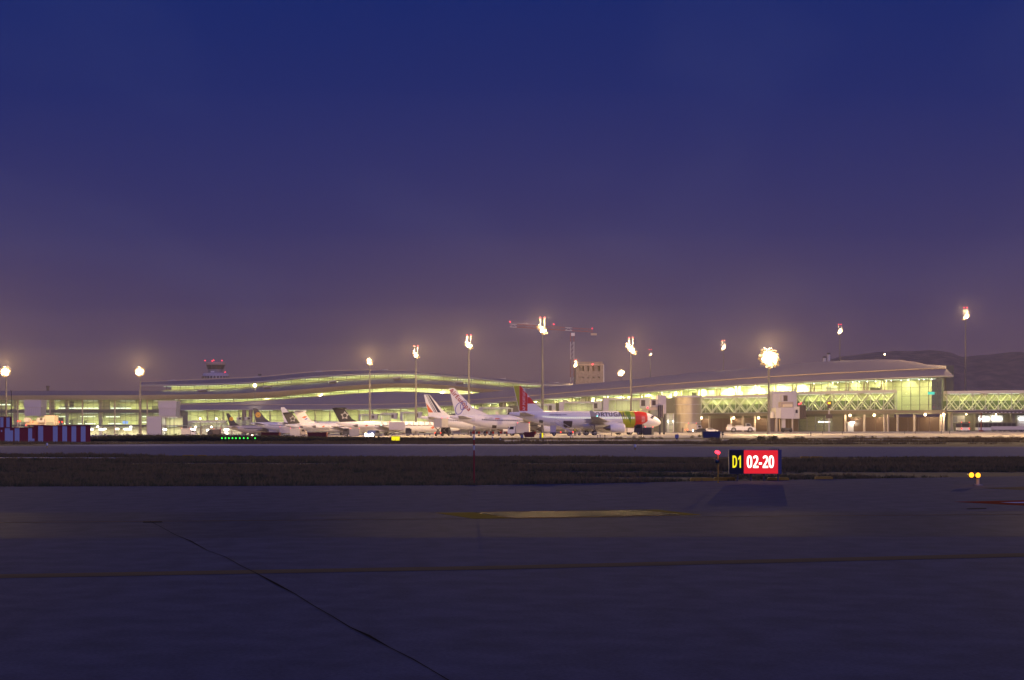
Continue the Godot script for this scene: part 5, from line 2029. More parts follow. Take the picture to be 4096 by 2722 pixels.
func airliner(called: String, label: String, sp: Dictionary, at_pos: Vector3, yaw: float) -> Node3D:
	var t := thing(called, label, "airliner", at_pos, yaw, "airliners parked in a row at the concourse")
	var L: float = sp.L
	var R: float = sp.R
	var k := R / 2.0
	var body: Material = sp.get("body", M.aircraft_white)
	# fuselage
	var st := []
	for q in NOSE:
		st.append(q[0] * k)
	var mid0 := 6.6 * k
	var mid1 := L - 13.0 * k
	for i in range(1, 6):
		st.append(lerpf(mid0, mid1, i / 6.0))
	for q in TAIL:
		st.append(L - q[0] * k)
	var rings := []
	for s in st:
		var r := PackedVector3Array()
		for j in 28:
			r.append(skin(sp, s, TAU * j / 28.0))
		rings.append(r)
	var mb := MB.new()
	mb.loft(rings, true, true)
	part(t, "fuselage", mb, body)
	# wing-body fairing
	var ws: float = sp.wing_s
	mb = MB.new()
	rings = []
	for i in 9:
		var u := i / 8.0
		var sc := sqrt(maxf(0.02, 1.0 - pow(u * 2.0 - 1.0, 2.0)))
		var r := PackedVector3Array()
		for j in 16:
			var th := TAU * j / 16.0
			r.append(Vector3(L / 2.0 - (ws - 1.5 + u * (sp.wing_c + 4.5)), sp.cy - R * 0.66 + cos(th) * R * 0.46 * sc, sin(th) * R * 1.02 * sc))
		rings.append(r)
	mb.loft(rings, true)
	part(t, "belly_fairing", mb, body)
	# wings
	var semi: float = sp.span / 2.0
	for z in [-1.0, 1.0]:
		var rl := Vector3(L / 2.0 - ws, sp.wing_y, z * R * 0.55)
		var kl := Vector3(L / 2.0 - ws - (semi * 0.38) * 0.5, sp.wing_y + semi * 0.38 * 0.09, z * semi * 0.38)
		var tl := Vector3(L / 2.0 - ws - semi * 0.51, sp.wing_y + semi * 0.095, z * semi)
		mb = wing_mesh(rl, sp.wing_c, tl, sp.wing_c * 0.25, 0.11, kl, sp.wing_c * 0.62)
		var w := part(t, "wing", mb, M.wing_grey)
		if sp.has("winglet"):
			mb = MB.new()
			mb.prism(PackedVector2Array([Vector2(-1.6, 0), Vector2(0.1, 0), Vector2(-1.2, sp.winglet), Vector2(-1.9, sp.winglet)]), tl, Vector3.RIGHT, Vector3.UP, 0.1)
			part(w, "winglet", mb, M.wing_grey)
		for q in [0.35, 0.55, 0.75]:
			mb = MB.new()
			var te := Vector3(L / 2.0 - ws - semi * q * 0.51 - sp.wing_c * lerpf(0.95, 0.3, q), sp.wing_y + semi * q * 0.09 - 0.25, z * semi * q)
			mb.lathe(te + Vector3(1.4, 0, 0), Vector3(-1, 0.02, 0), [[0.0, 0.05], [0.7, 0.2], [1.8, 0.22], [2.6, 0.03]], 8)
			part(w, "flap_fairing", mb, M.wing_grey)
		if sp.get("nav", true):
			mb = MB.new()
			mb.ball(tl + Vector3(-0.1, 0.05, z * 0.05), 0.16, 6)
			part(w, "navigation_light", mb, M.cyan_glow if z > 0 else M.red_glow)
		# engines
		if sp.rear_engines:
			var f := Vector3(L / 2.0 - (L - 12.2), sp.cy + R * 0.18, z * (R + 0.95))
			engine(t, f, 0.82, 5.2, body)
			mb = MB.new()
			mb.span(Vector3(f.x - 1.2, f.y - 0.12, z * R * 0.7), Vector3(f.x - 4.6, f.y + 0.12, z * (R + 0.3)))
			part(t, "pylon", mb, body)
		else:
			var f := Vector3(L / 2.0 - sp.eng_s, sp.eng_y, z * sp.eng_z)
			engine(t, f, sp.eng_r, sp.get("eng_l", 3.6), body)
			mb = MB.new()
			mb.prism(PackedVector2Array([Vector2(-0.6, sp.eng_r * 0.9), Vector2(-2.6, sp.eng_r * 1.5), Vector2(-5.4, sp.eng_r * 1.2), Vector2(-4.2, sp.eng_r * 0.6)]), f, Vector3.RIGHT, Vector3.UP, 0.4)
			part(t, "pylon", mb, body)
	# tail
	var fp: Array = sp.fin
	fin_prism(t, "fin", sp, fp, 0.34, sp.get("fin_mat", body))
	for z in [-1.0, 1.0]:
		if sp.rear_engines:
			var top: float = fp[1][1]
			mb = wing_mesh(Vector3(-L / 2.0 + fp[2][0] + 0.1, top - 0.1, z * 0.12), 3.3, Vector3(-L / 2.0 + fp[2][0] - 2.6, top + 0.05, z * 6.1), 1.3, 0.1)
		else:
			mb = wing_mesh(Vector3(-L / 2.0 + 6.3 * k, sp.cy + R * 0.42, z * R * 0.3), 3.9 * k, Vector3(-L / 2.0 + 2.6 * k, sp.cy + R * 0.42 + 0.7, z * 6.2 * k), 1.4 * k, 0.1)
		part(t, "tailplane", mb, sp.get("stab_mat", M.wing_grey))
	if sp.rear_engines:
		mb = MB.new()
		mb.lathe(Vector3(-L / 2.0 + fp[2][0] + 1.2, fp[1][1] - 0.1, 0), Vector3(-1, 0, 0), [[0.0, 0.02], [0.8, 0.3], [3.0, 0.32], [4.6, 0.1], [4.9, 0.02]], 10)
		part(t, "tailplane_fairing", mb, sp.get("stab_mat", body))
	# landing gear
	wheel_set(t, "nose_gear", L / 2.0 - sp.gear_n, 0.0, 0.38 * sp.get("wk", 1.0), 0.24, sp.cy - R * 0.8, 0.24)
	for z in [-1.0, 1.0]:
		wheel_set(t, "main_gear", L / 2.0 - sp.gear_m, z * sp.gear_z, 0.58 * sp.get("wk", 1.0), 0.42, sp.cy - R * 0.62, 0.46)
	# cockpit windows
	for z in [-1.0, 1.0]:
		for q in [[0.42, 0.62, 1.65 * k, 2.25 * k], [0.72, 1.02, 2.0 * k, 2.7 * k], [1.06, 1.28, 2.4 * k, 3.0 * k]]:
			var s0: float = q[2]
			var s1: float = q[3]
			mb = patch(sp, func(_th): return s0, func(_th): return s1, z * q[0], z * q[1], 0.025, 3, 3)
			part(t, "cockpit_window", mb, M.dark_glass)
	# cabin windows
	mb = MB.new()
	var n_win: int = sp.windows
	for i in n_win:
		var s := lerpf(sp.win0, sp.win1, i / float(n_win - 1))
		for z in [-1.0, 1.0]:
			var th := 1.36
			var a := skin(sp, s - 0.15, z * (th - 0.1), 0.02)
			var b := skin(sp, s + 0.15, z * (th - 0.1), 0.02)
			var c := skin(sp, s + 0.15, z * (th + 0.1), 0.02)
			var d := skin(sp, s - 0.15, z * (th + 0.1), 0.02)
			mb.quad(a, b, c, d, Vector3(0, 0, z))
	var cw := part(t, "cabin_windows", mb, sp.get("win_mat", M.dark_glass))
	cw.set_meta("kind", "stuff")
	# doors
	for q in sp.doors:
		var s0: float = q
		mb = patch(sp, func(_th): return s0 - 0.42, func(_th): return s0 + 0.42, 1.12, 2.0, 0.016, 5, 2)
		part(t, "door", mb, M.door_grey)
	return t

const A320 := {"L": 37.57, "R": 2.05, "cy": 3.72, "span": 34.1, "wing_s": 11.9, "wing_c": 6.6, "wing_y": 2.75, "eng_s": 10.9, "eng_y": 1.72, "eng_z": 5.75, "eng_r": 1.05, "rear_engines": false,
	"fin": [[2.55, 5.3], [1.05, 11.76], [2.75, 11.76], [6.4, 7.4], [8.7, 5.6]], "gear_n": 5.07, "gear_m": 17.7, "gear_z": 3.8, "windows": 44, "win0": 7.4, "win1": 29.6, "doors": [5.0, 31.4], "winglet": 1.3}
const B737 := {"L": 39.5, "R": 1.94, "cy": 3.55, "span": 34.3, "wing_s": 13.2, "wing_c": 6.6, "wing_y": 2.6, "eng_s": 12.0, "eng_y": 1.6, "eng_z": 4.85, "eng_r": 1.02, "rear_engines": false,
	"fin": [[1.6, 5.0], [-0.2, 12.5], [1.2, 12.5], [6.2, 7.3], [10.6, 5.35]], "gear_n": 4.0, "gear_m": 19.6, "gear_z": 2.86, "windows": 50, "win0": 6.8, "win1": 31.0, "doors": [4.6, 33.4], "winglet": 2.3}
const MD80 := {"L": 41.5, "R": 1.72, "cy": 2.95, "span": 32.8, "wing_s": 20.0, "wing_c": 6.0, "wing_y": 1.75, "rear_engines": true,
	"fin": [[1.6, 3.9], [-1.1, 9.05], [2.7, 9.05], [5.3, 5.6], [7.6, 4.4]], "gear_n": 2.8, "gear_m": 24.6, "gear_z": 2.5, "windows": 52, "win0": 6.0, "win1": 28.5, "doors": [4.3], "wk": 0.95, "eng_s": 0.0, "eng_y": 0.0, "eng_z": 0.0, "eng_r": 0.0}

# flat print on both sides of the fin, 5 mm proud of it
func fin_print(t: Node3D, sp: Dictionary, called: String, poly: Array, m: Material, proud := 0.35) -> void:
	fin_prism(t, called, sp, poly, proud, m)

func upright(sp: Dictionary, s_tail: float, y: float, z: float, roll := 0.0) -> Transform3D:
	return Transform3D(Basis(Vector3(0, 0, 1), roll), Vector3(-sp.L / 2.0 + s_tail, y, z))

# lettering laid on the starboard skin
func side_text(t: Node3D, sp: Dictionary, called: String, s: String, h: float, s_mid: float, th: float, m: Material, serif := false, bold := 400) -> void:
	var p := skin(sp, s_mid, th, 0.03)
	text(t, called, s, h, m, Transform3D(Basis(Vector3.RIGHT, th - PI / 2.0), p), serif, bold, 0.02)

func build_aircraft() -> void:
	var yaw := deg_to_rad(12.0)
	var put := func(px_tail: float, d: float, sp: Dictionary) -> Vector3:
		# tail cone tip seen at px_tail; the fuselage runs to the right and slightly away
		var x: float = gx(px_tail, d) + sp.L / 2.0 * cos(yaw)
		return Vector3(x, elev(x, d), -d)
	# red and green tail
	var sp := A320.duplicate()
	sp.win_mat = M.cabin_glow
	var t := airliner("airliner", "white airliner with red and lime green tail and a striped front fuselage", sp, put.call(2036, 340.0, sp), yaw)
	fin_print(t, sp, "fin_print", [[2.5, 5.75], [1.06, 11.75], [2.45, 11.75], [2.55, 5.75]], M.lime_livery)
	fin_print(t, sp, "fin_print", [[2.57, 5.75], [2.48, 11.75], [2.74, 11.75], [4.45, 9.72], [4.45, 5.75]], M.red_livery)
	fin_print(t, sp, "fin_print", [[4.47, 7.5], [4.47, 9.05], [5.02, 9.03], [6.32, 7.5]], M.red_livery)
	for z in [0.19, -0.19]:
		var tf := upright(sp, 3.6, 8.4, z, PI / 2.0)
		if z < 0:
			tf.basis = Basis(Vector3(0, 1, 0), PI) * tf.basis
		text(t, "fin_lettering", "TAP PORTUGAL", 0.62, M.white, tf, false, 400, 0.02)
	var band := func(m: Material, s0: Callable, s1: Callable, t0: float, t1: float, off: float) -> void:
		for z in [1.0, -1.0]:
			part(t, "livery_band", patch(sp, func(th): return s0.call(absf(th)), func(th): return s1.call(absf(th)), z * t0, z * t1, off, 18, 6), m)
	band.call(M.lime_livery, func(th): return 7.3 - 0.3 * sin(th), func(th): return 11.0 - 1.0 * th / 2.0, 0.0, 2.75, 0.014)
	band.call(M.green_livery, func(th): return 8.3 - 0.2 * sin(th * 1.2), func(th): return 9.0 + 0.45 * sin(th * 2.2) - 0.5 * th * 0.3, 0.0, 2.4, 0.022)
	band.call(M.red_livery, func(th): return 3.9 + maxf(0.0, th - 1.75) * 3.2 + maxf(0.0, 0.5 - th) * 0.8, func(th): return 7.25 - 0.25 * sin(th), 0.0, 2.8, 0.018)
	side_text(t, sp, "lettering", "PORTUGAL", 1.2, 13.6, 0.93, M.lettering_grey, false, 600)
	side_text(t, sp, "lettering", "www.flytap.com", 0.42, 26.0, 0.98, M.lettering_grey)
	side_text(t, sp, "registration", "CS-TNA", 0.5, 33.2, 1.55, M.lettering_grey)
	for q in [[32.9, 32.6, M.red_livery], [33.15, 32.92, M.green_livery]]:
		var a: float = q[1]
		var b: float = q[0]
		part(t, "flag", patch(sp, func(_th): return a, func(_th): return b, 1.12, 1.27, 0.02, 2, 2), q[2])
	var mb := patch(sp, func(_th): return 22.6, func(_th): return 24.8, 1.72, 2.75, 0.09, 6, 3)
	part(t, "cargo_door", mb, M.bellows)
	mb = patch(sp, func(_th): return 29.6, func(_th): return 30.5, 1.95, 2.5, 0.03, 4, 2)
	part(t, "hold_hatch", mb, M.inner_dark)
	mb = MB.new()
	mb.lathe(Vector3(-sp.L / 2.0 + 0.02, sp.cy + 0.69 * sp.R, 0), Vector3(-1, 0, 0), [[0.0, 0.22], [0.35, 0.17], [0.36, 0.01]], 10)
	part(t, "tail_pipe", mb, M.dark_metal)
	# white tail with red script
	sp = B737.duplicate()
	t = airliner("airliner", "white airliner with red lettering and a blue ring emblem on its tail", sp, put.call(1802, 380.0, sp), yaw)
	var along := Vector2(6.2 - 1.2, 7.3 - 12.5).normalized()
	var ang := atan2(along.y, along.x)
	for z in [0.19, -0.19]:
		var tf := upright(sp, 2.75, 9.35, z, ang)
		if z < 0:
			tf = upright(sp, 2.75, 9.35, z, 0.0)
			tf.basis = Basis(Vector3(0, 1, 0), PI) * Basis(Vector3(0, 0, 1), -ang + PI)
		text(t, "fin_lettering", "AirEuropa", 1.15, M.deep_red, tf, false, 800, 0.02)
		mb = MB.new()
		for ring in [[2.5, 7.1, 1.0, 1.55, 0.3], [3.6, 7.9, 0.75, 1.15, 0.1]]:
			var prev := Vector3.ZERO
			for i in 25:
				var an := TAU * i / 24.0 * (0.9 if ring[4] < 0.2 else 1.0)
				var p := Vector3(-sp.L / 2.0 + ring[0] + cos(an) * ring[2] + sin(an) * 0.3, ring[1] + sin(an) * ring[3], z)
				if i:
					mb.beam(prev, p, 0.02, 0.22) if false else mb.box((prev + p) * 0.5, Vector3((p - prev).length() + 0.06, 0.2, 0.02), Basis(Vector3(0, 0, 1), atan2(p.y - prev.y, p.x - prev.x)))
				prev = p
		part(t, "fin_emblem", mb, M.blue_livery)
	side_text(t, sp, "registration", "EC-KBV", 0.5, 29.2, 1.12, M.lettering_grey)
	for q in [[27.6, 27.2, M.red_livery], [27.2, 26.9, M.yellow_livery], [26.9, 26.4, M.red_livery]]:
		var a: float = q[1]
		var b: float = q[0]
		part(t, "flag", patch(sp, func(_th): return a, func(_th): return b, 1.05, 1.2, 0.02, 2, 2), q[2])
	mb = patch(sp, func(_th): return 27.2, func(_th): return 28.4, 2.05, 2.6, 0.06, 4, 2)
	part(t, "cargo_door", mb, M.bellows)
	mb = MB.new()
	mb.ball(Vector3(sp.L / 2.0 - 19.0, sp.cy + sp.R + 0.2, 0), 0.24, 6)
	part(t, "beacon_light", mb, M.red_glow)
	# slanted blue and red bars on the tail
	sp = A320.duplicate()
	sp.nav = false
	t = airliner("airliner", "white airliner with slanted navy bars and a red wedge on its tail", sp, put.call(1684, 415.0, sp), yaw)
	var lep := func(h: float, f: float) -> Array:
		# point at height h, share f of the chord from the trailing edge
		var te := lerpf(2.55, 1.05, (h - 5.3) / 6.46)
		var le := lerpf(6.4, 2.75, (h - 7.4) / 4.36) if h > 7.4 else lerpf(8.7, 6.4, (h - 5.6) / 1.8)
		return [lerpf(te, le, f), h]
	for q in [[0.64, 0.9, 0.55, 0.74], [0.46, 0.54, 0.44, 0.5], [0.3, 0.37, 0.36, 0.4]]:
		fin_print(t, sp, "fin_print", [lep.call(11.7, q[0]), lep.call(11.7, q[1]), lep.call(9.4, (q[1] + q[3]) * 0.5), lep.call(6.6, q[3]), lep.call(6.6, q[2]), lep.call(9.4, (q[0] + q[2]) * 0.5)], M.navy)
	fin_print(t, sp, "fin_print", [lep.call(9.4, 0.02), lep.call(6.6, 0.02), lep.call(6.6, 0.3)], M.orange_livery)
	# black tail with a silver star
	sp = MD80.duplicate()
	sp.fin_mat = M.black_livery
	sp.stab_mat = M.black_livery
	t = airliner("airliner", "long white jet with spaced fuselage lettering and a black tail bearing a pale star", sp, put.call(1348, 470.0, sp), yaw)
	star(t, sp, 3.0, 6.6, 1.0)
	var letters := "STAR ALLIANCE"
	for i in letters.length():
		if letters[i] != " ":
			side_text(t, sp, "lettering", letters[i], 1.45, 26.2 - i * 1.75, 1.0, M.lettering_grey)
	emblem(t, sp, Vector3(-sp.L / 2.0 + 9.8, sp.cy + sp.R * 0.18, sp.R + 0.95 + 0.87), 0.5)
	emblem(t, sp, skin(sp, 9.5, 1.75, 0.02), 0.7)
	# two more jets with the same build behind it
	sp = MD80.duplicate()
	sp.nav = false
	t = airliner("airliner", "white jet with orange and blue diamonds on its high tail and engine", sp, put.call(1192, 535.0, sp), yaw)
	fin_diamonds(t, sp, 3.1, 6.5, 1.0)
	emblem(t, sp, Vector3(-sp.L / 2.0 + 9.8, sp.cy + sp.R * 0.18, sp.R + 0.95 + 0.87), 0.5)
	sp = MD80.duplicate()
	sp.nav = false
	sp.fin_mat = M.black_livery
	sp.stab_mat = M.black_livery
	t = airliner("airliner", "white jet with a black starred tail overlapping a white tail with diamonds", sp, put.call(1147, 585.0, sp), yaw)
	star(t, sp, 3.0, 6.6, 1.0)
	sp = A320.duplicate()
	sp.nav = false
	t = airliner("airliner", "white airliner with small orange and blue diamonds on a tall plain white tail", sp, put.call(1118, 612.0, sp), yaw)
	fin_diamonds(t, sp, 3.0, 8.6, 0.8)
	# navy tails with a yellow disc
	sp = A320.duplicate()
	sp.nav = false
	sp.fin_mat = M.navy
	t = airliner("airliner", "white airliner with a big navy tail and a round yellow bird emblem", sp, put.call(1008, 635.0, sp), yaw)
	disc(t, sp, 3.3, 8.9, 1.2)
	sp = B737.duplicate()
	sp.fin_mat = M.navy
	sp.nav = false
	sp.body = M.cream_white
	sp.L = 31.0
	sp.R = 1.8
	sp.cy = 2.6
	sp.wing_s = 10.0
	sp.wing_y = 1.9
	sp.span = 28.9
	sp.gear_m = 14.0
	sp.win1 = 23.0
	sp.doors = [4.2, 25.5]
	sp.eng_s = 9.0
	sp.erase("winglet")
	sp.fin = [[1.9, 3.6], [0.0, 9.9], [1.2, 9.9], [4.4, 5.6], [6.6, 4.2]]
	t = airliner("airliner", "cream airliner with a narrow navy tail and oval yellow emblem near the passenger stairs", sp, put.call(902, 655.0, sp), deg_to_rad(30.0))
	disc(t, sp, 2.4, 7.4, 0.95)

func star(t: Node3D, sp: Dictionary, s: float, y: float, r: float) -> void:
	for i in 5:
		var an := PI / 2.0 + TAU * i / 5.0
		var c := Vector2(s + cos(an) * r * 0.95, y + sin(an) * r * 0.95)
		var u := Vector2(cos(an), sin(an))
		var w := Vector2(-u.y, u.x)
		fin_print(t, sp, "star_point", [[c.x + u.x * r * 0.5, c.y + u.y * r * 0.5], [c.x - u.x * r * 0.35 + w.x * r * 0.52, c.y - u.y * r * 0.35 + w.y * r * 0.52], [c.x - u.x * r * 0.35 - w.x * r * 0.52, c.y - u.y * r * 0.35 - w.y * r * 0.52]], M.silver_livery)

func fin_diamonds(t: Node3D, sp: Dictionary, s: float, y: float, r: float) -> void:
	fin_print(t, sp, "fin_emblem", [[s - r * 1.2, y], [s - r * 0.2, y + r * 0.75], [s + r * 0.9, y + r * 0.6], [s, y - r * 0.15]], M.orange_livery)
	fin_print(t, sp, "fin_emblem", [[s - r * 0.3, y - r * 0.7], [s + r * 0.5, y - r * 0.1], [s + r * 1.2, y - r * 0.1], [s + r * 0.5, y - r * 0.75]], M.blue_livery)

func emblem(t: Node3D, sp: Dictionary, c: Vector3, r: float) -> void:
	var mb := MB.new()
	mb.prism(PackedVector2Array([Vector2(-r * 1.3, -r * 0.2), Vector2(0, r * 0.7), Vector2(r * 1.2, r * 0.3), Vector2(0, -r * 0.6)]), c, Vector3.RIGHT, Vector3.UP, 0.02)
	part(t, "emblem", mb, M.orange_livery)

func disc(t: Node3D, sp: Dictionary, s: float, y: float, r: float) -> void:
	var p := []
	for i in 24:
		p.append([s + cos(TAU * i / 24.0) * r, y + sin(TAU * i / 24.0) * r])
	fin_print(t, sp, "fin_emblem", p, M.yellow_livery)
	# a flying bird in outline
	fin_print(t, sp, "fin_emblem", [[s - r * 0.75, y + r * 0.1], [s - r * 0.1, y - r * 0.12], [s + r * 0.75, y + r * 0.25], [s + r * 0.15, y - r * 0.2], [s - r * 0.1, y - r * 0.42], [s - r * 0.2, y - r * 0.18]], M.navy, 0.36)

# ---------------------------------------------------------------- vehicles (x forward, wheels on y = 0)
func wheel(t: Node3D, c: Vector3, r: float, w: float) -> void:
	var mb := MB.new()
	mb.lathe(c, Vector3(0, 0, 1), [[-w / 2, r * 0.55], [-w / 2, r * 0.92], [-w * 0.35, r], [w * 0.35, r], [w / 2, r * 0.92], [w / 2, r * 0.55]], 14)
	var o := part(t, "wheel", mb, M.rubber)
	mb = MB.new()
	mb.tube(c - Vector3(0, 0, w * 0.46), c + Vector3(0, 0, w * 0.46), r * 0.55, r * 0.55, 10)
	part(o, "rim", mb, M.grey_metal)

func side_prism(t: Node3D, called: String, pts: Array, w: float, m: Material, z := 0.0) -> MeshInstance3D:
	var p := PackedVector2Array()
	for q in pts:
		p.append(Vector2(q[0], q[1]))
	var mb := MB.new()
	mb.prism(p, Vector3(0, 0, z), Vector3.RIGHT, Vector3.UP, w)
	return part(t, called, mb, m)

func blk(t: Node3D, called: String, lo: Vector3, hi: Vector3, m: Material) -> MeshInstance3D:
	var mb := MB.new()
	mb.span(lo, hi)
	return part(t, called, mb, m)

func lamp(t: Node3D, called: String, p: Vector3, r: float, m: Material) -> void:
	var mb := MB.new()
	mb.ball(p, r, 6)
	part(t, called, mb, m)

func car(label: String, at_pos: Vector3, yaw: float, m: Material, beams := 0.0) -> Node3D:
	var t := thing("car", label, "car", at_pos, yaw)
	side_prism(t, "body", [[-2.1, 0.35], [-2.15, 0.85], [-1.9, 0.95], [1.0, 0.95], [2.0, 0.78], [2.15, 0.6], [2.15, 0.35]], 1.75, m)
	side_prism(t, "cabin", [[-1.95, 0.95], [-1.5, 1.42], [0.15, 1.45], [1.05, 0.95]], 1.55, m)
	for z in [-0.785, 0.785]:
		side_prism(t, "side_window", [[-1.6, 0.98], [-1.3, 1.36], [0.1, 1.38], [0.8, 0.98]], 0.02, M.dark_glass, z)
	for x in [-1.35, 1.35]:
		for z in [-0.8, 0.8]:
			wheel(t, Vector3(x, 0.32, z), 0.32, 0.2)
	for z in [-0.6, 0.6]:
		lamp(t, "headlamp", Vector3(2.18, 0.68, z), 0.2 if beams > 5.0 else 0.13, M.head_glow if beams > 0.0 else M.white)
		if beams > 0.0:
			omni(t, Vector3(2.6, 0.7, z), lin(1.0, 0.95, 0.85), beams, 0.2 if beams > 5.0 else 0.1)
		lamp(t, "tail_lamp", Vector3(-2.14, 0.75, z), 0.09, M.red_livery)
	return t

func box_truck(label: String, at_pos: Vector3, yaw: float, box_len: float, lift: float, boxm: Material, cabm: Material, red: bool) -> Node3D:
	var t := thing("service_truck", label, "truck", at_pos, yaw, "ground service trucks")
	blk(t, "chassis", Vector3(-box_len, 0.55, -0.9), Vector3(2.2, 0.8, 0.9), M.dark_metal)
	side_prism(t, "cab", [[0.3, 0.6], [0.3, 2.5], [1.7, 2.5], [2.2, 1.6], [2.3, 0.6]], 2.2, cabm)
	for z in [-1.11, 1.11]:
		side_prism(t, "side_window", [[0.7, 1.6], [0.7, 2.3], [1.55, 2.3], [1.95, 1.6]], 0.02, M.dark_glass, z)
	blk(t, "windscreen", Vector3(1.95, 1.65, -0.95), Vector3(2.2, 2.25, 0.95), M.dark_glass)
	blk(t, "cargo_box", Vector3(-box_len, 0.9 + lift, -1.2), Vector3(0.1, 3.3 + lift, 1.2), boxm)
	blk(t, "roof_edge", Vector3(-box_len - 0.05, 3.3 + lift, -1.24), Vector3(0.15, 3.42 + lift, 1.24), M.off_white)
	if lift > 0.3:
		for z in [-0.9, 0.9]:
			var mb := MB.new()
			mb.beam(Vector3(-box_len + 0.3, 0.8, z), Vector3(-0.3, 0.9 + lift, z), 0.18)
			mb.beam(Vector3(-0.3, 0.8, z), Vector3(-box_len + 0.3, 0.9 + lift, z), 0.18)
			part(t, "scissor_lift", mb, M.dark_metal)
	for x in [-box_len + 0.9, 1.2]:
		for z in [-0.95, 0.95]:
			wheel(t, Vector3(x, 0.45, z), 0.45, 0.28)
	if red:
		for z in [-0.9, 0.9]:
			lamp(t, "tail_lamp", Vector3(-box_len - 0.05, 0.9, z), 0.16, M.tail_glow)
	for x in [-box_len + 0.2, 0.0]:
		lamp(t, "marker_lamp", Vector3(x, 3.5 + lift, 1.1), 0.11, M.red_glow)
	return t

func bus(label: String, at_pos: Vector3, yaw: float, l: float, lit: bool) -> Node3D:
	var t := thing("apron_bus", label, "bus", at_pos, yaw)
	side_prism(t, "body", [[-l / 2, 0.35], [-l / 2, 1.3], [l / 2, 1.3], [l / 2, 0.35]], 2.7, M.white)
	side_prism(t, "upper_body", [[-l / 2, 1.3], [-l / 2 + 0.1, 2.9], [-l / 2 + 0.3, 3.05], [l / 2 - 0.5, 3.05], [l / 2 - 0.15, 2.85], [l / 2, 1.3]], 2.66, M.inner_dark)
	var n := int(l / 1.6)
	for i in n:
		for z in [-1.34, 1.34]:
			var x := -l / 2 + 0.3 + i * (l - 0.6) / n
			blk(t, "side_window", Vector3(x, 1.4, z - 0.01), Vector3(x + (l - 0.6) / n - 0.15, 2.7, z + 0.01), M.dark_glass)
	blk(t, "rear_window", Vector3(-l / 2 - 0.02, 1.5, -1.1), Vector3(-l / 2 + 0.02, 2.6, 1.1), M.dark_glass)
	blk(t, "windscreen", Vector3(l / 2 - 0.02, 1.35, -1.2), Vector3(l / 2 + 0.03, 2.6, 1.2), M.dark_glass)
	for x in [-l / 2 + 2.2, l / 2 - 2.2]:
		for z in [-1.15, 1.15]:
			wheel(t, Vector3(x, 0.45, z), 0.45, 0.3)
	if lit:
		for z in [-1.2, 1.2]:
			lamp(t, "tail_lamp", Vector3(-l / 2 - 0.03, 0.95, z), 0.2, M.tail_glow)
			lamp(t, "marker_lamp", Vector3(-l / 2 - 0.03, 2.98, z), 0.12, M.tail_glow)
	return t

func tow_tractor(label: String, at_pos: Vector3, yaw: float) -> void:
	var t := thing("tow_tractor", label, "tractor", at_pos, yaw)
	side_prism(t, "body", [[-4.6, 0.7], [-4.6, 1.7], [-4.2, 1.9], [3.2, 1.95], [4.6, 1.5], [4.7, 0.7]], 3.0, M.white)
	side_prism(t, "cab", [[1.6, 1.95], [1.7, 3.0], [2.9, 3.0], [3.6, 1.9]], 2.0, M.grey_metal)
	side_prism(t, "cab_window", [[1.85, 2.1], [1.9, 2.85], [2.8, 2.85], [3.25, 2.1]], 2.04, M.dark_glass)
	blk(t, "engine_cover", Vector3(-1.6, 1.95, -0.9), Vector3(0.6, 2.3, 0.9), M.off_white)
	blk(t, "rear_cab", Vector3(-4.3, 1.9, -0.8), Vector3(-3.0, 2.6, 0.8), M.off_white)
	for x in [-2.5, 2.9]:
		for z in [-1.35, 1.35]:
			wheel(t, Vector3(x, 0.85, z), 0.85, 0.5)
	for z in [-1.0, 1.0]:
		lamp(t, "tail_lamp", Vector3(-4.65, 1.3, z), 0.1, M.red_livery)

func baggage_train(label: String, at_pos: Vector3, yaw: float, n: int, bags := false) -> void:
	for i in n:
		var off := Vector3(cos(yaw), 0, -sin(yaw)) * (i * 3.6)
		var t := thing("baggage_cart", "low baggage cart coupled " + label, "cart", at_pos + off, yaw, "baggage carts coupled " + label)
		blk(t, "deck", Vector3(-1.5, 0.5, -0.75), Vector3(1.5, 0.62, 0.75), M.grey_metal)
		blk(t, "end_frame", Vector3(-1.5, 0.62, -0.75), Vector3(-1.44, 1.5, 0.75), M.grey_metal)
		blk(t, "end_frame", Vector3(1.44, 0.62, -0.75), Vector3(1.5, 1.5, 0.75), M.grey_metal)
		for x in [-1.0, 1.0]:
			for z in [-0.6, 0.6]:
				wheel(t, Vector3(x, 0.25, z), 0.25, 0.14)
		var mb := MB.new()
		mb.beam(Vector3(1.5, 0.5, 0), Vector3(2.1, 0.4, 0), 0.08)
		part(t, "drawbar", mb, M.dark_metal)
		for k in (5 if bags else 0):
			var b := solo("suitcase", ["dark suitcase on a cart under the airliner with red tail lettering", "reddish suitcase on a cart under the airliner with red tail lettering", "grey suitcase on a cart under the airliner with red tail lettering"][k % 3], "suitcase", suitcase_mb(), [M.cloth_dark, M.red_paint, M.grey_metal][k % 3], "suitcases loaded on the baggage carts, " + ["dark", "reddish", "grey"][k % 3])
			b.transform = t.transform * Transform3D(Basis(Vector3.UP, rng.randf_range(-0.3, 0.3)), Vector3(-1.05 + k * 0.52, 0.62, rng.randf_range(-0.2, 0.3)))

func suitcase_mb() -> MB:
	var mb := MB.new()
	mb.box(Vector3(0, 0.3, 0), Vector3(0.42, 0.6, 0.7))
	mb.box(Vector3(0, 0.63, 0), Vector3(0.06, 0.05, 0.24))
	return mb

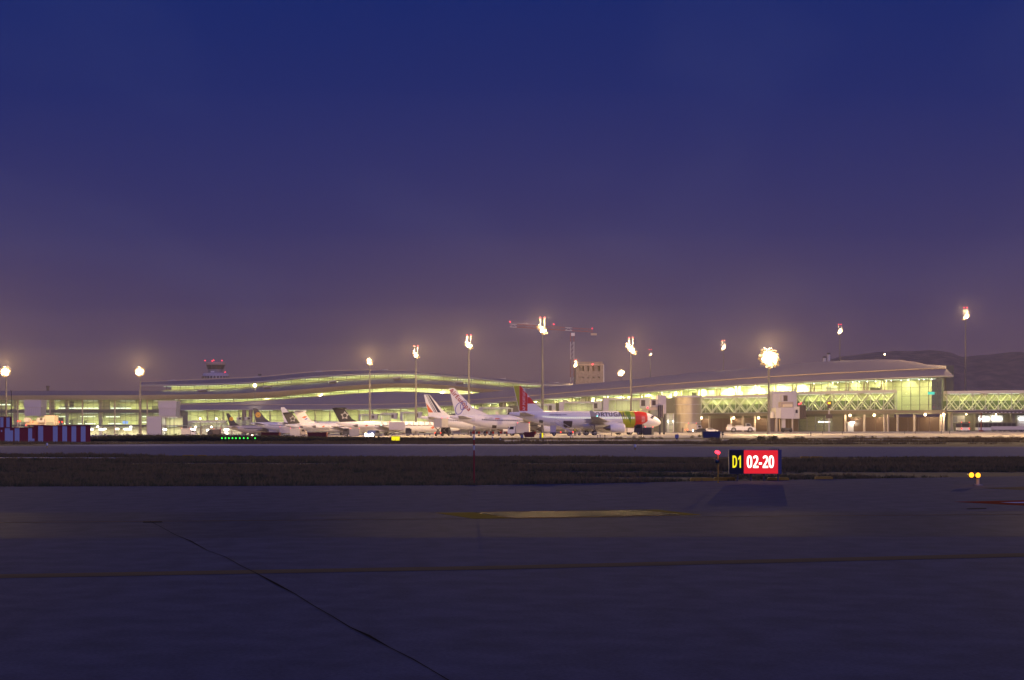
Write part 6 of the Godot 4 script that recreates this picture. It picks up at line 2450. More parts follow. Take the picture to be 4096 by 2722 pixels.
func stairs_truck(label: String, at_pos: Vector3, yaw: float) -> void:
	var t := thing("passenger_stairs", label, "stairs", at_pos, yaw)
	blk(t, "chassis", Vector3(-2.6, 0.5, -0.9), Vector3(2.6, 0.8, 0.9), M.dark_metal)
	var n := 12
	for i in n:
		var x := lerpf(2.4, -1.4, i / float(n))
		var y := lerpf(0.8, 3.0, i / float(n))
		blk(t, "step", Vector3(x - 0.32, y, -0.7), Vector3(x, y + 0.06, 0.7), M.grey_metal)
	for z in [-0.75, 0.75]:
		var mb := MB.new()
		mb.beam(Vector3(2.5, 0.8, z), Vector3(-1.5, 3.0, z), 0.14, 0.3)
		part(t, "stringer", mb, M.lavender_box)
		mb = MB.new()
		mb.beam(Vector3(2.5, 1.7, z), Vector3(-1.5, 3.95, z), 0.07)
		for k in 5:
			var p := Vector3(2.5, 0.8, z).lerp(Vector3(-1.5, 3.0, z), k / 4.0)
			mb.beam(p, p + Vector3(0, 0.92, 0), 0.05)
		part(t, "handrail", mb, M.off_white)
	blk(t, "landing", Vector3(-2.6, 2.95, -0.8), Vector3(-1.4, 3.05, 0.8), M.grey_metal)
	blk(t, "cab", Vector3(-2.6, 0.8, -0.85), Vector3(-1.3, 2.4, 0.85), M.lavender_box)
	for x in [-1.7, 1.7]:
		for z in [-0.8, 0.8]:
			wheel(t, Vector3(x, 0.4, z), 0.4, 0.24)
	for x in [-0.2, 2.6]:
		lamp(t, "tail_lamp", Vector3(x, 0.85, 0.92), 0.15, M.tail_glow)

func skip_bin(label: String, at_pos: Vector3, w: float, h: float, dpt: float, m: Material, called := "steel_skip") -> void:
	var t := thing(called, label, "container", at_pos)
	side_prism(t, "tub", [[-w / 2, 0.05], [-w / 2 - 0.05, h], [w / 2 + 0.05, h], [w / 2, 0.05]], dpt, m, -dpt / 2)
	var n := 4
	for i in n + 1:
		var x := lerpf(-w / 2 + 0.1, w / 2 - 0.1, i / float(n))
		blk(t, "rib", Vector3(x - 0.05, 0.05, 0.0), Vector3(x + 0.05, h, 0.07), m)
	blk(t, "rim", Vector3(-w / 2 - 0.08, h, -dpt - 0.04), Vector3(w / 2 + 0.08, h + 0.1, 0.08), m)

# ---------------------------------------------------------------- people: one continuous skin from a field of tapered capsules
func body_mesh(bones: Array, lo: Vector3, hi: Vector3, cell: float) -> ArrayMesh:
	var nx := int((hi.x - lo.x) / cell) + 2
	var ny := int((hi.y - lo.y) / cell) + 2
	var nz := int((hi.z - lo.z) / cell) + 2
	var val := PackedFloat32Array()
	val.resize(nx * ny * nz)
	for i in nx:
		for j in ny:
			for k in nz:
				var p := lo + Vector3(i, j, k) * cell
				var acc := 0.0
				for b in bones:
					var a: Vector3 = b[0]
					var ab: Vector3 = b[1] - a
					var u := clampf((p - a).dot(ab) / maxf(ab.length_squared(), 1e-6), 0.0, 1.0)
					var dist: float = p.distance_to(a + ab * u) - lerpf(b[2], b[3], u)
					acc += exp(-dist * 45.0)
				val[(i * ny + j) * nz + k] = -log(maxf(acc, 1e-20)) / 45.0
	var mb := MB.new()
	var idx := {}
	var off := [[0, 0, 0], [1, 0, 0], [0, 1, 0], [1, 1, 0], [0, 0, 1], [1, 0, 1], [0, 1, 1], [1, 1, 1]]
	for i in nx - 1:
		for j in ny - 1:
			for k in nz - 1:
				var s := Vector3.ZERO
				var c := 0
				var neg := 0
				for e in 8:
					if val[((i + off[e][0]) * ny + j + off[e][1]) * nz + k + off[e][2]] < 0.0:
						neg += 1
				if neg == 0 or neg == 8:
					continue
				for ax in 3:
					for e in 8:
						if off[e][ax]:
							continue
						var o2: Array = off[e].duplicate()
						o2[ax] = 1
						var v0 := val[((i + off[e][0]) * ny + j + off[e][1]) * nz + k + off[e][2]]
						var v1 := val[((i + o2[0]) * ny + j + o2[1]) * nz + k + o2[2]]
						if (v0 < 0.0) != (v1 < 0.0):
							var u := v0 / (v0 - v1)
							s += lo + (Vector3(i + off[e][0], j + off[e][1], k + off[e][2]).lerp(Vector3(i + o2[0], j + o2[1], k + o2[2]), u)) * cell
							c += 1
				idx[Vector3i(i, j, k)] = s / c
	for q in idx:
		var i: int = q.x
		var j: int = q.y
		var k: int = q.z
		var v0 := val[(i * ny + j) * nz + k]
		for ax in 3:
			var e := Vector3i.ZERO
			e[ax] = 1
			var v1 := val[((i + e.x) * ny + j + e.y) * nz + k + e.z]
			if (v0 < 0.0) == (v1 < 0.0):
				continue
			var b := Vector3i.ZERO
			b[(ax + 1) % 3] = 1
			var c := Vector3i.ZERO
			c[(ax + 2) % 3] = 1
			if idx.has(q - b) and idx.has(q - c) and idx.has(q - b - c):
				mb.quad(idx[q], idx[q - b], idx[q - b - c], idx[q - c], Vector3(e) * (1.0 if v0 < 0.0 else -1.0))
	return mb.mesh()

func person(label: String, at_pos: Vector3, yaw: float, reach: float, vest: Material) -> void:
	var t := thing("person", label, "person", at_pos, yaw)
	var V := func(x: float, y: float, z: float) -> Vector3: return Vector3(x, y, z)
	var trouser := [[V.call(0, 0.96, 0.08), V.call(0.02, 0.5, 0.11), 0.1, 0.065], [V.call(0.02, 0.5, 0.11), V.call(0.0, 0.1, 0.12), 0.065, 0.048], [V.call(0, 0.96, -0.08), V.call(-0.05, 0.5, -0.11), 0.1, 0.065], [V.call(-0.05, 0.5, -0.11), V.call(-0.1, 0.1, -0.12), 0.065, 0.048],
		[V.call(0.0, 0.05, 0.12), V.call(0.16, 0.04, 0.13), 0.045, 0.035], [V.call(-0.1, 0.05, -0.12), V.call(0.06, 0.04, -0.13), 0.045, 0.035], [V.call(0, 0.95, -0.07), V.call(0, 0.95, 0.07), 0.12, 0.12]]
	var torso := [[V.call(0, 1.02, 0), V.call(0, 1.36, 0), 0.135, 0.155], [V.call(0, 1.36, -0.13), V.call(0, 1.36, 0.13), 0.085, 0.085], [V.call(0, 1.4, 0), V.call(0, 1.5, 0), 0.06, 0.055],
		[V.call(0, 1.37, 0.19), V.call(0.05 + reach * 0.1, 1.12, 0.25), 0.055, 0.045], [V.call(0.05 + reach * 0.1, 1.12, 0.25), V.call(0.1 + reach * 0.3, 0.92 + reach * 0.25, 0.22), 0.043, 0.032], [V.call(0, 1.37, -0.19), V.call(0.03, 1.1, -0.25), 0.055, 0.045], [V.call(0.03, 1.1, -0.25), V.call(0.1, 0.88, -0.24), 0.043, 0.032]]
	var skinb := [[V.call(0, 1.48, 0), V.call(0.01, 1.56, 0), 0.05, 0.055], [V.call(0.0, 1.63, 0), V.call(0.01, 1.7, 0), 0.088, 0.092], [V.call(0.06, 1.58, 0), V.call(0.075, 1.6, 0), 0.05, 0.05], [V.call(0.1, 1.62, 0), V.call(0.115, 1.6, 0), 0.012, 0.014], [V.call(0, 1.63, -0.09), V.call(0, 1.65, -0.09), 0.018, 0.02], [V.call(0, 1.63, 0.09), V.call(0, 1.65, 0.09), 0.018, 0.02]]
	for z in [-1.0, 1.0]:
		var w: Vector3 = V.call(0.1, 0.86, -0.24) if z < 0 else V.call(0.1 + reach * 0.3, 0.9 + reach * 0.25, 0.22)
		skinb.append([w, w + Vector3(0.03, -0.07, 0), 0.034, 0.036])
		for f in 4:
			skinb.append([w + Vector3(-0.01 + f * 0.022, -0.09, 0), w + Vector3(0.0 + f * 0.024, -0.15 - 0.012 * sin(f * 1.2), -z * 0.025), 0.009, 0.008])
		skinb.append([w + Vector3(0.05, -0.05, 0), w + Vector3(0.08, -0.1, -z * 0.01), 0.011, 0.009])
	# one skin for the whole figure, clothes as slightly larger shells over it
	var all := []
	for b in trouser + torso:
		all.append([b[0], b[1], b[2] - 0.012, b[3] - 0.01])
	all.append_array(skinb)
	shared(t, "body", body_mesh(all, Vector3(-0.25, -0.02, -0.38), Vector3(0.55, 1.86, 0.38), 0.026), M.skin, Transform3D())
	shared(t, "trousers", body_mesh(trouser, Vector3(-0.25, -0.02, -0.3), Vector3(0.3, 1.14, 0.3), 0.03), M.cloth_dark, Transform3D())
	shared(t, "jacket", body_mesh(torso, Vector3(-0.25, 0.8, -0.38), Vector3(0.5, 1.6, 0.38), 0.03), vest, Transform3D())
	shared(t, "hair", body_mesh([[V.call(-0.02, 1.68, 0), V.call(-0.01, 1.73, 0), 0.095, 0.093]], Vector3(-0.2, 1.5, -0.2), Vector3(0.2, 1.9, 0.2), 0.025), M.hair, Transform3D())

func build_vehicles() -> void:
	tow_tractor("white aircraft tow tractor with big black wheels before the concourse", on_ground(2963, 468), 0.0)
	car("white hatchback parked behind the blue bin", on_ground(2846, 474), 0.0, M.white)
	car("dark car with its headlamps on beside the blue bin", on_ground(2800, 466), PI * 0.95, M.cloth_dark, 0.4)
	# dark car facing the viewer with dazzling headlamps
	car("dark blue car facing the runway with dazzling headlamps", Vector3(gx(1490, 264), elev(gx(1490, 264), 264), -264), -PI / 2 - 0.2, M.blue_panel, 30.0)
	box_truck("catering truck with pale lavender box before the starred jet", on_ground(1618, 455), 0.1, 5.0, 1.0, M.lavender_box, M.cloth_dark, false)
	box_truck("scissor-lift truck raised at the tail with slanted bars, tail lamps lit", on_ground(1776, 398), PI / 2 - 0.4, 4.0, 1.5, M.off_white, M.cloth_dark, true)
	box_truck("white refuelling truck beside the engine of the airliner with the red-lettered tail", on_ground(2068, 362), PI - 0.15, 3.2, -0.2, M.off_white, M.white, false)
	box_truck("small white truck under the green and red tailed airliner", on_ground(2500, 352), 0.2, 2.6, -0.5, M.off_white, M.white, false)
	box_truck("grey van body truck beside the starred jets", on_ground(1165, 600), 0.2, 5.0, 0.0, M.lavender_box, M.white, false)
	box_truck("dark pushback truck at the nose wheel of the green and red tailed airliner", on_ground(2578, 338), PI * 0.9, 2.0, -1.6, M.dark_metal, M.dark_metal, false)
	box_truck("beige equipment truck at the foot of the cylindrical tower", on_ground(2780, 480), 0.3, 3.0, -0.4, M.cream, M.lavender_box, true)
	baggage_train("under the airliner with red tail lettering", on_ground(1900, 366), 0.06, 5, true)
	baggage_train("under the wing of the green and red tailed airliner", on_ground(2300, 332), 0.05, 2)
	baggage_train("in front of the long starred jet", on_ground(1640, 448), 0.05, 6)
	stairs_truck("lavender passenger stairs with red lamps by the rear of the green and red tailed airliner", on_ground(2246, 328), 0.0)
	stairs_truck("passenger stairs by the cream airliner with the oval yellow emblem", on_ground(880, 640), 0.2)
	bus("apron bus seen from behind with red tail lamps under the walkway", on_ground(3852, 468), PI / 2 - 0.15, 11.0, true)
	bus("dark-windowed apron bus parked sideways under the walkway", on_ground(3985, 478), PI, 13.0, false)
	# luggage trailers in a row at the right edge
	for i in 4:
		var t := thing("container_dolly", "lavender-sided container dolly coupled in the row under the walkway", "trailer", on_ground(3990 + i * 42, 440), 0.0, "container dollies coupled in a row")
		blk(t, "deck", Vector3(-1.55, 0.45, -0.9), Vector3(1.55, 0.6, 0.9), M.dark_metal)
		blk(t, "side_board", Vector3(-1.55, 0.6, 0.85), Vector3(1.55, 1.65, 0.9), M.lavender_box)
		blk(t, "side_board", Vector3(-1.55, 0.6, -0.9), Vector3(1.55, 1.65, -0.85), M.lavender_box)
		for x in [-1.0, 1.0]:
			for z in [-0.7, 0.7]:
				wheel(t, Vector3(x, 0.28, z), 0.28, 0.16)
	person("person in a yellow high-visibility vest beside the wing root", on_ground(2300, 330), 0.3, 0.4, M.hi_vis)
	person("person in a dark jacket standing before the cylindrical tower", on_ground(2731, 470), PI * 0.6, 0.1, M.bellows)

# ---------------------------------------------------------------- signs, lights and small things near the runway
func build_signs() -> void:
	# runway holding sign
	var d := F / 125.0
	var o := Vector3(gx(3012, d), 0, -d)
	var t := thing("runway_sign", "lit runway sign with yellow D1 on black and white 02-20 on red", "sign", o, deg_to_rad(-4.0))
	var u := 1.0 / 125.0
	var L := func(px: float, py: float) -> Vector2: return Vector2((px - 3012) * u, at(0, py, d).y)
	var a: Vector2 = L.call(2919, 1802)
	var b: Vector2 = L.call(3112, 1896)
	var mb := MB.new()
	# housing with rounded shoulders, seen at the end
	mb.span(Vector3(a.x - 0.01, b.y - 0.01, -0.01), Vector3(b.x + 0.01, a.y + 0.015, -0.3))
	part(t, "housing", mb, M.lavender_dark)
	var prof := PackedVector2Array([Vector2(0.0, b.y - 0.01), Vector2(-0.3, b.y - 0.01), Vector2(-0.34, b.y + 0.1), Vector2(-0.34, a.y - 0.16), Vector2(-0.28, a.y - 0.04), Vector2(-0.18, a.y + 0.015), Vector2(0.0, a.y + 0.015)])
	mb = MB.new()
	mb.prism(prof, Vector3(b.x + 0.06, 0, 0), Vector3(0, 0, 1), Vector3.UP, 0.1)
	part(t, "end_cap", mb, M.lavender_dark)
	mb = MB.new()
	var mx: float = L.call(2976.5, 0).x
	mb.span(Vector3(a.x, b.y, 0.0), Vector3(mx - 0.004, a.y, -0.008))
	part(t, "black_face", mb, M.black_livery)
	mb = MB.new()
	mb.span(Vector3(mx, b.y + 0.004, 0.0), Vector3(b.x - 0.004, a.y - 0.004, -0.008))
	part(t, "red_face", mb, M.sign_red_glow)
	var f: Vector2 = L.call(2948, 1848)
	fitted(text(t, "lettering", "D1", 0.4, M.sign_yellow_glow, Transform3D(Basis(), Vector3(f.x, f.y, 0.004)), false, 700, 0.012), 0.265, 0.39)
	f = L.call(3042, 1848)
	fitted(text(t, "lettering", "02-20", 0.4, M.sign_white_glow, Transform3D(Basis(), Vector3(f.x, f.y, 0.004)), false, 800, 0.012), 0.86, 0.4)
	var lt := area(t, Vector3((mx + b.x) * 0.5, (a.y + b.y) * 0.5, 0.03), Vector2(b.x - mx, a.y - b.y), lin(1.0, 0.12, 0.1), 0.25, Vector3.BACK)
	lt.name = "sign_light_source"
	for px in [2953.0, 3006.0, 3058.0, 3114.0]:
		var q: Vector2 = L.call(px, 1900)
		mb = MB.new()
		mb.tube(Vector3(q.x, -0.02, -0.15), Vector3(q.x, b.y, -0.15), 0.026, 0.026, 8)
		part(t, "leg", mb, M.mast_steel)
	for i in 5:
		mb = MB.new()
		mb.box(Vector3(0.55 + i * 0.07, a.y + 0.03, -0.15), Vector3(0.04, 0.03, 0.06))
		part(t, "fixing", mb, M.dark_metal)
	# runway guard light on a yellow post
	d = 44.0
	var s := d / F
	o = Vector3(gx(2873, d), 0, -d)
	t = thing("stop_light", "red lamp pair on a yellow post beside the lit runway sign", "signal light", o)
	var hy := at(0, 1812, d).y
	mb = MB.new()
	mb.tube(Vector3(0, 0, 0), Vector3(0, hy, 0), 0.022, 0.02, 8)
	part(t, "post", mb, M.yellow_metal)
	for q in [[-6.0, 1809.0, 0.055], [1.0, 1812.0, 0.06]]:
		mb = MB.new()
		var c := Vector3(q[0] * s, at(0, q[1], d).y, 0.0)
		mb.lathe(c, Vector3(0, 0, 1), [[-0.12, 0.02], [-0.1, q[2]], [0.0, q[2]], [0.0, q[2] * 0.8]], 12)
		part(t, "lamp_housing", mb, M.dark_metal)
		mb = MB.new()
		mb.lathe(c, Vector3(0, 0, 1), [[0.0, q[2] * 0.95], [0.02, q[2] * 0.7], [0.03, 0.005]], 12)
		part(t, "red_lamp", mb, M.red_glow)
	omni(t, Vector3(0, hy, 0.12), lin(1.0, 0.05, 0.04), 0.05, 0.05)
	mb = MB.new()
	mb.lathe(Vector3(-4 * s, at(0, 1846, d).y, 0.02), Vector3(0, 0, 1), [[-0.12, 0.03], [-0.1, 0.07], [0.02, 0.07], [0.02, 0.05]], 12)
	part(t, "unlit_lamp", mb, M.dark_metal)
	mb = MB.new()
	mb.lathe(Vector3(-4 * s, at(0, 1846, d).y, 0.02), Vector3(0, 0, 1), [[0.0, 0.05], [0.03, 0.03], [0.035, 0.003]], 10)
	part(t, "unlit_lens", mb, M.teal_glass)
	# amber pair
	d = 42.0
	s = d / F
	o = Vector3(gx(3914, d), 0, -d)
	t = thing("guard_light", "pair of glowing amber runway guard lamps on a short stand", "signal light", o)
	for q in [[-31.0, 1901.0], [-5.0, 1902.0]]:
		var c := Vector3(q[0] * s, at(0, q[1], d).y, 0.1)
		mb = MB.new()
		mb.lathe(c, Vector3(0, 0, 1), [[-0.16, 0.02], [-0.12, 0.075], [0.0, 0.085], [0.0, 0.07]], 14)
		part(t, "lamp_housing", mb, M.dark_metal)
		mb = MB.new()
		mb.lathe(c, Vector3(0, 0, 1), [[0.0, 0.075], [0.025, 0.055], [0.035, 0.004]], 14)
		part(t, "amber_lamp", mb, M.amber_glow)
	omni(t, Vector3(-0.13, at(0, 1901, d).y, 0.3), lin(1.0, 0.45, 0.08), 0.04, 0.06)
	mb = MB.new()
	mb.beam(Vector3(-0.28, at(0, 1911, d).y, -0.02), Vector3(0.06, at(0, 1911, d).y, -0.02), 0.04)
	part(t, "crossbar", mb, M.dark_metal)
	mb = MB.new()
	mb.tube(Vector3(0.0, 0.0, -0.03), Vector3(0.0, at(0, 1911, d).y, -0.03), 0.045, 0.055, 10)
	part(t, "stand", mb, M.beige_panel)
	mb = MB.new()
	mb.tube(Vector3(0.0, 0.004, -0.03), Vector3(0.0, 0.03, -0.03), 0.16, 0.13, 14)
	part(t, "base_plate", mb, M.pale_concrete)
	# red and white marker pole
	d = 43.0
	o = Vector3(gx(1896, d), 0, -d)
	t = thing("marker_pole", "thin red and white banded marker pole at the taxiway edge", "pole", o)
	var bands := [1703.0, 1722.0, 1738.0, 1760.0, 1783.0, 1802.0, 1942.0]
	for i in 6:
		mb = MB.new()
		mb.tube(Vector3(0, maxf(at(0, bands[i + 1], d).y, -0.02), 0), Vector3(0, at(0, bands[i], d).y, 0), 0.024, 0.024, 10)
		part(t, "pole_band", mb, M.shed_red if i % 2 else M.shed_white)
	# yellow concrete kerb blocks
	for q in [[2762, 2852, 1921, 0], [2856, 2940, 1919, 1], [3070, 3155, 1920, 2], [3260, 3330, 1916, 3], [730, 775, 1825, 4], [790, 825, 1825, 5], [2338, 2376, 1831, 6], [3203, 3240, 1831, 7], [3244, 3290, 1831, 8]]:
		var fp := flat((q[0] + q[1]) * 0.5, q[2] + 2.0)
		var w: float = (q[1] - q[0]) / F * fp[1]
		var tags := ["yellow concrete kerb block at the foot of the red lamp post", "yellow kerb block between the red lamp post and the runway sign", "yellow kerb block under the lettered runway sign", "yellow kerb block in the grass beyond the runway sign",
			"yellow kerb block on the runway edge, long one of a pair", "short yellow kerb block on the runway edge beside the long one", "lone yellow kerb block on the grass edge behind the pole", "yellow kerb block on the runway edge behind the sign, shorter", "yellow kerb block on the runway edge behind the sign, longer"]
		mb = MB.new()
		var h := 0.09
		mb.prism(PackedVector2Array([Vector2(-w / 2, -0.02), Vector2(-w / 2, h * 0.6), Vector2(-w / 2 + 0.04, h), Vector2(w / 2 - 0.04, h), Vector2(w / 2, h * 0.6), Vector2(w / 2, -0.02)]), Vector3(fp[0], 0, -fp[1]), Vector3.RIGHT, Vector3.UP, 0.22)
		solo("kerb_block", tags[q[3]], "kerb", mb, M.yellow_concrete, "yellow kerb blocks beside the runway")
	# lit yellow taxi signs seen across the runway
	for q in [[1112, 1754, 1773, 8.0, "narrow lit yellow sign seen almost edge-on in the scrub", 196.0], [1582, 1747, 1767, 33.0, "wide lit yellow taxi sign in front of the scrub", 180.0], [2170, 1733, 1753, 6.0, "narrow lit yellow sign by the grey post before the aircraft engine", 235.0]]:
		d = q[5]
		o = Vector3(gx(q[0], d), 0, -d)
		t = thing("taxi_sign", q[4], "sign", o)
		var w: float = q[3] / F * d
		var y0 := maxf(0.1, at(0, q[2], d).y)
		var y1 := at(0, q[1], d).y
		mb = MB.new()
		mb.span(Vector3(-w / 2 - 0.03, y0 - 0.03, -0.03), Vector3(w / 2 + 0.03, y1 + 0.03, -0.25))
		part(t, "housing", mb, M.dark_metal)
		mb = MB.new()
		mb.span(Vector3(-w / 2, y0, 0.0), Vector3(w / 2, y1, -0.03))
		part(t, "lit_face", mb, M.sign_yellow_glow)
		for x in [-w * 0.35, w * 0.35]:
			mb = MB.new()
			mb.tube(Vector3(x, -0.03, -0.14), Vector3(x, y0, -0.14), 0.03, 0.03, 6)
			part(t, "leg", mb, M.mast_steel)
	# green taxiway lights
	var proto: Node3D = null
	for px in [887.0, 901.0, 914.5, 929.0, 943.0, 958.5, 974.0, 990.0, 1019.5]:
		d = 176.0
		var p := Vector3(gx(px, d), 0, -d)
		if proto == null:
			proto = thing("taxiway_light", "small green taxiway light on a stem before the dark scrub", "light", p, 0.0, "row of green taxiway lights")
			mb = MB.new()
			mb.tube(Vector3(0, -0.03, 0), Vector3(0, 0.36, 0), 0.03, 0.03, 6)
			part(proto, "stem", mb, M.dark_metal)
			mb = MB.new()
			mb.lathe(Vector3(0, 0.36, 0), Vector3.UP, [[0.0, 0.07], [0.08, 0.08], [0.15, 0.05], [0.17, 0.004]], 10)
			part(proto, "green_lamp", mb, M.green_glow)
		else:
			copy(proto, p, 0.0)
	# runway edge lights with white caps
	proto = null
	for q in [[187.0, 1790.0], [2541.0, 1798.0]]:
		var fp := flat(q[0], q[1] + 3.0)
		var p := Vector3(fp[0], 0.004, -fp[1])
		if proto == null:
			proto = thing("edge_light", "runway edge light with white cap near the striped sheds", "light", p, 0.0, "runway edge lights")
			mb = MB.new()
			mb.tube(Vector3.ZERO, Vector3(0, 0.2, 0), 0.05, 0.04, 8)
			part(proto, "stem", mb, M.yellow_metal)
			mb = MB.new()
			mb.lathe(Vector3(0, 0.2, 0), Vector3.UP, [[0.0, 0.07], [0.1, 0.09], [0.2, 0.07], [0.23, 0.005]], 10)
			part(proto, "cap", mb, M.white)
		else:
			copy(proto, p, 0.0, "runway edge light with white cap in front of the green and red tailed airliner")
	# blue banded marker posts
	proto = null
	for q in [[1728, 1765], [1812, 1764], [2282, 1752], [2292, 1752], [2391, 1752], [2402, 1751], [1970, 1762], [2001, 1763]]:
		var fp := flat(q[0], q[1])
		var p := Vector3(fp[0], 0, -fp[1])
		if proto == null:
			proto = thing("marker_post", "short dark marker post with white bands along the service road", "post", p, 0.0, "banded marker posts along the service road")
			for k in 4:
				mb = MB.new()
				mb.tube(Vector3(0, k * 0.13 - 0.02, 0), Vector3(0, k * 0.13 + 0.11, 0), 0.09, 0.09, 8)
				part(proto, "post_band", mb, M.shed_white if k % 2 else M.blue_dark)
		else:
			copy(proto, p, 0.0)
	# thin dark pegs on the apron edge
	proto = null
	for q in [[2420, 1762], [2447, 1745], [2477, 1744], [3072, 1742], [3244, 1747], [3291, 1742], [3370, 1736], [3620, 1735], [3662, 1736], [3766, 1736], [3800, 1734]]:
		var fp := flat(q[0], q[1])
		var p := on_ground(q[0], minf(fp[1], 330.0))
		if proto == null:
			proto = thing("marker_peg", "thin dark peg standing at the edge of the apron", "post", p, 0.0, "thin pegs along the apron edge")
			mb = MB.new()
			mb.tube(Vector3(0, -0.05, 0), Vector3(0, 0.62, 0), 0.06, 0.06, 6)
			part(proto, "stem", mb, M.dark_metal)
			mb = MB.new()
			mb.tube(Vector3(0, 0.62, 0), Vector3(0, 0.75, 0), 0.09, 0.07, 6)
			part(proto, "cap", mb, M.dark_metal)
		else:
			copy(proto, p, 0.0)
	# bins, cabinets and blue panels
	skip_bin("blue ribbed steel bin on the service road", Vector3(gx(2847, 232), 0, -232), 2.8, 1.05, 1.6, M.blue_panel)
	skip_bin("rusty red skip half hidden behind the scrub under the starred jet", Vector3(gx(1268, 262), elev(gx(1268, 262), 262), -262), 3.4, 1.0, 1.8, M.rust)
	skip_bin("rusty red skip half hidden behind the scrub beside the yellow sign", Vector3(gx(1080, 262), elev(gx(1080, 262), 262), -262), 3.2, 1.0, 1.8, M.rust)
	skip_bin("low rusty red skip below the white aircraft engine", Vector3(gx(2118, 270), elev(gx(2118, 270), 270), -270), 1.9, 0.9, 1.4, M.rust)
	for q in [[2708, 1740, 1762, 14.0, 216.0, "pale blue cabinet on a short foot beside the service road"], [2087, 1742, 1757, 10.0, 226.0, "grey blue box beside the rusty skip"], [2161, 1737, 1760, 9.0, 222.0, "slim grey post box beside the narrow yellow sign"]]:
		d = q[4]
		t = thing("cabinet", q[5], "cabinet", Vector3(gx(q[0], d), 0, -d))
		var w: float = q[3] / F * d
		blk(t, "case", Vector3(-w / 2, 0.16, -w * 0.5), Vector3(w / 2, at(0, q[1], d).y, 0), M.lavender_blue)
		blk(t, "cap", Vector3(-w / 2 - 0.03, at(0, q[1], d).y, -w * 0.5 - 0.03), Vector3(w / 2 + 0.03, at(0, q[1], d).y + 0.05, 0.03), M.lavender_blue)
		blk(t, "foot", Vector3(-w * 0.25, -0.03, -w * 0.4), Vector3(w * 0.25, 0.16, -0.05), M.dark_metal)
	# dark signal post beside the blue bin
	d = 236.0
	t = thing("signal_post", "short dark signal post with two heads beside the blue bin", "post", Vector3(gx(2890, d), 0, -d))
	mb = MB.new()
	mb.tube(Vector3(0, -0.03, 0), Vector3(0, 1.05, 0), 0.05, 0.05, 6)
	part(t, "stem", mb, M.dark_metal)
	for y in [0.62, 0.95]:
		mb = MB.new()
		mb.box(Vector3(0.06, y, 0.05), Vector3(0.34, 0.24, 0.2))
		part(t, "signal_head", mb, M.dark_metal)
	# stand number sign on a post before the truss walkway
	d = 440.0
	o = on_ground(3317, d)
	t = thing("stand_sign", "dark stand number board with amber lamp on a tall post", "sign", o)
	mb = MB.new()
	mb.beam(Vector3(0, 0, 0), Vector3(0, at(0, 1640, d).y - o.y, 0), 0.28)
	part(t, "post", mb, M.lavender_box)
	blk(t, "upper_board", Vector3(-0.55, at(0, 1635, d).y - o.y, 0.2), Vector3(0.55, at(0, 1608, d).y - o.y, -0.2), M.bellows)
	blk(t, "amber_display", Vector3(-0.4, at(0, 1617, d).y - o.y, 0.24), Vector3(0.4, at(0, 1610, d).y - o.y, 0.2), M.amber_glow)
	blk(t, "lower_board", Vector3(-1.0, at(0, 1675, d).y - o.y, 0.3), Vector3(1.0, at(0, 1658, d).y - o.y, 0.14), M.bellows)
	# banded gantry arm over the road under the right walkway
	d = 452.0
	o = on_ground(3926, d)
	t = thing("height_gauge", "red and white banded height gauge arm on a dark red post", "barrier", o)
	mb = MB.new()
	mb.beam(Vector3.ZERO, Vector3(0, at(0, 1652, d).y - o.y, 0), 0.3)
	part(t, "post", mb, M.rust)
	blk(t, "base", Vector3(-0.6, 0, -0.4), Vector3(0.6, 0.5, 0.4), M.rust)
	for i in 22:
		var x := i * 0.62
		blk(t, "arm_band", Vector3(x, at(0, 1652.5, d).y - o.y, 0.1), Vector3(x + 0.6, at(0, 1649.5, d).y - o.y, -0.1), M.bellows if i % 2 else M.off_white)
	# small lamp on the terminal roof
	d = 742.0
	o = Vector3(gx(1019, d), elev(gx(1019, d), d), -d)
	t = thing("roof_lamp_mast", "slim lamp mast glowing in front of the upper clerestory ribbon", "light mast", o)
	mb = MB.new()
	mb.tube(Vector3(0, -0.2, 0), Vector3(0, at(0, 1545, d).y - o.y, 0), 0.2, 0.12, 6)
	part(t, "pole", mb, M.mast_steel)
	mb = MB.new()
	mb.ball(Vector3(0, at(0, 1543, d).y - o.y, 0.3), 0.9, 8)
	part(t, "lamp_globe", mb, M.warm_glow)
	omni(t, Vector3(0, at(0, 1543, d).y - o.y, 1.7), lin(1.0, 0.8, 0.5), 60.0, 0.3)
	# shops and vehicles lights along the foot of the terminal
	proto = null
	for q in [[782, 1709], [845, 1709], [1008, 1742], [865, 1676], [800, 1676], [3540, 1418]]:
		d = 2300.0 if q[1] < 1500 else (690.0 if q[1] < 1730 else 300.0)
		o = on_ground(q[0], d) if d < 3000.0 else at(q[0], q[1] + 8.0, d)
		var hh := at(0, q[1], d).y - o.y
		t = thing("apron_lamp", {782: "warm lamp on a post left of the cream airliner", 845: "warm lamp on a post beside the cream airliner", 1008: "low white lamp in the scrub below the navy tail", 865: "lamp on a tall post before the glazed concourse, right of two", 800: "lamp on a tall post before the glazed concourse, left of two", 3540: "lonely white light on the hilltop"}[q[0]], "lamp", o)
		mb = MB.new()
		mb.tube(Vector3(0, -0.1, 0), Vector3(0, hh, 0), 0.1 * d / 690.0, 0.07 * d / 690.0, 6)
		part(t, "pole", mb, M.dark_metal)
		mb = MB.new()
		mb.ball(Vector3(0, hh, 0.1), 0.42 * d / 690.0, 8)
		part(t, "lamp_globe", mb, M.warm_glow)

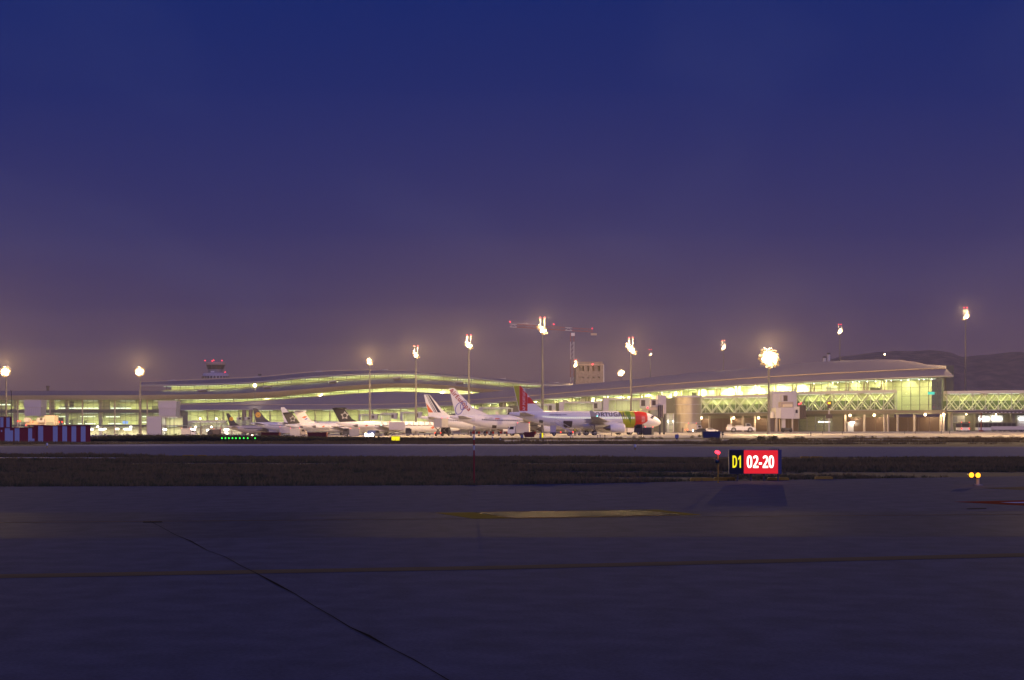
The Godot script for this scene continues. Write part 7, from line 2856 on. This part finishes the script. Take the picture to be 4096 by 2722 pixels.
func more_materials() -> void:
	mat("green_tint", lin(0.05, 0.085, 0.03), 0.5)
	var fr := mat("frosted", Color(0.72, 0.76, 0.68, 0.55), 0.4)
	fr.transparency = BaseMaterial3D.TRANSPARENCY_ALPHA
	mat("drum_metal", lin(0.42, 0.37, 0.28), 0.4, 0.35)
	mat("tower_glass", lin(0.05, 0.055, 0.05), 0.15)
	mat("crane_red", lin(0.3, 0.05, 0.03), 0.6)
	mat("shed_red", lin(0.42, 0.035, 0.022), 0.55)
	mat("shed_white", lin(0.7, 0.66, 0.62), 0.55)
	mat("wing_grey", lin(0.34, 0.33, 0.34), 0.4)
	mat("door_grey", lin(0.6, 0.6, 0.64), 0.35)
	mat("cream_white", lin(0.7, 0.62, 0.48), 0.35)
	mat("lavender_dark", lin(0.12, 0.11, 0.17), 0.5)
	mat("yellow_metal", lin(0.5, 0.3, 0.02), 0.5)
	mat("teal_glass", lin(0.01, 0.12, 0.14), 0.15)
	mat("yellow_concrete", lin(0.5, 0.27, 0.02), 0.7)
	mat("blue_dark", lin(0.03, 0.05, 0.1), 0.6)
	mat("lavender_blue", lin(0.25, 0.27, 0.4), 0.5)
	mat("deep_red", lin(0.28, 0.01, 0.008), 0.4)
	mat("lit_steel", lin(0.72, 0.72, 0.62), 0.5)  # paler copy of the truss steel, inner light put into the colour
	mat("drum_brown", lin(0.2, 0.16, 0.14), 0.6)
	mat("grey_green", lin(0.2, 0.2, 0.15), 0.7)
	mat("crane_white", lin(0.6, 0.58, 0.56), 0.6)
	mat("beam_grey", lin(0.2, 0.175, 0.14), 0.6)
	mat("walkway_panel", lin(0.36, 0.38, 0.26), 0.6)
	mat("rust", lin(0.2, 0.04, 0.02), 0.8)
	glow("head_glow", lin(1.0, 0.97, 0.88), 60.0)

func _ready() -> void:
	rng.seed = 7
	build_sky()
	make_materials()
	more_materials()
	build_ground()
	build_hills()
	build_mist()
	build_pier()
	build_hall()
	build_tall_towers()
	truss_bridge("glazed truss walkway between the cylindrical tower and the brightest mast", 2806, 3084, 549, 528, 1582, 1653, 6, 2)
	truss_bridge("glazed truss walkway between the mobile bridge and the glass end hall", 3188, 3588, 518, 489, 1564.5, 1642, 8, 3)
	truss_bridge("glazed truss walkway reaching past the glass end hall above the bus", 3789, 4260, 478, 464, 1563, 1641, 9, 3)
	gatehouse("gate house with frosted glass box behind the striped front fuselage", 2414, 2435, 2465, 2558, 2600, 1594, 1657, 578)
	gatehouse("gate house with frosted glass box above the red and green tailed airliner", 2238, 2256, 2284, 2371, 2406, 1607, 1662, 606)
	gatehouse("gate house half hidden by the red and green tail fin", 2110, 2125, 2150, 2191, 2222, 1616, 1668, 632)
	gatehouse("gate house between the two lettered tail fins", 1914, 1929, 1953, 2027, 2064, 1630, 1676, 664)
	gatehouse("gate house just left of the slanted-bar tail fin", 1600, 1610, 1627, 1660, 1687, 1648, 1690, 694)
	gatehouse("gate house in the middle of three above the long starred jet", 1520, 1524, 1538, 1564, 1588, 1653, 1692, 700)
	gatehouse("gate house nearest the black starred tail, behind the mast", 1436, 1442, 1455, 1486, 1510, 1657, 1694, 704)
	build_west_gates()
	build_bus_gate()
	jet_bridge_cabin()
	nose_bridge()
	build_stair_tower()
	build_masts()
	build_aircraft()
	build_sheds()
	build_signs()
	build_vehicles()
	build_vegetation()
